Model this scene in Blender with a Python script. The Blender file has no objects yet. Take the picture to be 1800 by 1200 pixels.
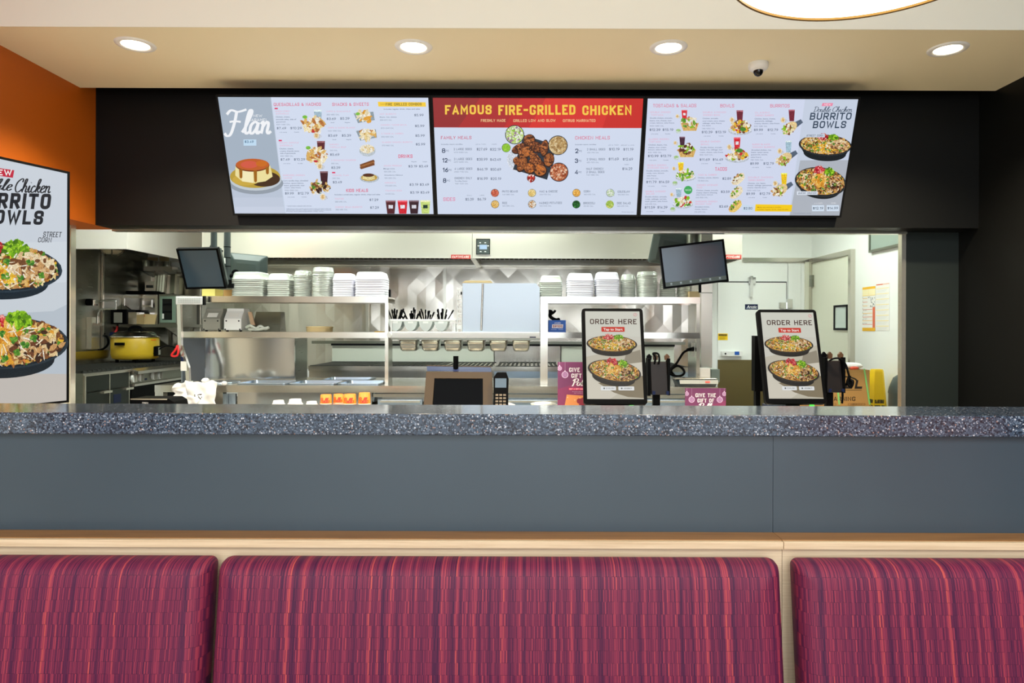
import bpy, math, random
from mathutils import Vector, Matrix
random.seed(7)
S = bpy.context.scene
COL = S.collection
PI = math.pi

# ------------------------------------------------------------------ camera, world, light, exposure
EYE = 1.35                     # eye height (m)
FPX, CX, CY, ROLL = 1200.0, 930.0, 575.0, 0.0035
cam_data = bpy.data.cameras.new('camera')
cam_data.sensor_width = 36.0
cam_data.lens = 36.0 * FPX / 1800.0
cam_data.shift_x = (900.0 - CX) / 1800.0
cam_data.shift_y = (CY - 600.0) / 1800.0
cam_data.clip_start = 0.05
cam = bpy.data.objects.new('camera', cam_data)
COL.objects.link(cam)
cam.location = (0, 0, EYE)
cam.rotation_mode = 'QUATERNION'
cam.rotation_quaternion = (Matrix.Rotation(PI / 2, 3, 'X') @ Matrix.Rotation(ROLL, 3, 'Z')).to_quaternion()
S.camera = cam

S.view_settings.view_transform = 'Standard'
S.view_settings.look = 'None'
S.view_settings.gamma = 1.0
S.view_settings.use_curve_mapping = False
S.view_settings.exposure = 0.22

world = bpy.data.worlds.new('world')
S.world = world
world.use_nodes = True
_bg = world.node_tree.nodes['Background']
_bg.inputs[0].default_value = (0.80, 0.90, 1.0, 1)
_bg.inputs[1].default_value = 0.75

def area_light(name, loc, rot, sx, sy, power, color):
    d = bpy.data.lights.new(name, 'AREA')
    d.shape = 'RECTANGLE'; d.size = sx; d.size_y = sy
    d.energy = power; d.color = color
    o = bpy.data.objects.new(name, d); COL.objects.link(o)
    o.location = loc; o.rotation_euler = rot
    return o
# daylight coming through the shop front behind the camera
area_light('daylight', (0.0, -5.6, 1.9), (math.radians(90), 0, 0), 7.0, 3.2, 330, (0.86, 0.93, 1.0))
# added fill light under the dining room ceiling, unseen behind the camera
area_light('dining_fill', (0.0, -2.3, 3.66), (0, 0, 0), 6.4, 3.6, 270, (0.90, 0.97, 1.0))
KITCHEN_PANEL_STRENGTH = 20.0
DOWNLIGHT_POWER = 195.0
PENDANT_STRENGTH = 5.0

# ------------------------------------------------------------------ helpers
def P(x, y, d):
    """point seen at pixel (x, y) of the 1800x1200 photograph, d metres into the room"""
    dx, dy = x - CX, y - CY
    xx = CX + dx + ROLL * dy
    yy = CY + dy - ROLL * dx
    return Vector(((xx - CX) / FPX * d, d, EYE - (yy - CY) / FPX * d))
def PX(x, d, y=CY): return P(x, y, d).x
def PZ(y, d, x=CX): return P(x, y, d).z

def lin(c):
    return tuple(((v / 255.0) / 12.92 if v / 255.0 <= 0.04045 else ((v / 255.0 + 0.055) / 1.055) ** 2.4) for v in c)

def new_mat(name):
    m = bpy.data.materials.new(name); m.use_nodes = True
    return m, m.node_tree.nodes, m.node_tree.links, m.node_tree.nodes['Principled BSDF']

def mat(name, rgb, rough=0.5, metal=0.0, emit=None, strength=0.0, trans=0.0, coat=0.0, noise=0.0, nscale=20.0, spec=None, ior=None):
    m, N, L, b = new_mat(name)
    c = lin(rgb)
    b.inputs['Base Color'].default_value = (*c, 1)
    b.inputs['Roughness'].default_value = rough
    b.inputs['Metallic'].default_value = metal
    if spec is not None: b.inputs['Specular IOR Level'].default_value = spec
    if ior: b.inputs['IOR'].default_value = ior
    if trans: b.inputs['Transmission Weight'].default_value = trans
    if coat: b.inputs['Coat Weight'].default_value = coat
    if emit:
        b.inputs['Emission Color'].default_value = (*lin(emit), 1)
        b.inputs['Emission Strength'].default_value = strength
    if noise:
        tc = N.new('ShaderNodeTexCoord'); n = N.new('ShaderNodeTexNoise'); n.inputs['Scale'].default_value = nscale
        n.inputs['Detail'].default_value = 4
        r = N.new('ShaderNodeMapRange'); r.inputs['To Min'].default_value = 1 - noise; r.inputs['To Max'].default_value = 1 + noise
        mx = N.new('ShaderNodeMix'); mx.data_type = 'RGBA'; mx.blend_type = 'MULTIPLY'; mx.inputs[0].default_value = 1
        mx.inputs[6].default_value = (*c, 1)
        L.new(tc.outputs['Object'], n.inputs['Vector']); L.new(n.outputs['Fac'], r.inputs['Value'])
        L.new(r.outputs[0], mx.inputs[7]); L.new(mx.outputs[2], b.inputs['Base Color'])
    return m

def steel_mat(name, rgb, rough, streak=(1.5, 1.5, 60), bump=0.0, metal=1.0):
    m, N, L, b = new_mat(name)
    b.inputs['Base Color'].default_value = (*lin(rgb), 1)
    b.inputs['Metallic'].default_value = metal
    tc = N.new('ShaderNodeTexCoord'); mp = N.new('ShaderNodeMapping'); mp.inputs['Scale'].default_value = streak
    n = N.new('ShaderNodeTexNoise'); n.inputs['Scale'].default_value = 4; n.inputs['Detail'].default_value = 1
    r = N.new('ShaderNodeMapRange'); r.inputs['To Min'].default_value = rough * 0.94; r.inputs['To Max'].default_value = rough * 1.08
    L.new(tc.outputs['Object'], mp.inputs[0]); L.new(mp.outputs[0], n.inputs['Vector'])
    L.new(n.outputs['Fac'], r.inputs['Value']); L.new(r.outputs[0], b.inputs['Roughness'])
    # gentle oil-canning of thin sheet metal
    n2 = N.new('ShaderNodeTexNoise'); n2.inputs['Scale'].default_value = 2.2; n2.inputs['Detail'].default_value = 1
    bp = N.new('ShaderNodeBump'); bp.inputs['Strength'].default_value = 0.35; bp.inputs['Distance'].default_value = 0.009 + bump
    L.new(tc.outputs['Object'], n2.inputs['Vector']); L.new(n2.outputs['Fac'], bp.inputs['Height'])
    L.new(bp.outputs[0], b.inputs['Normal'])
    return m

def wood_mat(name, light, dark, axis_scale, rough=0.45):
    m, N, L, b = new_mat(name)
    tc = N.new('ShaderNodeTexCoord'); mp = N.new('ShaderNodeMapping'); mp.inputs['Scale'].default_value = axis_scale
    n = N.new('ShaderNodeTexNoise'); n.inputs['Scale'].default_value = 3; n.inputs['Detail'].default_value = 8; n.inputs['Roughness'].default_value = 0.65
    cr = N.new('ShaderNodeValToRGB')
    cr.color_ramp.elements[0].position = 0.3; cr.color_ramp.elements[0].color = (*lin(dark), 1)
    cr.color_ramp.elements[1].position = 0.62; cr.color_ramp.elements[1].color = (*lin(light), 1)
    L.new(tc.outputs['Object'], mp.inputs[0]); L.new(mp.outputs[0], n.inputs['Vector']); L.new(n.outputs['Fac'], cr.inputs[0])
    L.new(cr.outputs[0], b.inputs['Base Color']); b.inputs['Roughness'].default_value = rough
    return m

def terrazzo_mat(name):
    m, N, L, b = new_mat(name)
    tc = N.new('ShaderNodeTexCoord')
    base = (*lin((50, 62, 78)), 1)
    last = None
    def layer(scale, lo, hi, color, prev, seed):
        mp = N.new('ShaderNodeMapping'); mp.inputs['Location'].default_value = (seed, seed * 2, seed * 3)
        v = N.new('ShaderNodeTexVoronoi'); v.inputs['Scale'].default_value = scale
        L.new(tc.outputs['Object'], mp.inputs[0]); L.new(mp.outputs[0], v.inputs['Vector'])
        sep = N.new('ShaderNodeSeparateColor'); L.new(v.outputs['Color'], sep.inputs[0])
        gt = N.new('ShaderNodeMath'); gt.operation = 'GREATER_THAN'; gt.inputs[1].default_value = lo; L.new(sep.outputs[0], gt.inputs[0])
        lt = N.new('ShaderNodeMath'); lt.operation = 'LESS_THAN'; lt.inputs[1].default_value = hi; L.new(v.outputs['Distance'], lt.inputs[0])
        mul = N.new('ShaderNodeMath'); mul.operation = 'MULTIPLY'; L.new(gt.outputs[0], mul.inputs[0]); L.new(lt.outputs[0], mul.inputs[1])
        mx = N.new('ShaderNodeMix'); mx.data_type = 'RGBA'; L.new(mul.outputs[0], mx.inputs[0])
        if prev is None: mx.inputs[6].default_value = base
        else: L.new(prev, mx.inputs[6])
        mx.inputs[7].default_value = (*lin(color), 1)
        return mx.outputs[2]
    last = layer(170, 0.45, 2.0, (64, 79, 97), None, 1)
    last = layer(200, 0.62, 0.62, (34, 40, 52), last, 2)
    last = layer(260, 0.74, 0.62, (94, 110, 128), last, 3)
    last = layer(280, 0.91, 0.55, (146, 156, 170), last, 4)
    last = layer(240, 0.965, 0.5, (140, 116, 108), last, 5)
    last = layer(240, 0.975, 0.5, (196, 200, 206), last, 6)
    L.new(last, b.inputs['Base Color'])
    b.inputs['Roughness'].default_value = 0.1
    b.inputs['IOR'].default_value = 1.6
    return m

def fabric_mat(name):
    m, N, L, b = new_mat(name)
    tc = N.new('ShaderNodeTexCoord'); sep = N.new('ShaderNodeSeparateXYZ'); L.new(tc.outputs['Object'], sep.inputs[0])
    def math_(op, a, bb=None, v=None):
        n = N.new('ShaderNodeMath'); n.operation = op
        L.new(a, n.inputs[0])
        if bb is not None: L.new(bb, n.inputs[1])
        elif v is not None: n.inputs[1].default_value = v
        return n.outputs[0]
    ROW = 0.0265
    zr = math_('DIVIDE', sep.outputs['Z'], v=ROW)
    row = math_('FLOOR', zr); fr = math_('FRACT', zr)
    wn = N.new('ShaderNodeTexWhiteNoise'); wn.noise_dimensions = '1D'; L.new(row, wn.inputs['W'])
    shift = math_('MULTIPLY', wn.outputs['Value'], v=0.0055)
    xs = math_('ADD', sep.outputs['X'], shift)
    def bands(scale, detail, jitter=0.0):
        n = N.new('ShaderNodeTexNoise'); n.noise_dimensions = '1D'; n.inputs['Scale'].default_value = scale; n.inputs['Detail'].default_value = detail
        n.inputs['Roughness'].default_value = 0.6
        w = xs
        if jitter:
            w = math_('ADD', xs, math_('MULTIPLY', row, v=jitter))
        L.new(w, n.inputs['W']); return n.outputs['Fac']
    broad = bands(58, 2); fine = bands(290, 3, 0.37); thread = bands(900, 2, 0.11)
    s = math_('ADD', math_('MULTIPLY', broad, v=0.48), math_('MULTIPLY', fine, v=0.52))
    cr = N.new('ShaderNodeValToRGB'); e = cr.color_ramp.elements
    e[0].position = 0.34; e[0].color = (*lin((58, 24, 56)), 1)
    e[1].position = 0.71; e[1].color = (*lin((190, 86, 72)), 1)
    for p, c in ((0.44, (84, 30, 62)), (0.51, (106, 36, 64)), (0.57, (132, 46, 72)), (0.635, (158, 60, 72))):
        k = e.new(p); k.color = (*lin(c), 1)
    L.new(s, cr.inputs[0])
    th = N.new('ShaderNodeMapRange'); th.inputs['From Min'].default_value = 0.3; th.inputs['From Max'].default_value = 0.7
    th.inputs['To Min'].default_value = 0.82; th.inputs['To Max'].default_value = 1.15; L.new(thread, th.inputs['Value'])
    mx = N.new('ShaderNodeMix'); mx.data_type = 'RGBA'; mx.blend_type = 'MULTIPLY'; mx.inputs[0].default_value = 1
    L.new(cr.outputs[0], mx.inputs[6]); L.new(th.outputs[0], mx.inputs[7])
    seam = math_('LESS_THAN', fr, v=0.035)
    on = math_('GREATER_THAN', bands(70, 0, 3.7), v=0.47)
    seam = math_('MULTIPLY', math_('MULTIPLY', seam, on), v=0.7)
    mx2 = N.new('ShaderNodeMix'); mx2.data_type = 'RGBA'; L.new(seam, mx2.inputs[0])
    L.new(mx.outputs[2], mx2.inputs[6]); mx2.inputs[7].default_value = (*lin((58, 20, 44)), 1)
    L.new(mx2.outputs[2], b.inputs['Base Color'])
    b.inputs['Roughness'].default_value = 0.5
    b.inputs['Specular IOR Level'].default_value = 0.2
    return m

M = {}
M['steel'] = steel_mat('brushed_steel', (190, 187, 178), 0.2, metal=0.92)
M['steel_bright'] = steel_mat('bright_steel', (220, 217, 204), 0.24, metal=0.85)
M['steel_dark'] = steel_mat('dark_steel', (136, 138, 126), 0.28, metal=0.85)
M['steel_soft'] = steel_mat('satin_steel', (206, 202, 190), 0.2, metal=1.0)
M['steel_mirror'] = steel_mat('polished_steel', (192, 194, 194), 0.12, bump=0.01)
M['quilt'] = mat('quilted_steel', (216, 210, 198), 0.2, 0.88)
M['quilt_green_lit'] = mat('green_lit_quilted_steel', (190, 214, 192), 0.3, 0.4)  # same quilted steel; greenish reflected light on the left put into the colour
M['chrome'] = mat('chrome', (215, 215, 215), 0.08, 1.0)
M['white_wall'] = mat('white_wall_panel', (243, 247, 244), 0.45)
M['cream_door'] = mat('cream_door_paint', (232, 234, 216), 0.45)
M['white'] = mat('white_plastic', (238, 240, 238), 0.35)
M['white_matte'] = mat('white_cloth', (244, 244, 242), 0.8)
M['black'] = mat('black_plastic', (7, 8, 9), 0.45, spec=0.05)
M['black_soft'] = mat('black_satin', (17, 18, 19), 0.5, spec=0.1)
M['graphite'] = mat('graphite_plastic', (62, 74, 72), 0.4)
M['pole'] = mat('grey_green_pole', (58, 68, 68), 0.4)
M['dark_wall'] = mat('charcoal_wall_paint', (14, 15, 14), 0.5, noise=0.08, nscale=3, spec=0.2)
M['dark_panel'] = mat('deep_green_wall_paint', (34, 41, 39), 0.35)
M['orange'] = mat('burnt_orange_paint', (184, 92, 10), 0.5, noise=0.04, nscale=2)
M['ceiling'] = mat('cream_ceiling_paint', (244, 234, 200), 0.6)
M['fascia'] = mat('cream_wall_paint', (238, 236, 222), 0.6)
M['laminate'] = mat('slate_grey_laminate', (58, 72, 82), 0.3, noise=0.1, nscale=3.5)
M['terrazzo'] = terrazzo_mat('terrazzo_stone')
M['fabric'] = fabric_mat('striped_burgundy_fabric')
M['oak'] = wood_mat('light_oak', (222, 200, 166), (198, 172, 136), (1.2, 40, 40))
M['oak_vert'] = wood_mat('light_oak_upright', (224, 204, 172), (204, 180, 146), (1.2, 40, 90))
M['oak_cap'] = wood_mat('amber_oak', (150, 108, 62), (122, 84, 46), (1.4, 40, 40), 0.4)  # on the banquette cap this brown stands for the mirrored half wall
M['floor'] = mat('grey_floor_tile', (176, 164, 148), 0.4, noise=0.1, nscale=4)
M['quarry'] = mat('quarry_tile', (110, 78, 66), 0.5, noise=0.1, nscale=6)
M['yellow'] = mat('yellow_enamel', (206, 172, 40), 0.3)
M['safety'] = mat('safety_yellow_plastic', (255, 214, 0), 0.4)
M['carton'] = mat('brown_cardboard', (190, 148, 86), 0.8, noise=0.06, nscale=8)
M['strap_green'] = mat('green_strapping', (140, 222, 130), 0.5)
M['blue'] = mat('blue_card', (28, 92, 186), 0.5)
M['navy'] = mat('navy_plastic', (18, 32, 70), 0.4, spec=0.25)
M['red'] = mat('red_rubber', (214, 30, 34), 0.4)
M['tan'] = mat('tan_lid', (214, 190, 140), 0.5)
M['bronze'] = mat('bronze_plastic', (64, 47, 15), 0.42, noise=0.25, nscale=400)
M['olive'] = mat('olive_steel_kick', (118, 108, 72), 0.42, 0.6)
M['foam'] = mat('white_foam', (236, 236, 246), 0.6)
M['clear'] = mat('clear_plastic_lid', (222, 228, 218), 0.18, trans=0.35)
M['paper'] = mat('white_paper', (240, 240, 236), 0.7)
M['ink'] = mat('black_ink', (20, 20, 22), 0.6)
M['red_ink'] = mat('red_ink', (192, 52, 40), 0.6)
M['yellow_ink'] = mat('yellow_ink', (244, 196, 40), 0.6)
M['white_ink'] = mat('white_ink', (245, 245, 245), 0.6)
M['dark_glass'] = mat('dark_glass', (14, 17, 20), 0.08)
M['screen_blue'] = mat('display_panel_glass', (50, 74, 92), 0.12)
M['lens'] = mat('downlight_lens', (255, 250, 240), 0.5, emit=(255, 232, 196), strength=12.0)
M['panel_light'] = mat('ceiling_panel_diffuser', (255, 255, 255), 0.5, emit=(246, 255, 244), strength=KITCHEN_PANEL_STRENGTH)
M['pendant_glow'] = mat('pendant_diffuser', (255, 252, 244), 0.5, emit=(255, 246, 226), strength=PENDANT_STRENGTH)
M['brass'] = mat('dark_brass', (110, 84, 40), 0.35, 0.8)
M['hood_dark'] = steel_mat('hood_interior_steel', (120, 112, 96), 0.35)
M['hood_end'] = steel_mat('side_hood_steel', (244, 240, 234), 0.35, metal=0.3)
M['hood_front'] = steel_mat('hood_front_steel', (238, 235, 222), 0.26, metal=0.5)
M['cast_iron'] = mat('cast_iron', (38, 40, 38), 0.6)
M['blue_tint'] = steel_mat('blue_film_steel', (184, 202, 218), 0.25, metal=0.8)
M['wing'] = steel_mat('grey_blue_steel', (160, 172, 184), 0.25, metal=0.55)
M['range_front'] = mat('dark_green_steel_front', (44, 52, 46), 0.28, 0.5)
M['cup_orange'] = mat('orange_paper_cup', (222, 128, 20), 0.5)
M['grey_plastic'] = mat('grey_plastic', (150, 150, 140), 0.5)
M['grey_bin'] = mat('frosted_grey_bin', (206, 212, 208), 0.4)
M['purple'] = mat('purple_print', (122, 58, 104), 0.45)
M['frosted'] = mat('frosted_grey_panel', (150, 166, 156), 0.35)

class MB:
    """collects faces for ONE mesh"""
    def __init__(s):
        s.v = []; s.f = []; s.m = []; s.sm = []
    def add(s, vs, fs, m=0, smooth=False):
        o = len(s.v)
        s.v += [tuple(p) for p in vs]
        for f in fs:
            s.f.append([i + o for i in f]); s.m.append(m); s.sm.append(smooth)
        return s
    def box(s, x0, x1, y0, y1, z0, z1, m=0):
        x0, x1 = min(x0, x1), max(x0, x1); y0, y1 = min(y0, y1), max(y0, y1); z0, z1 = min(z0, z1), max(z0, z1)
        v = [(x0, y0, z0), (x1, y0, z0), (x1, y1, z0), (x0, y1, z0), (x0, y0, z1), (x1, y0, z1), (x1, y1, z1), (x0, y1, z1)]
        return s.add(v, [(0, 3, 2, 1), (4, 5, 6, 7), (0, 1, 5, 4), (1, 2, 6, 5), (2, 3, 7, 6), (3, 0, 4, 7)], m)
    def hexa(s, v, m=0):
        """v: 4 bottom corners ccw then 4 top corners"""
        return s.add(v, [(0, 3, 2, 1), (4, 5, 6, 7), (0, 1, 5, 4), (1, 2, 6, 5), (2, 3, 7, 6), (3, 0, 4, 7)], m)
    def quad(s, a, b, c, d, m=0):
        return s.add([a, b, c, d], [(0, 1, 2, 3)], m)
    def prism(s, pts, off, m=0):
        """polygon pts (3D) pushed along vector off"""
        n = len(pts); off = Vector(off)
        v = [Vector(p) for p in pts]; v += [p + off for p in v]
        fs = [tuple(range(n - 1, -1, -1)), tuple(range(n, 2 * n))] + [(i, (i + 1) % n, n + (i + 1) % n, n + i) for i in range(n)]
        return s.add(v, fs, m)
    def slab(s, tl, tr, br, bl, th, m=0):
        """plate through four corners, thickness th behind the face"""
        tl, tr, br, bl = map(Vector, (tl, tr, br, bl))
        n = (tr - tl).cross(bl - tl).normalized()      # points away from viewer for tl,tr,bl seen from front
        return s.prism([bl, br, tr, tl], n * th, m)
    def ring(s, c, u, w, r, n):
        return [Vector(c) + u * (r * math.cos(2 * PI * i / n)) + w * (r * math.sin(2 * PI * i / n)) for i in range(n)]
    def cyl(s, p0, p1, r0, r1=None, n=20, m=0, cap=True, smooth=True):
        p0, p1 = Vector(p0), Vector(p1); r1 = r0 if r1 is None else r1
        d = (p1 - p0).normalized(); u = d.orthogonal().normalized(); w = d.cross(u)
        v = s.ring(p0, u, w, r0, n) + s.ring(p1, u, w, r1, n)
        s.add(v, [(i, (i + 1) % n, n + (i + 1) % n, n + i) for i in range(n)], m, smooth)
        if cap:
            s.add(v[:n], [tuple(range(n - 1, -1, -1))], m); s.add(v[n:], [tuple(range(n))], m)
        return s
    def tube(s, pts, r, n=8, m=0, smooth_path=True):
        pts = [Vector(p) for p in pts]
        if smooth_path and len(pts) > 2:
            q = []
            for i in range(len(pts) - 1):
                a = pts[max(i - 1, 0)]; b = pts[i]; c = pts[i + 1]; d = pts[min(i + 2, len(pts) - 1)]
                for k in range(5):
                    t = k / 5
                    q.append(0.5 * ((2 * b) + (c - a) * t + (2 * a - 5 * b + 4 * c - d) * t * t + (3 * b - a - 3 * c + d) * t ** 3))
            q.append(pts[-1]); pts = q
        N = len(pts); v = []
        u = None
        for i, p in enumerate(pts):
            d = (pts[min(i + 1, N - 1)] - pts[max(i - 1, 0)]).normalized()
            u = d.orthogonal().normalized() if u is None else (u - d * u.dot(d)).normalized()
            v += s.ring(p, u, d.cross(u), r, n)
        fs = [(i * n + j, i * n + (j + 1) % n, (i + 1) * n + (j + 1) % n, (i + 1) * n + j) for i in range(N - 1) for j in range(n)]
        s.add(v, fs, m, True)
        s.add(v[:n], [tuple(range(n - 1, -1, -1))], m); s.add(v[-n:], [tuple(range(n))], m)
        return s
    def lathe(s, prof, c=(0, 0, 0), n=28, m=0, smooth=True):
        c = Vector(c); v = []
        for r, z in prof:
            r = max(r, 1e-5)
            v += [c + Vector((r * math.cos(2 * PI * i / n), r * math.sin(2 * PI * i / n), z)) for i in range(n)]
        fs = [(k * n + i, k * n + (i + 1) % n, (k + 1) * n + (i + 1) % n, (k + 1) * n + i) for k in range(len(prof) - 1) for i in range(n)]
        return s.add(v, fs, m, smooth)
    def loft(s, rings, m=0, smooth=True, cap=True):
        n = len(rings[0]); v = [p for r in rings for p in r]
        fs = [(k * n + i, k * n + (i + 1) % n, (k + 1) * n + (i + 1) % n, (k + 1) * n + i) for k in range(len(rings) - 1) for i in range(n)]
        s.add(v, fs, m, smooth)
        if cap:
            s.add(rings[0], [tuple(range(n - 1, -1, -1))], m); s.add(rings[-1], [tuple(range(n))], m)
        return s
    def bounds(s):
        return [(min(p[k] for p in s.v), max(p[k] for p in s.v)) for k in range(3)]

def rrect(w, h, r, n=4):
    """rounded rectangle outline, centred, ccw"""
    pts = []
    for cx, cy, a0 in ((w / 2 - r, h / 2 - r, 0), (-w / 2 + r, h / 2 - r, 90), (-w / 2 + r, -h / 2 + r, 180), (w / 2 - r, -h / 2 + r, 270)):
        for k in range(n + 1):
            a = math.radians(a0 + 90 * k / n)
            pts.append((cx + r * math.cos(a), cy + r * math.sin(a)))
    return pts

def base_of(mb):
    b = mb.bounds()
    return Vector(((b[0][0] + b[0][1]) / 2, (b[1][0] + b[1][1]) / 2, b[2][0]))

def obj(name, mb, mats, parent=None, label=None, cat=None, group=None, kind=None, bevel=0.0, seg=2, origin=None):
    """ONE mesh object from world-space geometry"""
    if isinstance(mats, (bpy.types.Material,)): mats = [mats]
    off = Vector((0, 0, 0))
    if parent is not None:
        q = parent
        while q is not None:
            off += q.location; q = q.parent
    elif origin is not None: off = Vector(origin)
    else: off = base_of(mb)
    me = bpy.data.meshes.new(name)
    me.from_pydata([(p[0] - off.x, p[1] - off.y, p[2] - off.z) for p in mb.v], [], mb.f)
    for m_ in mats: me.materials.append(m_)
    me.polygons.foreach_set('material_index', mb.m)
    me.polygons.foreach_set('use_smooth', mb.sm)
    me.update()
    o = bpy.data.objects.new(name, me); COL.objects.link(o)
    if parent is not None: o.parent = parent
    else: o.location = off
    if label: o['label'] = label
    if cat: o['category'] = cat
    if group: o['group'] = group
    if kind: o['kind'] = kind
    if bevel:
        b = o.modifiers.new('bevel', 'BEVEL'); b.width = bevel; b.segments = seg; b.limit_method = 'ANGLE'; b.angle_limit = math.radians(40)
    return o

def thing(name, label, cat, loc=(0, 0, 0), group=None):
    o = bpy.data.objects.new(name, None); COL.objects.link(o)
    o.location = loc; o.empty_display_size = 0.1
    o['label'] = label; o['category'] = cat
    if group: o['group'] = group
    return o

def struct(name, mb, mats, bevel=0.0, parent=None):
    return obj(name, mb, mats, parent=parent, kind=None if parent else 'structure', bevel=bevel, origin=None)

def dup(root, loc, label=None, group=None, rot=None):
    r = root.copy(); COL.objects.link(r); r.location = loc
    if rot: r.rotation_euler = rot
    if label: r['label'] = label
    if group: r['group'] = group
    for ch in list(root.children):
        c = ch.copy(); COL.objects.link(c); c.parent = r
        for g in list(ch.children):
            d = g.copy(); COL.objects.link(d); d.parent = c
    return r

# ---- lettering -----------------------------------------------------------------
_TXT = {}
def text_geo(s, bold=0.0, shear=0.0):
    k = (s, bold, shear)
    if k in _TXT: return _TXT[k]
    cu = bpy.data.curves.new('t', 'FONT'); cu.body = s; cu.size = 1.0; cu.offset = bold; cu.shear = shear; cu.resolution_u = 3
    o = bpy.data.objects.new('t', cu); COL.objects.link(o)
    dg = bpy.context.evaluated_depsgraph_get(); dg.update()
    ev = o.evaluated_get(dg); me = ev.to_mesh()
    vs = [(v.co.x, v.co.y) for v in me.vertices]; fs = [tuple(p.vertices) for p in me.polygons]
    ev.to_mesh_clear(); bpy.data.objects.remove(o); bpy.data.curves.remove(cu)
    _TXT[k] = (vs, fs)
    return _TXT[k]
CAP = None
def cap_height():
    global CAP
    if CAP is None:
        vs, _ = text_geo('H'); CAP = max(v[1] for v in vs)
    return CAP

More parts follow.
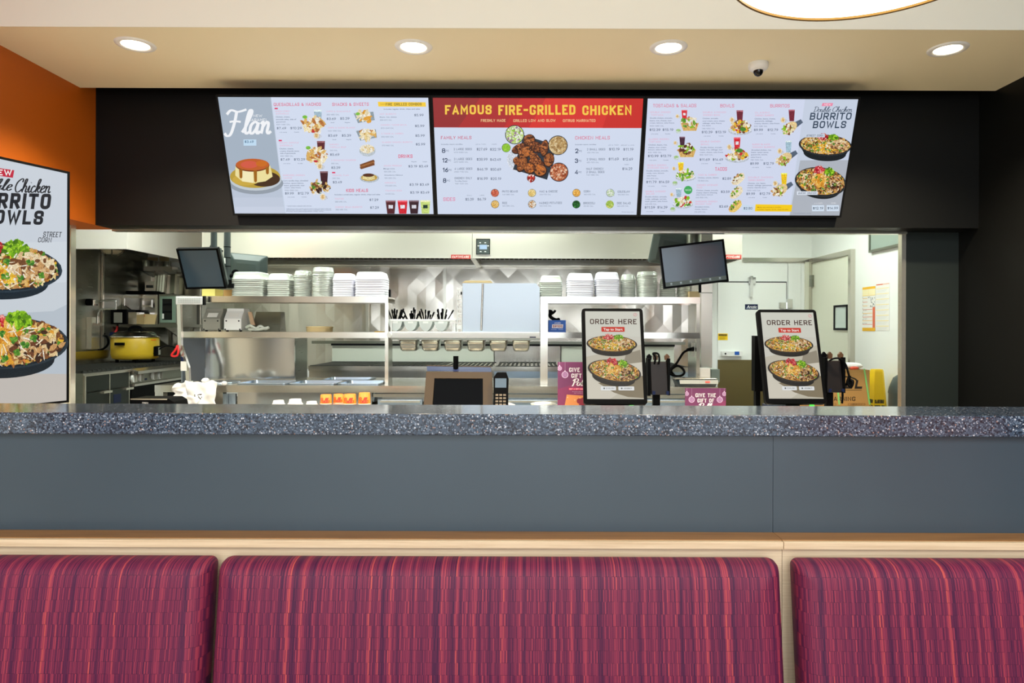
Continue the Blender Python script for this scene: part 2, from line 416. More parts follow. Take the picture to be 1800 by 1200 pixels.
def _rnd(pts, r, n=5):
    out = [Vector(pts[0])]
    for i in range(1, len(pts) - 1):
        p = Vector(pts[i]); a = Vector(pts[i - 1]) - p; b = Vector(pts[i + 1]) - p
        ra = min(r, a.length * 0.5); rb = min(r, b.length * 0.5)
        p0, p1 = p + a.normalized() * ra, p + b.normalized() * rb
        for k in range(n + 1):
            t = k / n; out.append(p0 * (1 - t) ** 2 + p * 2 * t * (1 - t) + p1 * t * t)
    out.append(Vector(pts[-1])); return out
R4 = 0.46
CAPS = {
 'A': (.60, [([(0,0),(.5,1),(1,0)],0), ([(.17,.27),(.83,.27)],0)]), 'B': (.56, [([(0,0),(0,1)],0), ([(0,1),(.95,1),(.95,.53),(0,.53)],.3), ([(0,.53),(1,.53),(1,0),(0,0)],.3)]),
 'C': (.54, [([(1,.7),(1,1),(0,1),(0,0),(1,0),(1,.3)],R4)]), 'D': (.56, [([(0,0),(0,1)],0), ([(0,1),(1,1),(1,0),(0,0)],R4)]),
 'E': (.48, [([(1,1),(0,1),(0,0),(1,0)],0), ([(0,.52),(.85,.52)],0)]), 'F': (.48, [([(1,1),(0,1),(0,0)],0), ([(0,.5),(.85,.5)],0)]),
 'G': (.58, [([(1,.8),(1,1),(0,1),(0,0),(1,0),(1,.4),(.6,.4)],.4)]), 'H': (.56, [([(0,0),(0,1)],0), ([(1,0),(1,1)],0), ([(0,.52),(1,.52)],0)]),
 'I': (.0, [([(0,0),(0,1)],0)]), 'J': (.46, [([(1,1),(1,0),(0,0),(0,.25)],R4)]), 'K': (.56, [([(0,0),(0,1)],0), ([(1,1),(.05,.42)],0), ([(.32,.6),(1,0)],0)]),
 'L': (.46, [([(0,1),(0,0),(1,0)],0)]), 'M': (.70, [([(0,0),(0,1),(.5,.35),(1,1),(1,0)],0)]), 'N': (.58, [([(0,0),(0,1),(1,0),(1,1)],0)]),
 'O': (.58, [([(.5,1),(0,1),(0,0),(1,0),(1,1),(.5,1)],R4)]), 'P': (.54, [([(0,0),(0,1)],0), ([(0,1),(1,1),(1,.44),(0,.44)],.3)]),
 'Q': (.58, [([(.5,1),(0,1),(0,0),(1,0),(1,1),(.5,1)],R4), ([(.6,.25),(1,-.05)],0)]), 'R': (.56, [([(0,0),(0,1)],0), ([(0,1),(1,1),(1,.46),(0,.46)],.3), ([(.5,.46),(1,0)],0)]),
 'S': (.54, [([(1,.74),(1,1),(0,1),(0,.53),(1,.49),(1,0),(0,0),(0,.26)],.38)]), 'T': (.54, [([(0,1),(1,1)],0), ([(.5,1),(.5,0)],0)]),
 'U': (.56, [([(0,1),(0,0),(1,0),(1,1)],R4)]), 'V': (.58, [([(0,1),(.5,0),(1,1)],0)]), 'W': (.86, [([(0,1),(.25,0),(.5,.8),(.75,0),(1,1)],0)]),
 'X': (.56, [([(0,0),(1,1)],0), ([(0,1),(1,0)],0)]), 'Y': (.56, [([(0,1),(.5,.45),(1,1)],0), ([(.5,.45),(.5,0)],0)]), 'Z': (.52, [([(0,1),(1,1),(0,0),(1,0)],0)]),
 '0': (.52, [([(.5,1),(0,1),(0,0),(1,0),(1,1),(.5,1)],R4)]), '1': (.24, [([(0,.8),(1,1),(1,0)],0)]), '2': (.5, [([(0,.74),(0,1),(1,1),(1,.55),(0,0)],.38), ([(0,0),(1,0)],0)]),
 '3': (.5, [([(0,.78),(0,1),(1,1),(1,.53),(.35,.53)],.36), ([(.35,.53),(1,.53),(1,0),(0,0),(0,.22)],.36)]), '4': (.54, [([(.75,0),(.75,1),(0,.25),(1,.25)],0)]),
 '5': (.5, [([(.95,1),(.05,1),(0,.55),(1,.62),(1,0),(0,0),(0,.22)],.3)]), '6': (.5, [([(.8,1),(0,.5),(0,0),(1,0),(1,.58),(0,.56)],.4)]), '7': (.5, [([(0,1),(1,1),(.3,0)],0)]),
 '8': (.52, [([(.5,1),(.05,1),(.05,.53),(.95,.53),(.95,1),(.5,1)],.34), ([(.5,.53),(0,.53),(0,0),(1,0),(1,.53),(.5,.53)],.36)]), '9': (.5, [([(.2,0),(1,.5),(1,1),(0,1),(0,.42),(1,.44)],.4)]),
 '$': (.5, [([(1,.74),(1,.92),(0,.92),(0,.53),(1,.49),(1,.08),(0,.08),(0,.26)],.34), ([(.5,1.08),(.5,-.08)],0)]), '-': (.34, [([(0,.5),(1,.5)],0)]), '.': (.0, [([(0,0),(0,.04)],0)]),
 ',': (.06, [([(1,.06),(0,-.12)],0)]), '&': (.6, [([(1,0),(.1,.75),(.3,1),(.6,.8),(0,.3),(.2,0),(.7,0),(1,.45)],.2)]), '/': (.4, [([(0,0),(1,1)],0)]), '*': (.3, [([(0,.6),(1,1)],0), ([(0,1),(1,.6)],0)]), ' ': (.24, []),
}
def caps_geo(st, aspect, weight, shear=0.0):
    """condensed rounded capitals: cap height 1, total width aspect, stroke weight in cap heights"""
    w = weight; gap = 0.15 + w * 0.25
    nat = sum(CAPS[c][0] + w + gap for c in st) - gap
    k = max((aspect - len(st) * w) / max(nat - len(st) * w, 1e-6), 0.12)
    vs, fs = [], []; x = 0.0
    for c in st:
        gw, strokes = CAPS[c]; gw *= k
        for pts, r in strokes:
            q = [Vector((w / 2 + p[0] * gw, w / 2 + p[1] * (1 - w))) for p in pts]
            if r: q = _rnd(q, r * min(max(gw, 0.01), 1 - w) * 1.05)
            q2 = [q[0]]
            for p in q[1:]:
                if (p - q2[-1]).length > 1e-5: q2.append(p)
            q = q2; n = len(q)
            closed = (q[0] - q[-1]).length < 1e-4
            if not closed:
                q[0] = q[0] + (q[0] - q[1]).normalized() * w * (0.5 if pts[0][1] in (0, 1) or pts[0][0] in (0, 1) else 0)
                q[-1] = q[-1] + (q[-1] - q[-2]).normalized() * w * (0.5 if pts[-1][1] in (0, 1) or pts[-1][0] in (0, 1) else 0)
            o = len(vs)
            for i, p in enumerate(q):
                if closed: a, b = (p - q[i - 1 if i else n - 2]).normalized(), (q[i + 1 if i < n - 1 else 1] - p).normalized()
                else:
                    a = (p - q[i - 1]).normalized() if i else (q[1] - p).normalized()
                    b = (q[i + 1] - p).normalized() if i < n - 1 else a
                tn = (a + b); tn = tn.normalized() if tn.length > 1e-4 else a
                nn = Vector((-tn.y, tn.x)); m_ = 1 / max(nn.dot(Vector((-a.y, a.x))), 0.5)
                for sg in (0.5, -0.5):
                    e = p + nn * (w * sg * m_); vs.append((x + e.x + shear * e.y, e.y))
            fs += [(o + 2 * i, o + 2 * i + 1, o + 2 * i + 3, o + 2 * i + 2) for i in range(n - 1)]
        x += gw + w + gap * k
    return vs, fs

GLYPH = {
 'l': (.30, [[(0,.05),(.12,.3),(.28,.85),(.25,1.0),(.17,.95),(.12,.6),(.12,.15),(.2,0),(.32,.08)]]),
 'e': (.36, [[(0,.12),(.15,.25),(.3,.35),(.27,.5),(.14,.48),(.06,.25),(.12,.03),(.25,0),(.38,.12)]]),
 'o': (.40, [[(.2,.5),(.05,.4),(.03,.15),(.17,0),(.32,.12),(.34,.38),(.2,.5)], [(.2,.5),(.3,.4),(.42,.42)]]),
 'a': (.48, [[(.34,.42),(.2,.5),(.05,.35),(.05,.08),(.16,0),(.3,.2),(.36,.48)], [(.36,.48),(.34,.12),(.4,0),(.5,.1)]]),
 'n': (.48, [[(0,.4),(.08,.5),(.1,.3),(.08,0)], [(.09,.25),(.2,.45),(.3,.48),(.34,.35),(.33,.1),(.4,0),(.5,.1)]]),
 'h': (.48, [[(0,.1),(.15,.4),(.26,.9),(.2,1),(.12,.9),(.1,.5),(.08,0)], [(.1,.25),(.2,.45),(.3,.48),(.34,.35),(.33,.1),(.4,0),(.5,.1)]]),
 'i': (.26, [[(0,.15),(.1,.5),(.1,.1),(.17,0),(.28,.1)], [(.13,.72),(.15,.75)]]),
 'c': (.34, [[(.3,.4),(.2,.5),(.06,.35),(.05,.1),(.17,0),(.36,.12)]]),
 'k': (.40, [[(0,.1),(.15,.4),(.26,.9),(.2,1),(.12,.9),(.1,.5),(.08,0)], [(.1,.22),(.25,.45),(.33,.42),(.28,.28),(.13,.24)], [(.17,.24),(.3,.02),(.42,.08)]]),
 'u': (.46, [[(0,.3),(.07,.5),(.07,.12),(.16,0),(.28,.1),(.34,.5)], [(.34,.5),(.33,.1),(.4,0),(.48,.1)]]),
 'b': (.42, [[(0,.1),(.15,.4),(.26,.9),(.2,1),(.12,.9),(.1,.5),(.08,.1),(.18,0),(.3,.12),(.3,.38),(.2,.42)], [(.2,.42),(.32,.36),(.42,.4)]]),
 'D': (.62, [[(.15,.95),(.13,.5),(.12,.02)], [(-.05,.85),(.2,1),(.5,.85),(.58,.5),(.4,.1),(.12,0),(0,.08)]]),
 'C': (.58, [[(.5,.75),(.52,.95),(.38,1),(.12,.75),(.05,.35),(.2,.03),(.42,.05),(.6,.25)]]),
 'P': (.50, [[(.15,.95),(.14,.5),(.1,0),(0,-.05)], [(-.05,.7),(.1,.95),(.4,1),(.52,.78),(.38,.52),(.15,.5)]]),
 'F': (.66, [[(.26,.95),(.25,.5),(.17,.0),(.02,-.1),(-.12,.02)], [(-.16,.82),(0,1.0),(.32,.93),(.68,1.03)], [(.02,.5),(.26,.53),(.52,.5)]]),
 'L': (.50, [[(.35,.9),(.28,1),(.18,.85),(.15,.3),(.05,.05),(.2,.02),(.45,.08)]]),
 ' ': (.25, []),
}
def catmull(pts, k=5):
    q = []
    for i in range(len(pts) - 1):
        a = Vector(pts[max(i - 1, 0)]); b = Vector(pts[i]); c = Vector(pts[i + 1]); d = Vector(pts[min(i + 2, len(pts) - 1)])
        for j in range(k):
            t = j / k
            q.append(0.5 * ((2 * b) + (c - a) * t + (2 * a - 5 * b + 4 * c - d) * t * t + (3 * b - a - 3 * c + d) * t ** 3))
    q.append(Vector(pts[-1]))
    return q
def script_word(word, width, shear=0.3):
    """cursive word as flat ribbons, unit height"""
    vs, fs = [], []; x = 0.0
    for ch in word:
        adv, strokes = GLYPH[ch]
        for st in strokes:
            q = [Vector((x + p.x + shear * p.y, p.y)) for p in catmull([Vector(p) for p in st])]
            o = len(vs); n = len(q)
            for i, p in enumerate(q):
                d = (q[min(i + 1, n - 1)] - q[max(i - 1, 0)])
                d = d.normalized() if d.length > 1e-6 else Vector((1, 0))
                w = width * (0.55 + 0.45 * abs(d.y)) / 2
                nn = Vector((-d.y, d.x)) * w
                vs += [tuple(p + nn), tuple(p - nn)]
            fs += [(o + 2 * i, o + 2 * i + 1, o + 2 * i + 3, o + 2 * i + 2) for i in range(n - 1)]
        x += adv
    return vs, fs

def homography(src, dst):
    import numpy as np
    A, B = [], []
    for (x, y), (u, v) in zip(src, dst):
        A.append([x, y, 1, 0, 0, 0, -u * x, -u * y]); B.append(u)
        A.append([0, 0, 0, x, y, 1, -v * x, -v * y]); B.append(v)
    h = np.linalg.solve(np.array(A, float), np.array(B, float))
    return [float(t) for t in h] + [1.0]

_EM = {}
def ink(rgb, glow, grain=False):
    k = (tuple(rgb), glow, grain)
    if k not in _EM:
        if glow and grain:
            # photographed food: fine tonal grain within each morsel
            m, N, L, bs = new_mat('picture_colour')
            bs.inputs['Base Color'].default_value = (*lin((4, 4, 4)), 1); bs.inputs['Roughness'].default_value = 0.35; bs.inputs['Specular IOR Level'].default_value = 0.25
            tc = N.new('ShaderNodeTexCoord'); n = N.new('ShaderNodeTexNoise'); n.inputs['Scale'].default_value = 170; n.inputs['Detail'].default_value = 3
            r = N.new('ShaderNodeMapRange'); r.inputs['From Min'].default_value = 0.3; r.inputs['From Max'].default_value = 0.7; r.inputs['To Min'].default_value = 0.6; r.inputs['To Max'].default_value = 1.25
            mx = N.new('ShaderNodeMix'); mx.data_type = 'RGBA'; mx.blend_type = 'MULTIPLY'; mx.inputs[0].default_value = 1; mx.inputs[6].default_value = (*lin(rgb), 1)
            L.new(tc.outputs['Object'], n.inputs['Vector']); L.new(n.outputs['Fac'], r.inputs['Value']); L.new(r.outputs[0], mx.inputs[7])
            L.new(mx.outputs[2], bs.inputs['Emission Color']); bs.inputs['Emission Strength'].default_value = glow
            _EM[k] = m
        elif glow: _EM[k] = mat('screen_colour', (4, 4, 4), 0.35, emit=rgb, strength=glow, spec=0.25)
        else: _EM[k] = mat('print_colour', rgb, 0.55)
    return _EM[k]

class Sheet:
    """a printed or lit flat face: origin top-left, ex to the right, ey downwards (metres); drawing
    coordinates are turned into the face's own metres by a homography"""
    def __init__(s, o, ex, ey, src, dst, glow=1.0):
        s.o = Vector(o); s.ex = Vector(ex).normalized(); s.ey = Vector(ey).normalized()
        s.n = s.ey.cross(s.ex).normalized()           # towards the viewer
        s.H = homography(src, dst) if src else [1, 0, 0, 0, 1, 0, 0, 0, 1]
        s.glow = glow; s.z = 0.0003; s.layers = {}; s.clip = None
        s.use('print')
    def use(s, name):
        if name not in s.layers: s.layers[name] = (MB(), [])
        s.mb, s.cols = s.layers[name]
    def slot(s, rgb):
        rgb = tuple(rgb)
        if rgb not in s.cols: s.cols.append(rgb)
        return s.cols.index(rgb)
    def pt(s, x, y, z=None):
        h = s.H; w = h[6] * x + h[7] * y + h[8]
        u = (h[0] * x + h[1] * y + h[2]) / w; v = (h[3] * x + h[4] * y + h[5]) / w
        if s.clip:
            u = min(max(u, s.clip[0]), s.clip[2]); v = min(max(v, s.clip[1]), s.clip[3])
        return s.o + s.ex * u + s.ey * v + s.n * (s.z if z is None else z)
    def up(s, dz=2e-5): s.z += dz
    def poly(s, pts, rgb, dz=2e-5):
        s.up(dz)
        s.mb.add([s.pt(x, y) for x, y in pts], [tuple(range(len(pts)))], s.slot(rgb))
    def rect(s, x0, y0, x1, y1, rgb): s.poly([(x0, y0), (x1, y0), (x1, y1), (x0, y1)], rgb)
    def ell(s, cx, cy, rx, ry, rgb, rot=0.0, n=28, a0=0.0, a1=2 * PI, dz=2e-5):
        c, t = math.cos(rot), math.sin(rot)
        full = abs(a1 - a0 - 2 * PI) < 1e-6
        k = n if full else n + 1
        pts = []
        for i in range(k):
            a = a0 + (a1 - a0) * i / n
            px, py = rx * math.cos(a), ry * math.sin(a)
            pts.append((cx + px * c - py * t, cy + px * t + py * c))
        s.poly(pts, rgb, dz)
    def _place(s, geo, x0, y0, w, h, capn, rgb, fit):
        vs, fs = geo
        if not fs: return
        s.up()
        xa, xb = min(v[0] for v in vs), max(v[0] for v in vs)
        sx = w / max(xb - xa, 1e-6) if fit else h / capn
        out = [s.pt(x0 + (v[0] - xa) * sx, y0 + h - v[1] / capn * h) for v in vs]
        s.mb.add(out, fs, s.slot(rgb))
    def text(s, st, x0, x1, y0, y1, rgb, bold=0.012, shear=0.0):
        """capitals of height y0..y1, fitted to x0..x1"""
        if st.upper() == st and all(c in CAPS for c in st):
            s._place(caps_geo(st, (x1 - x0) / (y1 - y0), 0.10 + bold * 2.3, shear), x0, y0, x1 - x0, y1 - y0, 1.0, rgb, True)
        else:
            s._place(text_geo(st, min(bold, 0.02), shear), x0, y0, x1 - x0, y1 - y0, cap_height(), rgb, True)
    def script(s, word, x0, x1, y0, y1, rgb, width=0.12, shear=0.3):
        s._place(script_word(word, width, shear), x0, y0, x1 - x0, y1 - y0, 1.0, rgb, True)
    def bits(s, cx, cy, rx, ry, n, size, pal, rot=0.0, dz=4e-6, seed=1, long=1.0, fill=1.0):
        """loose morsels of food inside an ellipse"""
        R = random.Random(seed); c, t = math.cos(rot), math.sin(rot)
        for _ in range(n):
            a = R.uniform(0, 2 * PI); q = math.sqrt(R.random()) * fill
            px, py = rx * q * math.cos(a), ry * q * math.sin(a)
            x, y = cx + px * c - py * t, cy + px * t + py * c
            sz = size * R.uniform(0.6, 1.35); th = R.uniform(0, 2 * PI); k = R.randint(6, 9)
            lg = R.uniform(1.0, long) if long > 1 else 1.0
            pts = []
            for i in range(k):
                b = 2 * PI * i / k; rr = sz * R.uniform(0.7, 1.15)
                ux, uy = rr * lg * math.cos(b), rr / max(lg, 1) ** 0.5 * math.sin(b)
                pts.append((x + ux * math.cos(th) - uy * math.sin(th), y + ux * math.sin(th) + uy * math.cos(th)))
            s.poly(pts, pal[R.randrange(len(pal))], dz)
    def build(s, parent, labels=None):
        for name, (mb, cols) in s.layers.items():
            if mb.f: obj(name, mb, [ink(c, s.glow, name == 'dish_pictures') for c in cols], parent, label=(labels or {}).get(name))

# ================================================================== THE SETTING
XL, XR = -2.734, 2.83          # dining-side walls
YB, YB2 = 4.30, 4.50           # menu bulkhead, front and back
ZB = 1.984                     # underside of the bulkhead
ZC = 2.796                     # low soffit ceiling
YS = 3.305                     # front of the soffit
KX0, KX1, KY, KZ = -4.05, 3.0, 7.30, 2.78   # kitchen

struct('floor', MB().box(-4.4, 3.4, -5.1, 4.5, -0.1, 0), M['floor'])
struct('floor_kitchen', MB().box(-4.4, 3.4, 4.5, 7.6, -0.1, 0), M['quarry'])
struct('ceiling', MB().box(XL - 0.3, XR + 0.12, YS, 4.15, ZC, ZC + 0.05), M['ceiling'])
struct('ceiling_upper', MB().box(XL - 0.3, XR + 0.12, -5.0, YS + 0.1, 3.7, 3.8), M['fascia'])
struct('wall_fascia', MB().box(XL - 0.3, XR + 0.12, YS - 0.004, YS, ZC - 0.001, 3.7).box(XL - 0.3, XR + 0.12, YS, YS + 0.1, ZC + 0.05, 3.7), M['fascia'])
struct('ceiling_cove', MB().box(XL - 0.3, XR + 0.12, YS + 0.1, YB2, 3.02, 3.06), M['dark_wall'])
struct('wall_left', MB().box(XL - 0.32, XL, -0.6, YB2, ZB, 3.7), M['orange'])
struct('wall_left_lower', MB().box(XL - 0.32, -2.90, -0.6, YB - 0.01, 0, ZB), M['fascia'])
struct('wall_right', MB().box(XR, XR + 0.12, -0.6, YB2 + 0.1, 0, 3.7), M['dark_wall'])
struct('wall_bulkhead', MB().box(XL, XR, YB, YB2, ZB, 3.02), M['dark_wall'])
struct('wall_right_panel', MB().box(2.478, XR, YB2, YB2 + 0.03, 0, ZB), M['dark_panel'])
struct('trim_1', MB().box(-2.917, -2.882, YB - 0.01, YB + 0.04, 0, ZB), M['steel_bright'])
struct('trim_2', MB().box(2.45, 2.478, YB2 - 0.01, YB2 + 0.035, 0, ZB), M['steel_bright'])
struct('trim_3', MB().box(XL, 2.475, YB2 - 0.03, YB2 + 0.02, ZB - 0.014, ZB), M['steel_bright'])
# shop front behind the camera: wall round a wide opening, then piers added for reflections
struct('wall_rear', MB().box(-4.4, -3.4, -5.1, -5.0, 0, 3.7).box(3.3, 3.4, -5.1, -5.0, 0, 3.7).box(-3.4, 3.3, -5.1, -5.0, 3.4, 3.7).box(-3.4, 3.3, -5.1, -5.0, 0, 0.35), M['fascia'])
for k_, (xa_, xb_) in enumerate(((-2.7, -1.95), (-0.95, -0.25), (0.62, 0.82), (1.35, 2.1), (2.9, 3.0))):
    struct('trim_%d' % (9 + k_), MB().box(xa_, xb_, -5.08, -4.98, 0.35, 3.4), M['brass'])
struct('wall_dining_left', MB().box(-4.4, -4.3, -5.0, -0.6, 0, 3.7), M['oak_cap'])
struct('wall_dining_right', MB().box(3.3, 3.4, -5.0, -0.6, 0, 3.7), M['orange'])

# kitchen shell
struct('wall_kitchen_left', MB().box(KX0 - 0.1, KX0, 4.4, KY + 0.1, 0, KZ), M['steel_dark'])
struct('wall_kitchen_front', MB().box(KX0, XL - 0.32, 4.36, 4.46, 0, KZ), M['white_wall'])
struct('wall_kitchen_back', MB().box(KX0, KX1 + 0.1, KY, KY + 0.1, 0, KZ), M['white_wall'])
struct('wall_kitchen_right', MB().box(KX1, KX1 + 0.1, YB2 + 0.1, KY, 0, KZ), M['white_wall'])
struct('wall_kitchen_stub', MB().box(XR, KX1 + 0.1, YB2, YB2 + 0.1, 0, KZ).box(XL - 0.32, XR, YB2, YB2 + 0.06, 2.6, KZ), M['white_wall'])
struct('ceiling_kitchen', MB().box(KX0 - 0.1, KX1 + 0.1, 4.4, KY + 0.1, KZ, KZ + 0.06), M['white_wall'])

def quilt(o, ex, ey, W, H, seed=1, pitch=0.195, amp=0.006):
    """stamped diamond sheet; ex, ey along the sheet, raised towards the room"""
    R = random.Random(seed); o, ex, ey = Vector(o), Vector(ex), Vector(ey); nn = ex.cross(ey).normalized()
    h = pitch / 2; nx, ny = int(math.ceil(W / h)), int(math.ceil(H / h))
    idx = {}; mb = MB()
    def vtx(i, j):
        if (i, j) not in idx:
            idx[(i, j)] = len(mb.v)
            mb.v.append(tuple(o + ex * min(i * h, W) + ey * min(j * h, H) + nn * R.uniform(0.002, 0.002 + amp)))
        return idx[(i, j)]
    def face(*k):
        mb.f.append([vtx(*q) for q in k]); mb.m.append(0); mb.sm.append(False)
    for j in range(0, ny + 1):
        for i in range(0, nx + 1):
            if (i + j) % 2 == 0: continue
            l, r, b, t = (i - 1, j), (i + 1, j), (i, j - 1), (i, j + 1)
            q = [p for p in (b, r, t, l) if 0 <= p[0] <= nx and 0 <= p[1] <= ny]
            if len(q) == 4: face(*q)
            elif len(q) == 3: face(*q)
    return mb
# main quilted back wall and left wall
qx0, qx1 = PX(250, 7.28), PX(1228, 7.28)
struct('wall_quilted_back', quilt((qx0, KY - 0.004, 0.9), (1, 0, 0), (0, 0, 1), qx1 - qx0, 1.72, 3), M['quilt'])
struct('wall_quilted_left', quilt((KX0 + 0.002, KY - 0.01, 0.9), (0, -1, 0), (0, 0, 1), 2.6, 1.72, 5), M['quilt_green_lit'])
sm = MB()
for sx in (348, 645, 781, 941, 1090):
    x = PX(sx, 7.27); sm.box(x - 0.016, x + 0.016, KY - 0.022, KY - 0.008, 0.95, 2.0)
struct('trim_4', sm, M['steel_bright'])
yy = 4.05 * 1200 / 752
struct('trim_5', MB().box(KX0 + 0.004, KX0 + 0.02, yy - 0.012, yy + 0.012, 1.0, 2.2), M['steel_bright'])
struct('trim_6', MB().box(KX0, KX0 + 0.03, KY - 0.05, KY - 0.01, 0.95, 2.2), M['steel_bright'])

# walk-in cooler front at the back right
wx0, wx1 = PX(1252, 7.25), PX(1427, 7.25)
wf = MB().box(wx0, KX1, KY - 0.05, KY, PZ(458, 7.25), KZ)
for a, b in ((1252, 1384), (1385.2, 1407.5), (1408, 1427)):
    wf.box(PX(a, 7.25), PX(b, 7.25), KY - 0.05, KY, 0, PZ(458, 7.25))
struct('wall_cooler_front', wf, M['white_wall'])
struct('trim_7', MB().box(PX(1306, 7.2), PX(1430, 7.2), KY - 0.08, KY - 0.04, PZ(458, 7.2), PZ(451, 7.2)), M['steel_soft'])
struct('trim_8', MB().box(PX(1417, 7.2), PX(1426, 7.2), KY - 0.08, KY - 0.04, 0, PZ(458, 7.2)), M['cream_door'])
cdx0, cdx1, cdz = PX(1262, 7.22), PX(1382, 7.22), PZ(495, 7.22)
cd = struct('door_1', MB().box(cdx0, cdx1, KY - 0.075, KY - 0.05, 0.12, cdz), M['white_wall'])
g = MB().box(cdx0, cdx1 + 0.008, KY - 0.062, KY - 0.051, cdz, cdz + 0.012).box(cdx1, cdx1 + 0.01, KY - 0.062, KY - 0.051, 0.1, cdz + 0.012)
obj('gasket', g, M['black_soft'], cd)
yk = KY - 0.085
kp = MB().box(PX(1262, yk), PX(1382, yk), KY - 0.085, KY - 0.075, 0.12, PZ(631, yk))
obj('kick_plate', kp, M['olive'], cd, label='olive brown steel kick plate')
lt = MB().box(PX(1317, yk), PX(1322, yk), yk - 0.03, KY - 0.075, PZ(520, yk), PZ(484, yk)).box(PX(1315, yk), PX(1327, yk), yk - 0.02, KY - 0.075, PZ(497, yk), PZ(486, yk))
obj('hinge', lt, M['chrome'], cd)
obj('latch', MB().box(PX(1369, yk), PX(1382, yk), yk - 0.015, KY - 0.075, PZ(541, yk), PZ(530, yk)).box(PX(1382, yk), PX(1391, yk), yk - 0.03, KY - 0.05, PZ(541, yk), PZ(524, yk)), M['chrome'], cd)
hd = MB().box(PX(1267, yk), PX(1303, yk), yk - 0.05, KY - 0.075, PZ(624, yk), PZ(616, yk), 0).box(PX(1289, yk), PX(1297, yk), yk - 0.054, yk - 0.05, PZ(622, yk), PZ(616, yk), 1).cyl((PX(1273, yk), yk - 0.052, PZ(620, yk)), (PX(1273, yk), yk - 0.05, PZ(620, yk)), 0.01, n=12, m=2)
obj('door_handle', hd, [M['white'], M['blue'], M['ink']], cd, label='white bar handle with a blue block')

# swing door in the right-hand kitchen wall
dy0, dy1 = 6.33, 7.16
dz = 2.03
d2 = struct('door_2', MB().box(KX1 - 0.03, KX1, dy0, dy1, 0, dz), M['cream_door'])
fr = MB().box(KX1 - 0.045, KX1, dy0 - 0.05, dy0, 0, dz + 0.05).box(KX1 - 0.045, KX1, dy1, dy1 + 0.05, 0, dz + 0.05).box(KX1 - 0.045, KX1, dy0, dy1, dz, dz + 0.05)
obj('door_frame', fr, M['steel_soft'], d2)
wy0, wy1 = dy0 + 0.02, dy0 + 0.30
wz0, wz1 = PZ(578, 6.5), PZ(534, 6.5)
vw = MB()
for a in ((wy0, wy1, wz1 - 0.02, wz1), (wy0, wy1, wz0, wz0 + 0.02), (wy0, wy0 + 0.02, wz0, wz1), (wy1 - 0.02, wy1, wz0, wz1)):
    vw.box(KX1 - 0.045, KX1 - 0.03, *a)
w_ = obj('vision_frame', vw, M['black_soft'], d2, label='black frame of the small door window')
obj('vision_pane', MB().box(KX1 - 0.036, KX1 - 0.0305, wy0 + 0.02, wy1 - 0.02, wz0 + 0.02, wz1 - 0.02), mat('window_pane', (205, 220, 214), 0.1), w_)
obj('hinge', MB().box(KX1 - 0.055, KX1 - 0.03, dy1 - 0.04, dy1 + 0.02, PZ(502, 7.15), PZ(482, 7.15)), M['steel_dark'], d2)

# kitchen ceiling panels
for i, (x, y, hw, hd) in enumerate(((-2.5, 5.0, .62, .32), (-0.3, 5.1, .62, .32), (2.05, 5.75, .25, .53))):
    t = thing('ceiling_light', ('oblong white ceiling light above the range end of the prep line', 'oblong white ceiling light above the middle of the prep line', 'oblong white ceiling light above the cooler door')[i], 'ceiling light', (x, y, KZ), 'kitchen ceiling panels')
    obj('frame', MB().box(x - hw, x + hw, y - hd, y + hd, KZ - 0.012, KZ), M['white'], t)
    obj('diffuser', MB().box(x - hw + .04, x + hw - .04, y - hd + .04, y + hd - .04, KZ - 0.016, KZ - 0.012), M['panel_light'], t)

# soffit downlights
first = None
dl_spots = [(238, 78, 'leftmost round recessed downlight, nearest the orange wall'), (727, 82, 'round recessed downlight above the left and middle menu screens'),
            (1175, 83, 'round recessed downlight on the left of the dome camera'), (1666, 86, 'rightmost round recessed downlight, nearest the dark side wall')]
for i, (px, py, lab) in enumerate(dl_spots):
    yy = (ZC - EYE) * FPX / (CY - (py - ROLL * (px - CX)))
    loc = Vector((PX(px, yy, py), yy, ZC))
    if first is None:
        t = thing('downlight', lab, 'downlight', (0, 0, 0), 'downlights in the low ceiling')
        obj('trim_ring', MB().lathe([(0.066, -0.004), (0.072, -0.008), (0.094, -0.005), (0.097, 0.0)], n=36), M['white'], t)
        obj('lens', MB().lathe([(0.0, -0.0035), (0.066, -0.0035)], n=36), M['lens'], t)
        t.location = loc; first = t
    else: dup(first, loc, lab)
    d = bpy.data.lights.new('downlight_beam', 'SPOT'); d.energy = DOWNLIGHT_POWER; d.color = (1.0, 0.84, 0.63); d.spot_size = math.radians(130); d.spot_blend = 0.8; d.shadow_soft_size = 0.06
    lo = bpy.data.objects.new('downlight_beam', d); COL.objects.link(lo); lo.location = (loc.x, loc.y, ZC - 0.02)

# dome security camera
yy = (ZC - EYE) * FPX / (CY - 110); c = Vector((PX(1333, yy, 110), yy, ZC))
t = thing('security_camera', 'small white dome security camera on the low ceiling', 'security camera', c)
obj('housing', MB().lathe([(0.052, 0), (0.054, -0.012), (0.05, -0.03), (0.036, -0.04), (0.0, -0.042)], c, 32), M['white'], t)
obj('dome', MB().lathe([(0.026, -0.04), (0.025, -0.052), (0.018, -0.064), (0.008, -0.07), (0.0, -0.071)], c, 24), M['dark_glass'], t, label='dark smoked glass dome')

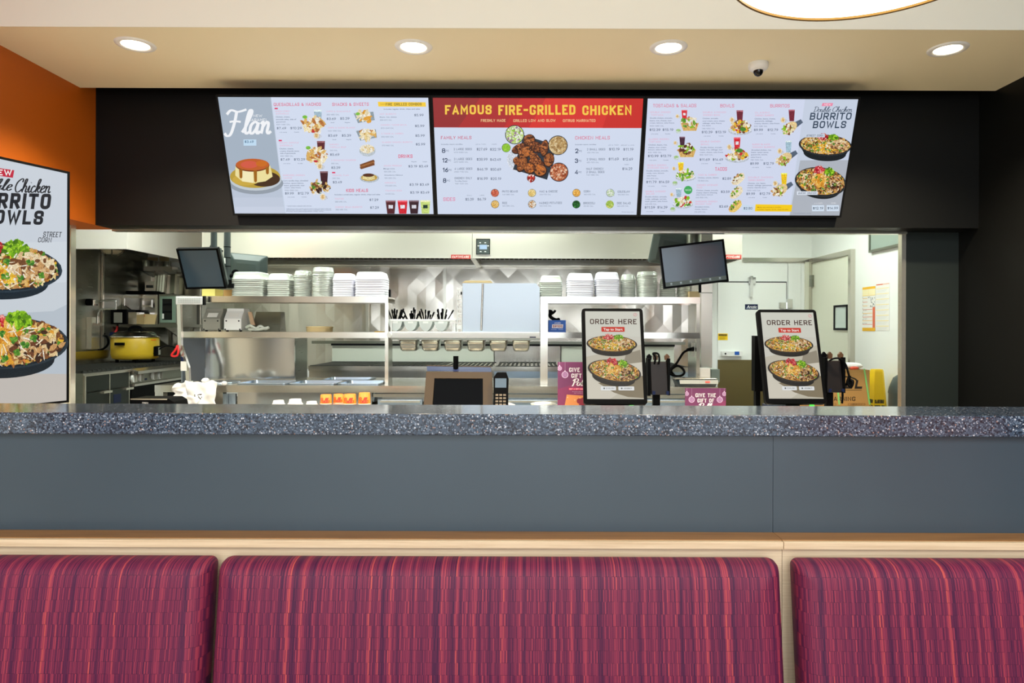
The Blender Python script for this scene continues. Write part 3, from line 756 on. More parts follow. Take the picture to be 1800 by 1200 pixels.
# round pendant lamp
pc = Vector((0.79, 1.55, EYE + 0.85))
t = thing('pendant_lamp', 'big round drum pendant lamp with a glowing white disc and thin brass rim', 'pendant lamp', pc)
obj('lamp_shade', MB().lathe([(0.330, -0.002), (0.334, -0.004), (0.337, 0.0), (0.337, 0.16), (0.333, 0.162), (0.331, 0.16), (0.330, -0.002)], pc, 96), M['brass'], t)
obj('diffuser', MB().lathe([(0.0, 0.004), (0.330, 0.004)], pc, 96).lathe([(0.33, 0.15), (0.0, 0.15)], pc, 96), M['pendant_glow'], t)
obj('suspension_cord', MB().cyl(pc + Vector((0, 0, 0.15)), (pc.x, pc.y, 3.7), 0.004, n=8), M['black'], t)

# ================================================================== PONY WALL
WX0, WX1 = -2.3, 2.4
WF = 1.745
ztop = EYE - 0.22
struct('wall_pony', MB().box(WX0, PX(1359.4, WF), WF, 1.90, 0, ztop - 0.054).box(PX(1360.2, WF), WX1, WF, 1.90, 0, ztop - 0.054).box(PX(1359.4, WF), PX(1360.2, WF), WF + 0.003, 1.90, 0, ztop - 0.054), M['laminate'])
cap = obj('stone_cap', MB().box(WX0, WX1, 1.725, 1.935, ztop - 0.054, ztop), M['terrazzo'], label='speckled slate grey terrazzo cap along the half wall', cat='countertop', kind='structure', bevel=0.004, seg=3)

# ================================================================== BANQUETTES
def cushion(x0, x1, zt=None):
    """raked, padded back: top at zt, bottom in front"""
    mb = MB()
    zt0, zb0 = 0.795, 0.44
    yt, yb = 1.66, 1.612          # back plane at top / bottom
    th = 0.070; r = 0.035; n = 8
    W = x1 - x0
    rings = []
    def ring_at(inset, depth):
        # outline in (x, along-height s), placed on raked plane pushed forward by depth
        H = 0.36
        pts = rrect(W - 2 * inset, H - 2 * inset, max(0.018 - inset * 0.3, 0.01), 6)
        out = []
        for px, ps in pts:
            s_ = (ps + H / 2)             # 0 bottom .. H top
            f = s_ / H
            y = yb + (yt - yb) * f - depth
            z = zb0 + (zt0 - zb0) * f
            out.append((x0 + W / 2 + px, y, z))
        return out
    for inset, dep in ((0.002, 0.0), (0.0, 0.012), (0.001, 0.03), (0.006, 0.048), (0.016, 0.06), (0.032, 0.067), (0.06, 0.070), (0.12, 0.072)):
        rings.append(ring_at(inset, dep))
    mb.loft(rings, 0, True, True)
    return mb
jx = PX(1381, 1.66, 960)                 # joint of the two units
ybk = WF - 0.001
def banquette(x0, x1, spans, label, nm='banquette'):
    t = thing(nm, label, 'banquette', ((x0 + x1) / 2, 1.5, 0), 'wooden banquettes along the half wall')
    obj('back_panel', MB().box(x0, x1, 1.683, ybk, 0.0, 0.808), M['oak_vert'], t)
    obj('top_cap', MB().box(x0, x1, 1.672, ybk, 0.808, 0.826, 0), M['oak'], t, bevel=0.001)
    obj('cap_reflection', MB().box(x0, x1, 1.684, ybk, 0.826, 0.8285, 0), M['oak_cap'], t, label='amber brown strip along the top')  # top face of the cap, dark reflection of the half wall painted in
    obj('seat_base', MB().box(x0, x1, 1.25, 1.683, 0.0, 0.33), M['oak_vert'], t)
    obj('seat_cushion', MB().box(x0 + 0.01, x1 - 0.01, 1.12, 1.60, 0.33, 0.43), M['fabric'], t, bevel=0.03, seg=4)
    for a, b in spans:
        obj('back_cushion', cushion(a, b), M['fabric'], t)
cu = lambda px: PX(px, 1.605, 1000)
banquette(-2.2, jx - 0.0006, [(-1.9, cu(367.5)), (cu(380), cu(1375))], 'light oak banquette with two striped burgundy back cushions, left of the cap joint')
banquette(jx + 0.0006, 2.3, [(cu(1402), 1.9)], 'light oak banquette with one striped burgundy back cushion, right of the cap joint')

# ================================================================== MENU SCREENS, SIGN, KIOSKS
INK = (38, 62, 92); PINK = (226, 70, 112); PALE_PINK = (240, 158, 186); GREY = (112, 126, 148)
CREAM = (238, 222, 178); CORN = (240, 190, 54); CHICK = (206, 158, 102); BROWN = (132, 84, 48); HERB = (84, 142, 44); CHEESE = (246, 240, 224)
SALSA = (206, 44, 52); GUAC = (142, 196, 34); STRIP = (230, 164, 54); PLATE = (30, 40, 48)
STREET = [(232, 206, 140), CORN, (220, 160, 40), CHICK, (190, 136, 80), (226, 184, 110), BROWN, (240, 222, 170), HERB, (214, 150, 60), (186, 116, 54)]
CRUNCH = [(226, 190, 120), (242, 226, 184), CHICK, (176, 116, 62), (196, 130, 60), BROWN, (112, 66, 42), CORN, STRIP, HERB, (240, 214, 150), (216, 130, 70)]

def bowl(sh, cx, cy, rx, ry, depth, pal, n, size, rot=0.0, seed=1, body=(28, 34, 38), crunch=False, tall=1.0):
    """burrito bowl picture: dark bowl, heaped food, salsa and guacamole at the back"""
    c, t = math.cos(rot), math.sin(rot)
    def W(px, py): return (cx + px * c - py * t, cy + px * t + py * c)
    def E(x, y, a, b, col):
        q = W(x, y); sh.ell(q[0], q[1], a, b, col, rot)
    def B(x, y, a, b, k, s, p, sd, long=1.0):
        q = W(x, y); sh.bits(q[0], q[1], a, b, k, s, p, rot, seed=sd, long=long)
    pts = [W(rx * math.cos(a), ry * math.sin(a)) for a in [PI * k / 20 for k in range(21)]]
    low = [W(rx * 0.80 * math.cos(a), depth + ry * 0.72 * math.sin(a)) for a in [PI - PI * k / 20 for k in range(21)]]
    sh.poly(pts + low, body)
    E(0, 0, rx, ry, tuple(min(255, v + 22) for v in body)); E(0, 0, rx * 0.965, ry * 0.93, body)
    E(0, -ry * 0.04, rx * 0.93, ry * 0.9, (206, 160, 92))
    RED = [SALSA, (170, 24, 40), (232, 96, 96), (190, 40, 60), (246, 170, 160)]
    GRN = [GUAC, (112, 170, 20), (176, 222, 60), (96, 150, 24), (70, 116, 20)]
    B(0, -ry * 0.08, rx * 0.90, ry * 0.86, n, size * 0.8, [(150, 96, 50), (112, 66, 34), (206, 150, 80), (90, 52, 30), (226, 180, 100)], seed + 7)
    B(0, -ry * 0.02, rx * 0.90, ry * 0.80, n * 2, size * 0.62, pal + [(70, 42, 26), (120, 74, 36), (58, 96, 34)], seed, long=2.2)
    B(-rx * 0.13, -ry * 0.70, rx * 0.21, ry * 0.16, n // 8, size * 0.6, [(96, 20, 26), (120, 30, 30)], seed + 41)
    B(rx * 0.27, -ry * 0.70, rx * 0.19, ry * 0.16, n // 8, size * 0.6, [(66, 104, 22), (84, 128, 26)], seed + 42)
    B(-rx * 0.13, -ry * 0.78, rx * 0.20, ry * 0.30 * tall, n // 5, size * 0.62, RED, seed + 1)
    B(rx * 0.27, -ry * 0.78, rx * 0.18, ry * 0.28 * tall, n // 4, size * 0.55, GRN, seed + 2)
    if crunch:
        B(-rx * 0.04, -ry * 0.12, rx * 0.30, ry * 0.40, n // 6, size * 0.9, [STRIP, (240, 186, 84), (214, 140, 40), (250, 210, 130)], seed + 3, long=4.0)
        B(rx * 0.48, ry * 0.18, rx * 0.34, ry * 0.42, n // 5, size * 0.8, [CHICK, BROWN, (112, 66, 42), (230, 200, 150), (60, 36, 26)], seed + 8, long=1.5)
    else:
        B(-rx * 0.05, ry * 0.28, rx * 0.42, ry * 0.40, n // 2, size * 0.52, [CORN, (250, 210, 80), (236, 176, 40), CHEESE, (214, 140, 40)], seed + 4)
        B(rx * 0.5, -ry * 0.1, rx * 0.32, ry * 0.46, n // 5, size * 0.95, [CHICK, (226, 190, 140), (120, 76, 44), (240, 220, 180)], seed + 8, long=1.8)
    B(0, ry * 0.05, rx * 0.86, ry * 0.74, n // 18, size * 0.34, [CHEESE, (250, 236, 206)], seed + 9, long=5.0)
    for k in range(11):
        a = seed * 3.1 + k * 2.4; q = 0.35 + 0.45 * ((k * 37 % 10) / 10)
        B(rx * q * math.cos(a) * 0.9, ry * (q * math.sin(a) * 0.75 + 0.1), rx * 0.055, ry * 0.1, max(4, n // 60), size * 0.45, [HERB, (54, 120, 40), (120, 170, 60)], seed + 20 + k)

def frame_box(W, H, bez, th, o, ex, ey, n, m=0, back=0.0):
    """flat display bezel: rim standing 4 mm proud of the screen, with its housing behind"""
    o = Vector(o); mb = MB()
    q = lambda u, v, d: o + ex * u + ey * v + n * d
    def bx(u0, v0, u1, v1, d0, d1):
        mb.hexa([q(u0, v1, d0), q(u1, v1, d0), q(u1, v0, d0), q(u0, v0, d0), q(u0, v1, d1), q(u1, v1, d1), q(u1, v0, d1), q(u0, v0, d1)], m)
    bx(-bez, -bez, W + bez, 0, -th, 0.004); bx(-bez, H, W + bez, H + bez, -th, 0.004)
    bx(-bez, 0, 0, H, -th, 0.004); bx(W, 0, W + bez, H, -th, 0.004)
    bx(0, 0, W, H, -th, -0.001)
    return mb
def face_plate(W, H, o, ex, ey, n, d=0.0):
    q = lambda u, v: Vector(o) + ex * u + ey * v + n * d
    return MB().add([q(0, H), q(W, H), q(W, 0), q(0, 0)], [(0, 1, 2, 3)])

MT, MBOT = 4.0, 4.246
tl, tr = P(378.5, 165, MT), P(1513, 172, MT)
ztop_, zbot_ = (P(900, 168.5, MT).z), (P(900, 380, MBOT).z)
mw = (tr.x - tl.x) / 3
mey = Vector((0, MBOT - MT, zbot_ - ztop_)); mh = mey.length; mey.normalize(); mex = Vector((1, 0, 0)); mn = mey.cross(mex).normalized()
BZ = 0.012
AW, AH = mw - 2 * BZ - 0.002, mh - 2 * BZ
def menu(i, label, quad):
    o = Vector((tl.x + mw * i + BZ + 0.001, MT, ztop_)) + mey * BZ
    t = thing('menu_screen', label, 'menu screen', (o.x + AW / 2, YB, zbot_), 'menu screens above the kitchen opening')
    fm = frame_box(AW, AH, BZ, 0.05, o, mex, mey, mn)
    obj('frame', fm, M['black_soft'], t)
    # wall mount
    x = o.x + AW / 2
    zm = (ztop_ + zbot_) / 2
    obj('mount', MB().box(x - 0.2, x + 0.2, (MT + MBOT) / 2 + 0.06, YB, zm - 0.08, zm + 0.08), M['black'], t)
    sh = Sheet(o, mex, mey, quad, [(0, 0), (AW, 0), (AW, AH), (0, AH)], glow=0.81)
    sh.clip = (0.0, 0.0, AW, AH)
    return t, sh
def dish(sh, cx, cy, r, pal, seed, kind='plate', n=34):
    """small plated dish"""
    if kind == 'plate':
        sh.ell(cx, cy + r * 0.32, r * 1.12, r * 0.42, (196, 204, 216)); sh.ell(cx, cy + r * 0.2, r * 1.08, r * 0.40, (226, 230, 236))
    elif kind == 'shell':
        sh.poly([(cx - r, cy), (cx + r, cy), (cx + r * 0.72, cy + r * 0.85), (cx - r * 0.72, cy + r * 0.85)], (226, 186, 110))
        for k in range(4):
            x = cx - r * 0.6 + k * r * 0.4; sh.poly([(x, cy + .1 * r), (x + r * 0.07, cy + .1 * r), (x + r * .05, cy + r * .8), (x, cy + r * .8)], (206, 156, 84))
    sh.bits(cx, cy - r * 0.05, r * 0.92, r * 0.5, n, r * 0.17, pal, seed=seed, long=1.7)
def cup(sh, cx, cy, w, h, col, label=None):
    sh.poly([(cx - w / 2, cy - h / 2), (cx + w / 2, cy - h / 2), (cx + w * 0.36, cy + h / 2), (cx - w * 0.36, cy + h / 2)], col)
    sh.poly([(cx - w / 2, cy - h / 2), (cx + w / 2, cy - h / 2), (cx + w * .47, cy - h * .38), (cx - w * .47, cy - h * .38)], tuple(min(255, v + 70) for v in col))
    if label: sh.rect(cx - w * 0.22, cy - h * 0.16, cx + w * 0.22, cy + h * 0.1, label)
def tortillas(sh, cx, cy, r):
    sh.ell(cx + r * .5, cy + r * .3, r * 1.1, r * .7, (206, 210, 220)); sh.ell(cx, cy, r * 0.85, r, (242, 226, 190)); sh.ell(cx, cy, r * .45, r * .6, (220, 180, 120))
def lines(sh, rows, col=GREY):
    for st, x0, x1, y, h in rows: sh.text(st, x0, x1, y - h / 2, y + h / 2, col, 0.006)

WHITE_BG = (214, 224, 244)
# ---- screen 1
t, sh = menu(0, 'left menu screen showing a caramel flan panel and quesadilla, snack and drink prices', [(55, 42), (1763, 58), (1787, 1000), (175, 988)])
sh.use('screen')
sh.rect(40, 30, 1800, 1010, WHITE_BG)
sh.poly([(48, 36), (484, 46), (582, 1000), (168, 1000)], (168, 182, 198))
for k in range(6):
    f = k / 6; y0 = 560 + 75 * k
    sh.poly([(115 + 9 * k, y0), (536 + 8 * k, y0), (582, 1000), (168, 1000)], (168 + 7 * k, 182 + 6 * k, 200 + 6 * k))
sh.poly([(484, 44), (488, 44), (588, 1000), (580, 1000)], (200, 212, 230))
sh.use('flan_picture')
# flan
sh.ell(352, 745, 222, 88, (150, 160, 172)); sh.ell(350, 712, 212, 92, (196, 206, 214)); sh.ell(345, 690, 205, 92, (190, 160, 60)); sh.ell(420, 710, 128, 62, (70, 46, 26))
sh.ell(270, 716, 110, 46, (206, 172, 70))
sh.poly([(188, 600), (470, 600), (488, 690), (430, 728), (340, 742), (240, 728), (184, 680)], (240, 226, 160))
sh.poly([(240, 640), (330, 650), (330, 742), (240, 728)], (248, 238, 190))
sh.ell(326, 598, 138, 52, (120, 56, 20)); sh.ell(326, 592, 136, 48, (196, 96, 40)); sh.ell(300, 592, 70, 30, (214, 92, 70)); sh.ell(400, 585, 46, 24, (206, 110, 30))
for x, y, l in ((230, 630, 66), (348, 640, 88), (446, 612, 52)): sh.poly([(x - 14, y), (x + 14, y), (x + 12, y + l), (x, y + l + 10), (x - 11, y + l)], (160, 100, 20))
sh.use('dish_pictures')
F_PAL = [(240, 214, 150), (226, 180, 100), CHEESE, (190, 120, 60), (250, 234, 190)]
for cy, cc, lb in ((210, (170, 196, 212), None), (462, (98, 40, 46), None), (708, (70, 32, 40), None)):
    dx = (cy - 210) * 0.08
    cup(sh, 866 + dx, cy, 66, 118, cc, lb)
for cx, cy, sd in ((826, 270, 1), (848, 520, 2)):
    sh.bits(cx, cy, 82, 58, 46, 17, F_PAL, seed=sd, long=2.4); sh.ell(cx - 66, cy - 62, 20, 14, (130, 200, 70)); sh.bits(cx - 6, cy + 52, 16, 8, 5, 8, [SALSA], seed=sd)
sh.bits(864, 778, 84, 52, 60, 15, [CHEESE, BROWN, (60, 30, 24), (220, 180, 110), HERB, CHEESE], seed=3, long=2)
for cx, cy in ((850, 358), (872, 608), (892, 856)): tortillas(sh, cx, cy, 26)
for cx, cy, pal, sd, kind in ((1246, 208, [CHEESE, CREAM, (236, 220, 180), STRIP], 4, 'tray'), (1262, 350, F_PAL, 5, 'tray')):
    sh.poly([(cx - 90, cy - 28), (cx + 70, cy - 40), (cx + 80, cy + 28), (cx - 56, cy + 52)], (150, 166, 176)); sh.bits(cx, cy - 2, 72, 38, 40, 15, pal, seed=sd, long=2)
sh.ell(1190, 185, 18, 12, (130, 200, 70))
sh.ell(1262, 484, 66, 46, (196, 206, 214)); sh.ell(1260, 470, 60, 36, (240, 232, 210)); sh.bits(1260, 470, 52, 30, 40, 9, [CHEESE, CREAM, (230, 200, 140)], seed=6)
for k in range(3): sh.poly([(1196, 596 + 12 * k), (1310, 556 + 14 * k), (1322, 572 + 14 * k), (1208, 614 + 10 * k)], (128, 74, 38) if k != 1 else (170, 110, 60))
sh.ell(1274, 706, 78, 36, (190, 200, 210)); sh.ell(1272, 702, 66, 28, (206, 170, 80)); sh.poly([(1222, 680), (1310, 680), (1318, 712), (1270, 726), (1218, 712)], (238, 222, 160)); sh.ell(1266, 682, 46, 14, (92, 50, 26))
for x, c, lb in ((1442, (86, 36, 44), (230, 230, 240)), (1538, (220, 40, 56), (240, 240, 246)), (1630, (60, 34, 44), (230, 230, 240)), (1722, (206, 226, 130), (30, 60, 50))): cup(sh, x, 942, 82, 108, c, lb)
sh.use('lettering')
sh.script('Flan', 96, 490, 150, 340, (246, 248, 252), 0.135, 0.2)
sh.text('NEW', 342, 414, 186, 206, (244, 246, 250), 0.02); sh.text('CARAMEL', 302, 458, 218, 240, (244, 246, 250), 0.02)
sh.rect(258, 388, 362, 438, (196, 224, 246)); sh.text('$3.49', 268, 340, 396, 416, (30, 90, 130), 0.02)
sh.text('QUESADILLAS & NACHOS', 510, 892, 92, 118, PINK); sh.text('SNACKS & SWEETS', 984, 1280, 94, 120, PINK)
sh.poly([(1354, 88), (1740, 94), (1744, 130), (1358, 126)], (250, 208, 62)); sh.text('FIRE GRILLED COMBOS', 1418, 1708, 98, 120, (90, 84, 40), 0.02); sh.text('YOUR', 1374, 1410, 104, 112, (130, 110, 40))
sh.text('DRINKS', 1512, 1626, 516, 544, PINK, 0.02); sh.text('KIDS MEALS', 1084, 1260, 792, 818, PINK, 0.02)
for x, y in ((516, 132), (544, 392), (972, 654)): sh.rect(x, y, x + 26, y + 12, PINK)
lines(sh, [('MEXICAN STREET', 520, 640, 160, 11), ('QUESADILLA', 526, 630, 180, 11), ('CREAMY CHIPOTLE', 548, 706, 416, 11), ('QUESADILLA', 552, 654, 438, 11), ('SHREDDED CHICKEN', 574, 750, 680, 12), ('NACHOS', 576, 646, 702, 11),
    ('CHIPS & GUACAMOLE', 936, 1130, 164, 11), ('CHIPS & QUESO BLANCO', 946, 1166, 296, 11), ('CHICKEN', 956, 1030, 432, 11), ('TORTILLA SOUP', 960, 1090, 454, 11), ('4 CINNAMON CHURROS', 966, 1166, 560, 11), ('CARAMEL FLAN', 976, 1106, 682, 11),
    ('HOT BURRITO', 1368, 1500, 188, 11), ('CHICKEN TACOS BOWL', 1374, 1586, 276, 11), ('3 TACOS AL CARBON', 1378, 1556, 346, 11), ('CLASSIC CHICKEN BURRITO', 1382, 1626, 416, 11),
    ('AGUAS FRESCAS', 1392, 1536, 606, 11), ('HORCHATA', 1398, 1488, 744, 11), ('FOUNTAIN SODA', 1402, 1536, 808, 11), ('TACITOS', 990, 1060, 872, 12), ('CHEESY BEAN BURRITO', 994, 1210, 940, 12)], PALE_PINK)
lines(sh, [('Chicken, cheese,', 524, 640, 206, 10), ('avocado salsa, side of', 526, 690, 226, 10), ('guacamole', 528, 604, 246, 9), ('820-1480 CAL', 530, 640, 268, 10), ('Chicken, cheese,', 550, 664, 464, 10), ('creamy chipotle sauce,', 552, 710, 483, 10), ('side of guacamole', 554, 680, 501, 10), ('830-1380 CAL', 556, 660, 524, 10),
    ('Corn tortilla chips, shredded', 574, 776, 724, 10), ('chicken, queso blanco,', 576, 740, 744, 10), ('beans, guacamole, sour', 580, 748, 762, 10), ('cream, salsa fresca', 582, 716, 780, 9), ('1090-1550 CAL', 584, 696, 802, 10),
    ('a la carte', 554, 612, 330, 7), ('Combo', 672, 712, 330, 7), ('a la carte', 580, 634, 584, 7), ('Combo', 696, 736, 584, 7), ('a la carte', 608, 664, 856, 7), ('Combo', 722, 762, 856, 7),
    ('350-680 CAL', 938, 1040, 190, 10), ('340-1080 CAL', 946, 1056, 322, 10), ('240 CAL', 958, 1020, 480, 10), ('500 CAL', 968, 1028, 586, 10), ('290 CAL', 976, 1036, 706, 10), ('Small', 970, 998, 254, 7), ('Regular', 1084, 1128, 254, 7), ('Small', 982, 1010, 392, 7), ('Regular', 1094, 1136, 392, 7),
    ('Includes regular drink, chips and salsa', 1402, 1694, 148, 10), ('Beans, rice, cheese', 1368, 1504, 212, 9), ('800-870 CAL', 1370, 1466, 236, 10), ('870-1040 CAL', 1376, 1480, 302, 10), ('800-820 CAL', 1378, 1478, 372, 10), ('570-860 CAL', 1382, 1478, 442, 10), ('Regular', 1618, 1660, 574, 7), ('Large', 1708, 1742, 574, 7), ('Mango Lime', 1390, 1480, 630, 9), ('150/230 CAL', 1392, 1488, 654, 10), ('Strawberry Hibiscus', 1396, 1544, 682, 9), ('130/200 CAL', 1396, 1490, 706, 10), ('170/260 CAL', 1398, 1494, 768, 10), ('0/410 CAL', 1402, 1476, 834, 10),
    ('Includes a small side, regular drink, chips and salsa', 990, 1358, 838, 10), ('380-690 CAL', 992, 1086, 896, 10), ('380-680 CAL', 996, 1092, 960, 10), ('* SWEETENED AVERAGE 200-210 CAL', 598, 802, 930, 9), ('2,000 calories a day is used for general nutrition advice, but calorie needs vary.', 596, 962, 952, 7), ('Additional nutrition information available upon request.', 596, 962, 962, 7), ('Prices and participation may vary.', 596, 900, 972, 7)], (92, 106, 130))
PR = 18
def price(s_, st, x0, x1, y): s_.text(st, x0, x1, y - 10, y + 9, INK, 0.012)
for st, x0, x1, y in (('$7.49', 532, 606, 298), ('$10.29', 642, 734, 298), ('$7.49', 558, 630, 552), ('$10.29', 666, 756, 552), ('$9.99', 588, 658, 827), ('$12.79', 692, 780, 827), ('$3.69', 938, 1012, 224), ('$5.39', 1048, 1122, 222), ('$3.69', 948, 1020, 360), ('$5.39', 1058, 1132, 360), ('$5.69', 960, 1034, 514), ('$3.39', 968, 1040, 620), ('$3.49', 978, 1050, 738),
    ('$5.99', 1648, 1722, 198), ('$5.99', 1652, 1726, 286), ('$5.99', 1654, 1728, 364), ('$5.99', 1656, 1730, 434), ('$3.19', 1592, 1662, 612), ('$3.49', 1678, 1750, 612), ('$3.19', 1598, 1668, 760), ('$3.49', 1682, 1754, 760), ('$3.19', 1602, 1672, 824), ('$3.49', 1686, 1756, 824), ('$7.29', 1272, 1342, 882), ('$7.29', 1276, 1346, 945)): price(sh, st, x0, x1, y)
sh.build(t)

# ---- screen 2
t, sh = menu(1, 'middle menu screen with a red banner reading Famous Fire-Grilled Chicken', [(48, 57), (1753, 70), (1695, 1018), (75, 1000)])
sh.use('screen')
sh.rect(30, 40, 1780, 1030, (212, 222, 242))
sh.poly([(40, 50), (1764, 62), (1746, 310), (50, 296)], (196, 44, 44))
sh.poly([(40, 50), (430, 54), (250, 296), (50, 296)], (152, 44, 46)); sh.poly([(430, 54), (760, 57), (620, 300), (250, 298)], (176, 44, 46)); sh.poly([(960, 58), (1764, 62), (1746, 310), (820, 303)], (218, 52, 46)); sh.poly([(1500, 60), (1764, 62), (1746, 310), (1420, 308)], (204, 44, 38))
sh.use('dish_pictures')
GR = [(90, 46, 28), (120, 62, 34), (150, 84, 42), (178, 104, 52), (66, 34, 22), (196, 120, 70)]
sh.ell(742, 560, 100, 100, (226, 230, 240)); sh.ell(742, 556, 92, 92, (212, 220, 232))
sh.poly([(780, 362), (1046, 446), (966, 726), (690, 640)], (44, 54, 66))
for i, (cx, cy, a, b, r_) in enumerate(((748, 470, 68, 36, -0.4), (826, 404, 46, 46, 0.3), (800, 500, 66, 42, -0.4), (882, 460, 60, 40, 0.5), (948, 470, 30, 66, 0.15), (984, 566, 40, 56, 0.2), (744, 574, 52, 36, 0.2), (766, 600, 36, 64, 0.5), (872, 552, 60, 32, 0.8), (882, 590, 66, 34, 0.3), (826, 632, 46, 44, 0.2), (914, 652, 50, 46, -0.2))):
    sh.ell(cx, cy, a * 1.05, b * 1.08, (50, 26, 18), r_); sh.ell(cx - 3, cy - 3, a * .94, b * .92, GR[1 + i % 3], r_)
    sh.bits(cx - 4, cy - 5, a * 0.82, b * 0.78, 40, 8, GR + [(214, 120, 50)] * (3 if i in (10, 11, 2) else 0), rot=r_, seed=30 + i, long=1.8)
def round_bowl(cx, cy, r, base, pal, n, sz, sd, rim=(48, 54, 66)):
    sh.ell(cx, cy, r, r, rim); sh.ell(cx, cy, r * 0.92, r * 0.92, base); sh.bits(cx, cy, r * .84, r * .84, n, sz, pal, seed=sd, long=1.6)
round_bowl(706, 358, 78, (206, 226, 160), [(226, 238, 200), (190, 220, 110), (150, 196, 60), (240, 246, 230), (160, 120, 160)], 110, 9, 1)
round_bowl(636, 464, 36, (150, 206, 56), [(160, 216, 66), (140, 196, 50)], 14, 8, 2)
round_bowl(1056, 446, 80, (196, 162, 106), [(214, 186, 134), (184, 148, 92), (160, 124, 74), (226, 202, 156)], 120, 9, 3)
round_bowl(1062, 664, 78, (176, 90, 52), [(226, 160, 120), (206, 120, 80), (240, 200, 170), (150, 70, 40)], 120, 8, 4)
round_bowl(836, 710, 34, (170, 50, 40), [(220, 60, 50), (244, 220, 210), (130, 30, 30)], 30, 7, 5)
for cx, cy, col, pal, sd in ((541, 830, (214, 110, 84), [(226, 130, 100), (190, 80, 60)], 6), (541, 922, (232, 190, 110), [(244, 210, 140), (220, 170, 80)], 7), (842, 832, (240, 214, 140), [(250, 226, 160), (230, 196, 110)], 8), (842, 924, (226, 220, 206), [(200, 140, 70), (240, 236, 226), (190, 120, 50)], 9),
    (1204, 834, (236, 180, 90), [(246, 200, 110), (226, 160, 60)], 10), (1202, 928, (40, 110, 50), [(30, 90, 40), (70, 150, 60), (20, 70, 30)], 11), (1480, 836, (212, 226, 206), [(236, 240, 230), (190, 214, 170)], 12), (1476, 930, (170, 200, 90), [(150, 190, 60), (240, 210, 130), (200, 220, 120)], 13)):
    round_bowl(cx, cy, 33, col, pal, 26, 6, sd, (60, 80, 84) if sd != 13 else (170, 200, 90))
sh.use('lettering')
YEL = (250, 206, 78)
sh.text('FAMOUS', 146, 522, 116, 192, YEL, 0.045); sh.text('FIRE-GRILLED', 576, 1200, 118, 198, YEL, 0.045); sh.text('CHICKEN', 1256, 1656, 124, 202, YEL, 0.045)
for st, x0, x1, y in (('FRESHLY MADE', 434, 634, 242), ('GRILLED LOW AND SLOW', 696, 1038, 244), ('CITRUS MARINATED', 1098, 1362, 246)): sh.text(st, x0, x1, y - 11, y + 11, (252, 216, 160), 0.02)
sh.text('FAMILY MEALS', 110, 356, 366, 392, (206, 54, 92), 0.012); sh.text('CHICKEN MEALS', 1196, 1478, 372, 400, (224, 76, 112), 0.006); sh.text('SIDES', 122, 218, 864, 892, (232, 80, 130), 0.006)
for st, x0, x1, px1, y in (('8', 116, 144, 172, 484), ('12', 118, 160, 188, 562), ('16', 120, 164, 192, 640), ('8', 122, 148, 178, 726), ('2', 1196, 1222, 1250, 492), ('3', 1194, 1218, 1246, 572), ('4', 1190, 1218, 1246, 664)):
    sh.text(st, x0, x1, y - 18, y + 18, (30, 50, 84), 0.03); sh.text('PC', x1 + 4, px1, y - 6, y + 8, (60, 80, 110), 0.01)
lines(sh, [('2 LARGE SIDES', 212, 358, 472, 17), ('3 LARGE SIDES', 214, 360, 552, 17), ('4 LARGE SIDES', 216, 360, 631, 17), ('CHICKEN ONLY', 216, 356, 707, 17), ('2 SMALL SIDES', 1292, 1440, 480, 17), ('2 SMALL SIDES', 1290, 1438, 560, 17), ('HALF CHICKEN', 1286, 1424, 638, 17), ('2 SMALL SIDES', 1286, 1432, 664, 17),
    ('PINTO BEANS', 600, 726, 818, 17), ('MAC & CHEESE', 904, 1050, 820, 17), ('CORN', 1264, 1316, 822, 17), ('COLESLAW', 1540, 1640, 826, 17), ('RICE', 600, 640, 912, 17), ('MASHED POTATOES', 900, 1084, 914, 17), ('BROCCOLI', 1260, 1354, 918, 17), ('SIDE SALAD', 1534, 1646, 920, 17)], (62, 78, 102))
lines(sh, [('1470-3980 CAL', 212, 326, 498, 10), ('2210-5250 CAL', 212, 328, 576, 10), ('2950-7130 CAL', 214, 328, 656, 10), ('Tortillas Extra', 216, 318, 731, 9), ('1160-1230 CAL', 218, 326, 752, 10), ('Includes warm tortillas', 112, 284, 432, 9), ('LEG & THIGH', 388, 472, 434, 8), ('MIXED', 520, 560, 434, 8), ('Includes warm tortillas', 1196, 1366, 440, 9), ('LEG & THIGH', 1466, 1550, 446, 8), ('BREAST & WING', 1570, 1676, 448, 8), ('MIXED', 1596, 1632, 605, 8),
    ('430-1110 CAL', 1292, 1390, 506, 10), ('630-1310 CAL', 1290, 1388, 586, 10), ('740-1380 CAL', 1286, 1388, 688, 10), ('SMALL', 314, 356, 848, 8), ('LARGE', 416, 454, 848, 8), ('140/380 CAL', 600, 698, 843, 10), ('310/770 CAL', 904, 996, 845, 10), ('160/430 CAL', 1264, 1360, 847, 10), ('130/360 CAL', 1540, 1634, 850, 10), ('160/380 CAL', 600, 698, 936, 10), ('100/340 CAL', 902, 1000, 938, 10), ('30/80 CAL', 1262, 1342, 942, 10), ('160/430 CAL', 1534, 1630, 944, 10), ('Prices may vary.', 1574, 1672, 992, 6)], (96, 110, 132))
def price2(st, x0, x1, y): sh.text(st, x0, x1, y - 11, y + 10, (58, 72, 98), 0.008)
for st, x0, x1, y in (('$27.69', 398, 482, 474), ('$32.19', 506, 592, 476), ('$38.99', 398, 484, 556), ('$43.49', 506, 592, 558), ('$46.19', 400, 484, 636), ('$50.69', 508, 592, 638), ('$16.99', 400, 484, 712), ('$20.19', 508, 592, 714), ('$5.39', 302, 368, 880), ('$6.79', 400, 468, 880), ('$10.19', 1472, 1556, 480), ('$11.19', 1588, 1670, 482), ('$11.69', 1468, 1550, 560), ('$12.69', 1584, 1666, 562), ('$14.29', 1580, 1660, 640)): price2(st, x0, x1, y)
sh.build(t)

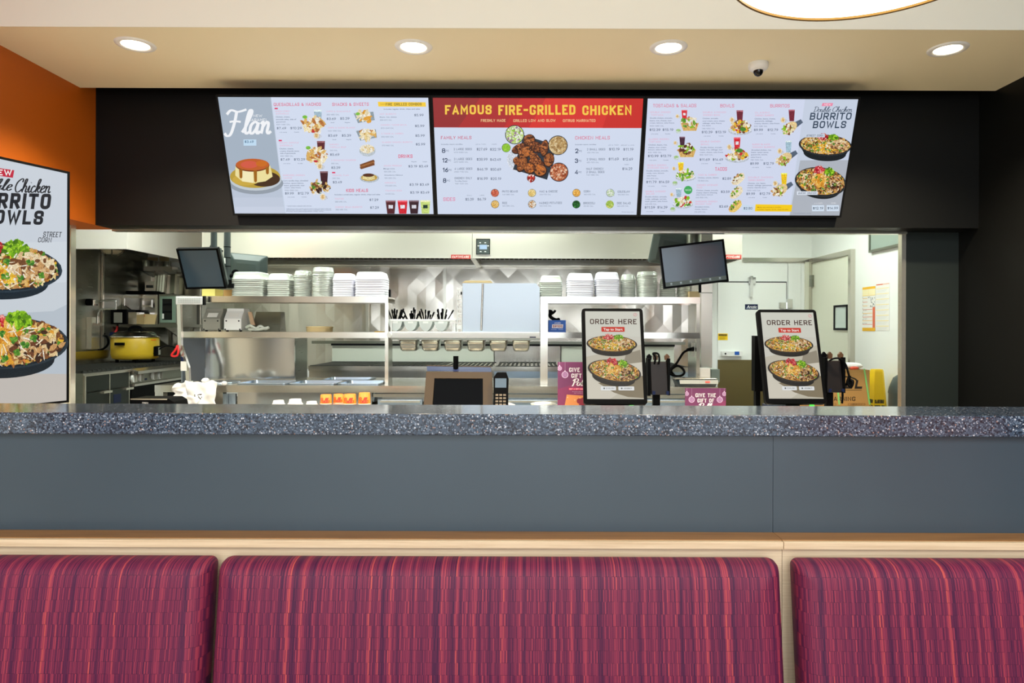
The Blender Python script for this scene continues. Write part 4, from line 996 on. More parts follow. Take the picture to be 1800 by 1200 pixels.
# ---- screen 3
t, sh = menu(2, 'right menu screen with tostada, bowl, taco and burrito prices and two big burrito bowls', [(83, 68), (1753, 78), (1603, 1000), (22, 985)])
sh.use('screen')
sh.rect(0, 40, 1790, 1030, (212, 220, 242))
sh.poly([(1330, 70), (1770, 70), (1610, 1010), (1200, 1010)], (202, 212, 230)); sh.poly([(1290, 560), (1690, 560), (1610, 1010), (1205, 1010)], (178, 184, 194))
sh.use('dish_pictures')
SAL = [CHEESE, GUAC, HERB, CHICK, SALSA, (236, 220, 170), CHEESE, (120, 170, 60)]
for cx, cy, cc, kind, sd in ((414, 262, (222, 44, 56), 'shell', 1), (390, 470, (74, 40, 58), 'shell', 2), (378, 668, (248, 204, 40), 'plate', 3), (356, 884, (170, 196, 214), 'plate', 4)):
    ux, uy = (372, 194) if sd == 1 else (354, 404) if sd == 2 else (342, 606) if sd == 3 else (324, 812)
    cup(sh, ux, uy, 46, 70, cc, (240, 240, 246) if sd == 1 else None)
    tortillas(sh, ux - 56, uy + 14, 16)
    dish(sh, cx, cy, 72, SAL if sd != 2 else [CHEESE, BROWN, GUAC, CHICK, (90, 40, 30)], 40 + sd, kind, 50)
    sh.ell(ux - 48, uy + 132, 22, 18, (206, 220, 214)); sh.ell(ux - 48, uy + 124, 18, 10, (170, 206, 140))
for cx, cy, ux, uy, cc, sd in ((812, 306, 810, 210, (120, 44, 58), 5), (786, 524, 788, 424, (224, 44, 56), 6)):
    cup(sh, ux, uy, 54, 96, cc, (240, 240, 246) if sd == 6 else None); tortillas(sh, ux - 62, uy + 28, 22)
    dish(sh, cx, cy - 10, 84, [CORN, CHICK, CHEESE, BROWN, SALSA, CREAM, GUAC], 50 + sd, 'plate', 66); sh.ell(cx + 22, cy + 6 - (50 if sd == 6 else 0), 26, 16, (80, 140, 50))
for cx, cy, ux, uy, cc, sd in ((1208, 306, 1222, 204, (126, 44, 60), 7), (1166, 552, 1196, 450, (170, 200, 216), 8), (1130, 800, 1160, 706, (248, 206, 40), 9)):
    sh.poly([(cx + 20, cy - 40), (cx + 86, cy - 72), (cx + 104, cy - 46), (cx + 40, cy + 4)], (92, 106, 126))
    cup(sh, ux, uy, 50, 92, cc); tortillas(sh, ux - 70, uy + 36, 22)
    sh.ell(cx, cy - 6, 62, 40, (236, 208, 150), -0.6); sh.bits(cx - 18, cy + 8, 46, 38, 46, 10, [CHICK, CHEESE, GUAC, BROWN, CREAM], seed=60 + sd, long=1.8)
for cx, cy, sd in ((794, 704, 1), (778, 812, 2), (770, 920, 3)):
    sh.ell(cx, cy, 62, 30, (242, 226, 190) if sd < 3 else (240, 200, 110), -0.75); sh.bits(cx - 8, cy - 8, 52, 18, 28, 9, [CHEESE, GUAC, CHICK, HERB] if sd > 1 else [CHICK, BROWN, HERB, CHEESE], rot=-0.75, seed=70 + sd)
    sh.ell(cx + 16, cy + 14, 50, 15, (246, 232, 200) if sd < 3 else (244, 210, 120), -0.75)
sh.ell(398, 790, 33, 33, (70, 176, 96)); sh.text('VEGGIE', 374, 422, 784, 796, (230, 250, 236))
bowl(sh, 1488, 440, 212, 84, 66, STREET, 420, 11, 0.06, 11)
bowl(sh, 1446, 730, 206, 116, 50, CRUNCH, 460, 12, 0.14, 12, crunch=True)
sh.use('lettering')
sh.text('TOSTADAS & SALADS', 120, 460, 110, 136, PINK, 0.004); sh.text('BOWLS', 650, 758, 112, 138, PINK, 0.004); sh.text('BURRITOS', 1044, 1196, 114, 140, PINK, 0.004); sh.text('TACOS', 606, 700, 608, 636, PINK, 0.008)
sh.poly([(1458, 106), (1542, 106), (1534, 130), (1450, 130)], (240, 140, 170)); sh.text('NEW', 1470, 1526, 110, 126, (250, 236, 244), 0.02, 0.2)
NV = (56, 72, 92)
sh.script('Double', 1384, 1524, 134, 176, NV, 0.09); sh.script('Chicken', 1536, 1694, 134, 176, NV, 0.09)
sh.text('BURRITO', 1354, 1690, 182, 238, NV, 0.035, 0.18); sh.text('BOWLS', 1378, 1648, 248, 304, NV, 0.035, 0.18)
sh.rect(1320, 348, 1476, 376, (206, 216, 232)); sh.text('STREET CORN', 1330, 1464, 354, 370, NV, 0.016, 0.18)
sh.rect(1254, 802, 1418, 830, (226, 234, 246)); sh.text('QUESO CRUNCH', 1264, 1410, 808, 824, NV, 0.016, 0.18)
for st, x0, x1 in (('$12.19', 1374, 1470), ('$14.99', 1490, 1588)): sh.rect(x0, 912, x1, 960, (214, 228, 244)); sh.text(st, x0 + 8, x1 - 8, 926, 946, NV, 0.02)
lines(sh, [('A LA CARTE', 1392, 1458, 896, 9), ('COMBO', 1526, 1564, 896, 9)], (246, 246, 250))
sh.poly([(926, 902), (1218, 908), (1210, 962), (920, 958)], (250, 208, 30)); lines(sh, [('Make any entree a combo,', 940, 1130, 926, 11), ('includes regular drink, chips & salsa', 938, 1186, 944, 10)], (180, 130, 20))
sh.rect(818, 906, 914, 960, (206, 222, 240)); price(sh, '$2.80', 832, 900, 934)
lines(sh, [('DOUBLE CHICKEN', 100, 258, 174, 12), ('TOSTADA', 104, 200, 196, 12), ('CLASSIC CHICKEN', 84, 244, 386, 12), ('TOSTADA', 86, 180, 406, 12), ('DOUBLE CHICKEN', 72, 222, 590, 12), ('AVOCADO SALAD', 74, 236, 610, 12), ('DOUBLE AVOCADO', 58, 214, 796, 12), ('SALAD', 62, 126, 815, 12), ('DOUBLE AVOCADO', 512, 694, 176, 12), ('CHICKEN BOWL', 514, 650, 198, 12), ('DOUBLE CHICKEN', 492, 648, 406, 12), ('BOWL', 496, 562, 428, 12), ('CLASSIC', 922, 1040, 180, 12), ('CHICKEN BURRITO', 924, 1070, 202, 12), ('QUESO BLANCO', 900, 1040, 430, 12), ('CHICKEN BURRITO', 902, 1078, 452, 12), ('DOUBLE CHICKEN', 868, 1064, 690, 12), ('CHICKEN BURRITO', 870, 996, 712, 12), ('TACO AL CARBON', 472, 620, 668, 12), ('CHICKEN AVOCADO', 462, 626, 748, 12), ('TACO', 460, 504, 768, 11), ('SHREDDED CHICKEN', 450, 622, 878, 12), ('CRUNCHY TACO', 448, 576, 898, 11)], (238, 150, 178))
lines(sh, [('Double chicken, avocado,', 96, 272, 220, 10), ('beans, rice, cheese, sour', 94, 266, 240, 10), ('cream, lettuce, salsa fresca', 94, 286, 258, 9), ('1000-1280 CAL', 92, 204, 282, 10), ('Chicken, beans, rice,', 82, 230, 430, 10), ('cheese, sour cream', 80, 222, 450, 10), ('lettuce, salsa fresca', 80, 222, 468, 9), ('830-1080 CAL', 80, 186, 490, 10), ('Double chicken, avocado,', 66, 238, 634, 10), ('cotija, corn, lettuce', 66, 204, 652, 10), ('salsa fresca', 68, 142, 672, 9), ('590-810 CAL', 66, 160, 694, 10), ('Double chicken, avocado,', 54, 226, 838, 10), ('cotija, cabbage, carrots,', 54, 222, 856, 10), ('super greens, salsa fresca', 52, 228, 874, 9), ('450-810 CAL', 52, 144, 896, 10), ('Chicken, avocado,', 510, 634, 224, 10), ('sour cream, corn, cheese', 510, 684, 244, 10), ('cabbage, salsa fresca,', 508, 660, 262, 9), ('rice, beans', 506, 572, 280, 9), ('780-1250 CAL', 504, 606, 304, 10), ('Double chicken, avocado,', 492, 664, 452, 10), ('beans, rice, cabbage, sour', 488, 668, 470, 10), ('cream, cheese, salsa fresca', 486, 670, 490, 9), ('800-1240 CAL', 486, 590, 510, 10),
    ('Chicken, beans, cheese,', 920, 1084, 228, 10), ('guacamole, cabbage,', 920, 1062, 246, 10), ('creamy cilantro, salsa fresca', 918, 1116, 265, 9), ('820-1280 CAL', 916, 1020, 287, 10), ('Shredded chicken, rice,', 894, 1052, 474, 10), ('beans, queso sauce,', 892, 1030, 492, 10), ('guacamole, onions,', 890, 1020, 510, 9), ('salsa fresca', 888, 970, 530, 9), ('780-1250 CAL', 886, 988, 552, 10), ('Chicken, rice, beans,', 864, 1006, 736, 10), ('cheese, cabbage, guacamole,', 862, 1056, 752, 10), ('creamy chipotle sauce', 860, 1010, 770, 9), ('1090-1450 CAL', 858, 966, 793, 10), ('Chicken, onions, cilantro', 470, 634, 690, 10), ('170-840 CAL', 468, 554, 714, 10), ('Chicken, cheese, avocado,', 458, 630, 790, 10), ('creamy cilantro dressing,', 456, 622, 808, 10), ('salsa fresca, lettuce', 454, 588, 824, 9), ('240-800 CAL', 452, 548, 846, 10), ('Shredded chicken,', 446, 562, 920, 9), ('cheese, lettuce', 444, 544, 938, 9), ('210-870 CAL', 442, 530, 960, 10),
    ('a la carte', 104, 158, 344, 7), ('Combo', 214, 254, 344, 7), ('a la carte', 90, 144, 550, 7), ('Combo', 198, 240, 550, 7), ('a la carte', 76, 128, 754, 7), ('Combo', 184, 222, 754, 7), ('a la carte', 62, 114, 954, 7), ('Combo', 168, 206, 954, 7), ('a la carte', 518, 570, 362, 7), ('Combo', 636, 674, 362, 7), ('a la carte', 498, 550, 578, 7), ('Combo', 610, 652, 578, 7), ('a la carte', 930, 984, 346, 7), ('Combo', 1046, 1084, 346, 7), ('a la carte', 898, 952, 610, 7), ('Combo', 1010, 1048, 610, 7), ('a la carte', 868, 920, 848, 7), ('Combo', 982, 1016, 848, 7), ('Prices and participation may vary.', 1226, 1366, 974, 6)], (98, 112, 136))
for st, x0, x1, y in (('$12.39', 92, 176, 312), ('$15.19', 194, 278, 312), ('$10.99', 78, 160, 518), ('$13.79', 178, 260, 518), ('$11.79', 64, 144, 722), ('$14.59', 164, 244, 722), ('$11.59', 50, 130, 922), ('$14.39', 150, 228, 922), ('$10.39', 502, 586, 332), ('$13.19', 610, 692, 332), ('$11.69', 484, 564, 548), ('$14.49', 588, 668, 548), ('$9.99', 914, 984, 316), ('$12.79', 1022, 1104, 316), ('$9.99', 884, 950, 581), ('$12.79', 988, 1070, 581), ('$9.99', 852, 920, 819), ('$12.79', 958, 1040, 819), ('$2.89', 664, 732, 698), ('$3.59', 652, 720, 802), ('$3.69', 638, 706, 918)): price(sh, st, x0, x1, y)
sh.build(t)

# ---- portrait sign on the left
d0 = 3.6
rt, rb = P(122, 302, d0), P(122, 707, d0)
sd_ = Vector((-0.123, -0.342, 0)).normalized()       # towards the near, left edge
SW, SH = 0.70, rt.z - rb.z
bz = 0.012
so = Vector((rt.x, rt.y, rt.z)) + sd_ * SW
sex = -sd_; sey = Vector((0, 0, -1)); sn = sey.cross(sex).normalized()
t = thing('digital_sign', 'tall portrait digital sign of two burrito bowls on the left wall', 'digital sign', (rt.x + sd_.x * SW / 2, rt.y + sd_.y * SW / 2, rb.z))
oa = so + sex * bz + sey * bz
aw, ah = SW - 2 * bz, SH - 2 * bz
obj('frame', frame_box(aw, ah, bz, 0.05, oa, sex, sey, sn), M['black'], t)
mc = so + sex * (SW * 0.5) + sey * 0.5 - sn * 0.05
obj('mount', MB().box(XL - 0.165, mc.x, mc.y - 0.1, mc.y + 0.1, 1.55, 1.75), M['black'], t)
px0 = SW - bz - 0.34
sh = Sheet(oa, sex, sey, [(0, 52), (298, 112), (298, 1130), (0, 1166)], [(aw - 0.332, 0.0), (aw, 0), (aw, ah), (aw - 0.332, ah)], glow=0.79)
sh.clip = (0, 0, aw, ah)
# paint in the sheet's own units: x px of the near half runs left to about -420
sh.use('screen')
sh.rect(-900, -300, 320, 1500, (206, 214, 224))
sh.poly([(-900, 400), (320, 420), (320, 640), (-900, 700)], (212, 220, 228))
sh.poly([(-900, 690), (320, 600), (320, 1500), (-900, 1500)], (186, 196, 206)); sh.poly([(-900, 1050), (320, 1010), (320, 1500), (-900, 1500)], (196, 190, 184))
sh.poly([(-900, 780), (240, 730), (320, 700), (320, 600), (-900, 640)], (204, 212, 220))
sh.use('dish_pictures')
bowl(sh, -20, 540, 298, 112, 62, STREET, 900, 15, 0.03, 21, body=(22, 38, 50), tall=1.2)
bowl(sh, -16, 876, 312, 120, 74, CRUNCH, 900, 17, -0.02, 22, body=(20, 34, 44), crunch=True, tall=1.3)
sh.use('lettering')
sh.poly([(-70, 90), (44, 104), (38, 138), (-76, 124)], (196, 28, 62)); sh.text('NEW', -60, 34, 102, 128, (250, 250, 250), 0.04)
DK = (30, 34, 42)
sh.script('Double', -150, 38, 144, 194, DK, 0.12); sh.script('Chicken', 46, 206, 142, 202, DK, 0.12)
sh.text('BURRITO', -142, 208, 206, 276, DK, 0.052, 0.12); sh.text('BOWLS', -100, 176, 282, 346, DK, 0.052, 0.12)
sh.text('STREET', 172, 256, 376, 400, DK, 0.012, 0.18); sh.text('CORN', 150, 212, 402, 424, DK, 0.012, 0.18)
sh.build(t)

# ---- order counter (behind the half wall)
CZ = 0.862
ob = thing('order_counter', 'long pale order counter behind the half wall carrying the kiosks', 'counter', (0, 3.95, 0))
obj('worktop', MB().box(-2.35, 2.36, 3.58, 4.24, CZ - 0.04, CZ), mat('pale_worktop', (206, 202, 194), 0.3), ob)
obj('body', MB().box(-2.3, 2.3, 3.65, 4.2, 0.0, CZ - 0.04), M['white'], ob)

# ---- order kiosks
def kiosk(corners, dT, dB, label, cable_side=False):
    (x0, y0), (x1, y1), (x2, y2), (x3, y3) = corners
    a, b, c, d = P(x0, y0, dT), P(x1, y1, dT), P(x2, y2, dB), P(x3, y3, dB)
    top = (a + b) / 2; bot = (c + d) / 2
    ey = (bot - top); H = ey.length; ey.normalize(); ex = (b - a); W = ((b - a).length + (c - d).length) / 2; ex = Vector((ex.x, 0, 0)).normalized()
    ey = Vector((0, ey.y, ey.z)).normalized()
    n = ey.cross(ex).normalized()
    cx = (a.x + b.x + c.x + d.x) / 4
    o = Vector((cx - W / 2, top.y, top.z))
    t = thing('order_kiosk', label, 'order kiosk', (cx, bot.y, CZ), 'order kiosks on the counter')
    # housing: rounded slab
    pts = rrect(W, H, 0.018, 5)
    ctr = o + ex * W / 2 + ey * H / 2
    q = lambda px, py, dd: ctr + ex * px - ey * py + n * dd
    hb = MB()
    hb.loft([[q(x, y, -0.04) for x, y in rrect(W - .02, H - .02, 0.016, 5)], [q(x, y, -0.03) for x, y in pts], [q(x, y, 0.003) for x, y in pts], [q(x, y, 0.005) for x, y in rrect(W - .004, H - .004, 0.017, 5)]], 0, False)
    obj('housing', hb, M['black'], t)
    bzx, bzt, bzb = W * 0.055, H * 0.033, H * 0.052
    sw, shh = W - 2 * bzx, H - bzt - bzb
    so_ = o + ex * bzx + ey * bzt + n * 0.0055
    s = Sheet(so_, ex, ey, [(0, 0), (100, 0), (100, 170), (0, 170)], [(0, 0), (sw, 0), (sw, shh), (0, shh)], glow=0.74)
    s.clip = (0, 0, sw, shh)
    s.use('screen')
    s.rect(0, 0, 100, 170, (212, 212, 200)); s.rect(0, 50, 100, 170, (208, 206, 194)); s.poly([(0, 90), (100, 66), (100, 170), (0, 170)], (196, 190, 172))
    s.poly([(0, 118), (100, 100), (100, 130), (40, 170), (0, 170)], (212, 206, 190)); s.poly([(20, 140), (100, 126), (100, 168), (72, 166), (48, 158)], (134, 122, 98)); s.poly([(72, 84), (98, 76), (100, 100), (66, 104)], (150, 142, 124))
    s.use('dish_pictures')
    bowl(s, 47, 65, 46, 16.5, 12, STREET, 420, 2.0, 0.03, 31, body=(38, 34, 30), tall=1.15)
    bowl(s, 49.5, 118, 48, 21, 13, CRUNCH, 460, 2.3, 0.16, 33, body=(38, 34, 30), crunch=True, tall=1.1)
    s.use('lettering')
    s.text('ORDER HERE', 8, 93, 17.5, 27.5, (62, 24, 22), 0.03)
    s.poly([(29, 33), (70, 33), (70.6, 34), (70.6, 41.6), (70, 42.6), (29, 42.6), (28.4, 41.6), (28.4, 34)], (206, 50, 36)); s.text('Tap to Start', 32, 67, 35.6, 40, (252, 244, 236), 0.03)
    s.ell(91, 8.5, 3.3, 3.3, (206, 110, 110)); s.ell(91, 8.5, 2.7, 2.7, (222, 216, 208)); s.poly([(89.5, 9.5), (92, 6.8), (92.6, 7.4), (90.1, 10.1)], (206, 110, 110))
    for xa, xb, w in ((24, 51, 'ENGLISH'), (55, 83, 'ACCESSIBILITY')):
        s.use('touch_button' if w == 'ENGLISH' else 'accessibility_button')
        s.poly([(xa + 1, 147.5), (xb - 1, 147.5), (xb, 148.5), (xb, 154), (xb - 1, 155), (xa + 1, 155), (xa, 154), (xa, 148.5)], (232, 234, 234))
        s.ell(xa + 6, 151.2, 1.5, 1.5, (90, 96, 96)); s.text(w, xa + 9.5, xb - 3.5, 150, 152.4, (80, 84, 84), 0.02)
    s.build(t)
    # stand behind
    st = MB().prism([q(-0.05, -H * 0.1, -0.04), q(0.05, -H * 0.1, -0.04), q(0.05, -H / 2 + 0.02, -0.04), q(-0.05, -H / 2 + 0.02, -0.04)], Vector((0, 0.06, 0)))
    st.box(cx - 0.03, cx + 0.03, bot.y + 0.03, bot.y + 0.08, CZ, bot.z + 0.12)
    obj('stand', st, M['black_soft'], t)
    obj('foot', MB().box(cx - 0.1, cx + 0.1, bot.y - 0.03, bot.y + 0.16, CZ, CZ + 0.012), M['black_soft'], t)
    lx = cx + W * 0.25
    obj('status_light', MB().box(lx - 0.012, lx + 0.012, bot.y - 0.005, bot.y + 0.005, bot.z - 0.012, bot.z - 0.004), mat('green_lamp', (40, 200, 60), 0.4, emit=(70, 230, 60), strength=1.2), t, label='small green status lamp')
    return t
kiosk([(1021.5, 541), (1128, 543.5), (1139.5, 711), (1027, 710.5)], 3.925, 3.75, 'portrait order kiosk beside the purple gift poster, left one of the two kiosks')
kiosk([(1328.5, 543), (1433, 545.5), (1454.5, 708.5), (1348, 711)], 3.905, 3.75, 'portrait order kiosk in front of the cooler door, right one of the two kiosks')

# ---- gift posters
def poster(x0, x1, ytop, ybot_z, d, label):
    a = P(x0, ytop, d); W = PX(x1, d) - PX(x0, d); H = a.z - ybot_z
    t = thing('gift_poster', label, 'poster', (a.x + W / 2, d, ybot_z), 'purple gift posters on the order counter')
    ex, ey, n = Vector((1, 0, 0)), Vector((0, 0, -1)), Vector((0, -1, 0))
    obj('card', MB().box(a.x, a.x + W, d, d + 0.006, ybot_z, a.z), M['purple'], t)
    obj('easel', MB().prism([(a.x + W * .35, d + .006, a.z - H * .3), (a.x + W * .65, d + .006, a.z - H * .3), (a.x + W * .65, d + .09, ybot_z), (a.x + W * .35, d + .09, ybot_z)], (0, 0.004, 0)), M['carton'], t)
    s = Sheet(a, ex, ey, [(0, 0), (100, 0), (100, 110), (0, 110)], [(0, 0), (W, 0), (W, W * 1.1), (0, W * 1.1)], glow=0)
    s.clip = (0, 0, W, H)
    s.use('lettering')
    s.rect(0, 0, 100, 200, (116, 54, 98)); s.poly([(0, 60), (100, 30), (100, 200), (0, 200)], (134, 52, 96)); s.poly([(0, 96), (100, 76), (100, 200), (0, 200)], (152, 48, 92))
    WH = (244, 240, 246)
    for cx, cy, r, x in ((4, 14, 5, 4), (16, 28, 7.5, 16), (96, 14, 5, 96), (85, 28, 7.5, 85)):
        s.rect(x - .25, 0, x + .25, cy - r, (190, 160, 190)); s.ell(cx, cy, r, r, (216, 190, 220)); s.ell(cx, cy, r * .8, r * .8, (150, 90, 150))
        for k in range(-2, 3): s.rect(cx + k * r * .28 - .3, cy - r * .6, cx + k * r * .28 + .3, cy + r * .6, (216, 190, 220))
        s.rect(cx - 1.2, cy - r - 2, cx + 1.2, cy - r + .5, (226, 206, 230))
    s.text('GIVE THE', 25, 75, 12.5, 22, WH, 0.04); s.text('GIFT OF', 30, 71, 25.5, 35, WH, 0.04)
    s.script('Pollo', 31, 72, 37, 52, WH, 0.14, 0.25)
    s.rect(24, 57, 76, 62, (206, 46, 96)); s.text('BUY A GIFT CARD TODAY', 26, 74, 58, 61, (250, 226, 236), 0.02)
    s.text('Give the gift of flame grilled chicken', 32, 68, 64.5, 66, (226, 196, 220), 0.0); s.text('this holiday season', 36, 64, 67.5, 69, (226, 196, 220), 0.0)
    s.poly([(20, 72), (88, 76), (82, 130), (14, 126)], (222, 146, 84))
    for k in range(8): s.ell(22 + (k * 37) % 58, 78 + (k * 23) % 40, 1, 1, (250, 220, 180))
    s.ell(58, 88, 12, 10, (140, 40, 60), -0.4); s.ell(48, 86, 6, 6, (140, 40, 60)); s.poly([(50, 92), (55, 97), (42, 106), (39, 102)], (140, 40, 60)); s.ell(38, 105, 3, 3, (244, 236, 236)); s.ell(41, 108, 3, 3, (244, 236, 236))
    s.build(t)
poster(980.5, 1060, 636, CZ, 4.06, 'purple gift poster standing behind the left order kiosk, mostly uncovered')
poster(1204.5, 1276, 682, CZ, 3.78, 'low purple gift poster cut off by the half wall, between the two kiosks')

# ================================================================== THE KITCHEN
def FB(mb, x0, y0, x1, y1, d, dep, m=0):
    """block whose front face is seen over pixels x0..x1, y0..y1 at depth d"""
    a, b = P(x0, y0, d), P(x1, y1, d)
    return mb.box(a.x, b.x, d, d + dep, b.z, a.z, m)

# ---- range hoods
hz = 1.995
def hood(name, x0, x1, d, label, seam_right):
    X0, X1 = PX(x0, d, 430), PX(x1, d, 430)
    t = thing(name, label, 'range hood', ((X0 + X1) / 2, d, hz), 'range hoods over the back wall')
    s = MB().box(X0, X1, d, d + 0.02, hz, KZ)
    s.box(X0, X0 + 0.02, d + 0.02, KY - 0.03, hz, KZ).box(X1 - 0.02, X1, d + 0.02, KY - 0.03, hz, KZ)
    s.box(X0 + 0.02, X1 - 0.02, KY - 0.08, KY - 0.03, hz - 0.005, KZ)
    obj('hood_shell', s, M['hood_front'], t)
    f = MB()
    # sloping filter bank with ridges
    n = int((X1 - X0 - 0.06) / 0.05)
    for i in range(n):
        xa = X0 + 0.03 + i * 0.05
        f.prism([(xa, d + 0.25, 2.55), (xa + 0.035, d + 0.25, 2.55), (xa + 0.035, KY - 0.10, 2.06), (xa, KY - 0.10, 2.06)], (0, 0.02, 0.03))
    f.box(X0 + 0.02, X1 - 0.02, d + 0.2, KY - 0.08, 2.62, 2.66)
    obj('filter_bank', f, M['hood_dark'], t)
    obj('grease_trough', MB().box(X0 + 0.02, X1 - 0.02, KY - 0.2, KY - 0.08, hz, hz + 0.04), M['steel'], t)
    return t, X0, X1
h1, a0, a1 = hood('range_hood', 355, 829.6, 6.4, 'long bright steel range hood above the prep shelves, left of the control panel', True)
h2, b0, b1 = hood('range_hood', 830.4, 1305, 6.4, 'long steel range hood carrying the small black control panel', False)
def badge(t, x0, x1):
    a, b = P(x0, 447.5, 6.395), P(x1, 455, 6.395)
    obj('badge', MB().box(a.x, b.x, 6.394, 6.4, b.z, a.z), M['red_ink'], t, label='red badge with white maker lettering')
    s = Sheet((a.x, 6.3935, a.z), (1, 0, 0), (0, 0, -1), [(0, 0), (100, 0), (100, 22), (0, 22)], [(0, 0), (b.x - a.x, 0), (b.x - a.x, a.z - b.z), (0, a.z - b.z)], 0)
    s.use('lettering'); s.text('CAPTIVEAIRE', 5, 95, 5, 17, (246, 230, 226), 0.045, 0.2); s.build(t)
badge(h1, 793, 827); badge(h2, 1268, 1303)
a, b = P(838.5, 421, 6.38), P(860, 446, 6.38)
cp = obj('control_panel', MB().box(a.x, b.x, 6.38, 6.4, b.z, a.z), M['graphite'], h2, label='small dark control panel with a lit display')
fr = MB()
for q in ((a.x - .008, a.x, b.z - .008, a.z + .008), (b.x, b.x + .008, b.z - .008, a.z + .008), (a.x, b.x, a.z, a.z + .008), (a.x, b.x, b.z - .008, b.z)): fr.box(q[0], q[1], 6.376, 6.4, q[2], q[3])
obj('bezel', fr, M['chrome'], cp)
c0, c1 = P(843, 430, 6.378), P(856, 438, 6.378)
obj('display', MB().box(c0.x, c1.x, 6.377, 6.38, c1.z, c0.z), mat('lcd', (20, 30, 40), 0.4, emit=(176, 206, 232), strength=0.9), cp)
for px, py in ((844, 426.5), (853, 426.5), (841, 432), (858, 432), (845, 442), (853, 442)):
    c = P(px, py, 6.378); bt = MB().box(c.x - .008, c.x + .008, 6.376, 6.38, c.z - .004, c.z + .004)
    obj('button', bt, M['white'], cp)
# bracket between the hoods
br = MB().prism([P(827, 455, 6.42), P(836, 455, 6.42), P(846, 470, 7.15), P(838, 470, 7.15)], (0, 0, 0.03))
obj('joint_strip', br, M['steel_bright'], h1)

# side hood over the range, end towards us
hx = -3.376
t = thing('side_hood', 'steel hood over the range on the left, end panel brightly lit', 'range hood', (-3.7, 5.73, hz))
s = MB().box(KX0, hx, 5.73, 5.75, hz, KZ).box(hx - 0.02, hx, 5.75, KY - 0.03, hz, KZ).box(KX0 + 0.005, hx - 0.02, KY - 0.06, KY - 0.03, hz - 0.03, KZ)
obj('hood_shell', s, M['hood_end'], t)
f = MB()
for i in range(24):
    ya = 5.8 + i * 0.058
    f.prism([(hx - 0.1, ya, 2.5), (hx - 0.1, ya + 0.04, 2.5), (KX0 + 0.05, ya + 0.04, 2.1), (KX0 + 0.05, ya, 2.1)], (-0.02, 0, 0.03))
f.box(KX0 + 0.01, hx - 0.02, 5.75, KY - 0.06, 2.6, 2.64)
obj('filter_bank', f, M['hood_dark'], t)
lx = P(197, 447, 6.4)
lm = MB().lathe([(0.10, 0.03), (0.10, 0.0), (0.085, -0.05), (0.05, -0.062), (0.0, -0.064)], (lx.x, 6.4, hz + 0.09), 20)
lf = obj('hood_lamp', lm, mat('lamp_glass', (226, 206, 170), 0.3), t, label='round caged glass hood lamp')
cg = MB()
for k in range(6):
    an = k * PI / 3; cg.tube([(lx.x + .112 * math.cos(an), 6.4 + .112 * math.sin(an), hz + .12), (lx.x + .105 * math.cos(an), 6.4 + .105 * math.sin(an), hz + .06), (lx.x + .05 * math.cos(an), 6.4 + .05 * math.sin(an), hz + .015)], 0.005, 6)
cg.lathe([(0.107, 0.058), (0.115, 0.06), (0.107, 0.066)], (lx.x, 6.4, hz), 24)
obj('lamp_cage', cg, M['hood_dark'], lf)
for xa, xb, ya, yb in ((240, 278, 452, 463), (280, 297, 451, 462)):
    q = MB(); FB(q, xa, ya, xb, yb, KY - 0.064, 0.003); obj('notice', q, M['tan'], t, label='faded notice stuck inside the hood')

# ---- range
RX, RZ = -3.37, 1.01
t = thing('range', 'dark stainless gas range with white knobs along the left wall', 'range', (-3.7, 6.1, 0))
s = MB().box(KX0 + 0.02, RX - 0.03, 5.2, 6.9, 0.10, 0.97)
obj('body', s, M['range_front'], t)
obj('end_panel', MB().box(KX0 + 0.02, RX - 0.02, 5.188, 5.2, 0.1, 0.985), M['steel_dark'], t)
tp = MB().box(KX0 + 0.02, RX, 5.19, 6.9, 0.97, 0.985)
obj('top', tp, M['steel'], t)
gr = MB()
for i in range(28):
    y = 5.24 + i * 0.058; gr.box(KX0 + 0.1, RX - 0.05, y, y + 0.014, 0.988, 1.006)
for x in (-3.93, -3.75, -3.6, -3.44): gr.box(x, x + 0.014, 5.24, 6.88, 0.986, 1.0)
obj('burner_grate', gr, M['cast_iron'], t)
obj('backsplash', MB().box(KX0 + 0.022, KX0 + 0.06, 5.2, 6.9, 0.985, 1.12), M['steel_soft'], t)
nose = MB().prism([(RX, 5.8, 0.985), (RX + 0.05, 5.8, 0.965), (RX + 0.05, 5.8, 0.94), (RX - 0.03, 5.8, 0.94), (RX - 0.03, 5.8, 0.97), (RX, 5.8, 0.97)], (0, 1.1, 0))
obj('front_rail', nose, M['steel'], t)
def rf(ya, yb, za, zb, nm, m_, th=0.018, base=-0.03):
    return obj(nm, MB().box(RX + base, RX + base + th, ya, yb, za, zb), m_, t)
rf(5.215, 5.77, 0.845, 0.962, 'drawer', M['range_front'])
for ya, yb in ((5.215, 5.50), (5.51, 5.77)):
    d_ = rf(ya, yb, 0.16, 0.832, 'door', M['range_front'])
    ym = ya + 0.17
    obj('door_handle', MB().box(RX - 0.012, RX + 0.02, ym, ym + 0.11, 0.815, 0.832), M['steel_bright'], d_)
eg = MB()
for y in (5.205, 5.505, 5.772): eg.box(RX - 0.03, RX - 0.008, y - 0.004, y + 0.004, 0.16, 0.968)
eg.box(RX - 0.03, RX - 0.004, 5.2, 5.78, 0.962, 0.97)
obj('edge_trim', eg, M['steel_bright'], t)
rf(5.80, 6.72, 0.855, 0.94, 'control_strip', M['steel_dark'], 0.02)
for px in (236, 248, 271, 281):
    y = RX * -1200 / (930 - px)
    kb = MB().cyl((RX - 0.012, y, 0.903), (RX + 0.006, y, 0.903), 0.036, n=20, m=0).box(RX + 0.006, RX + 0.028, y - 0.006, y + 0.006, 0.872, 0.934, 1)
    obj('knob', kb, [M['white'], M['grey_plastic']], t, label='white round burner knob')
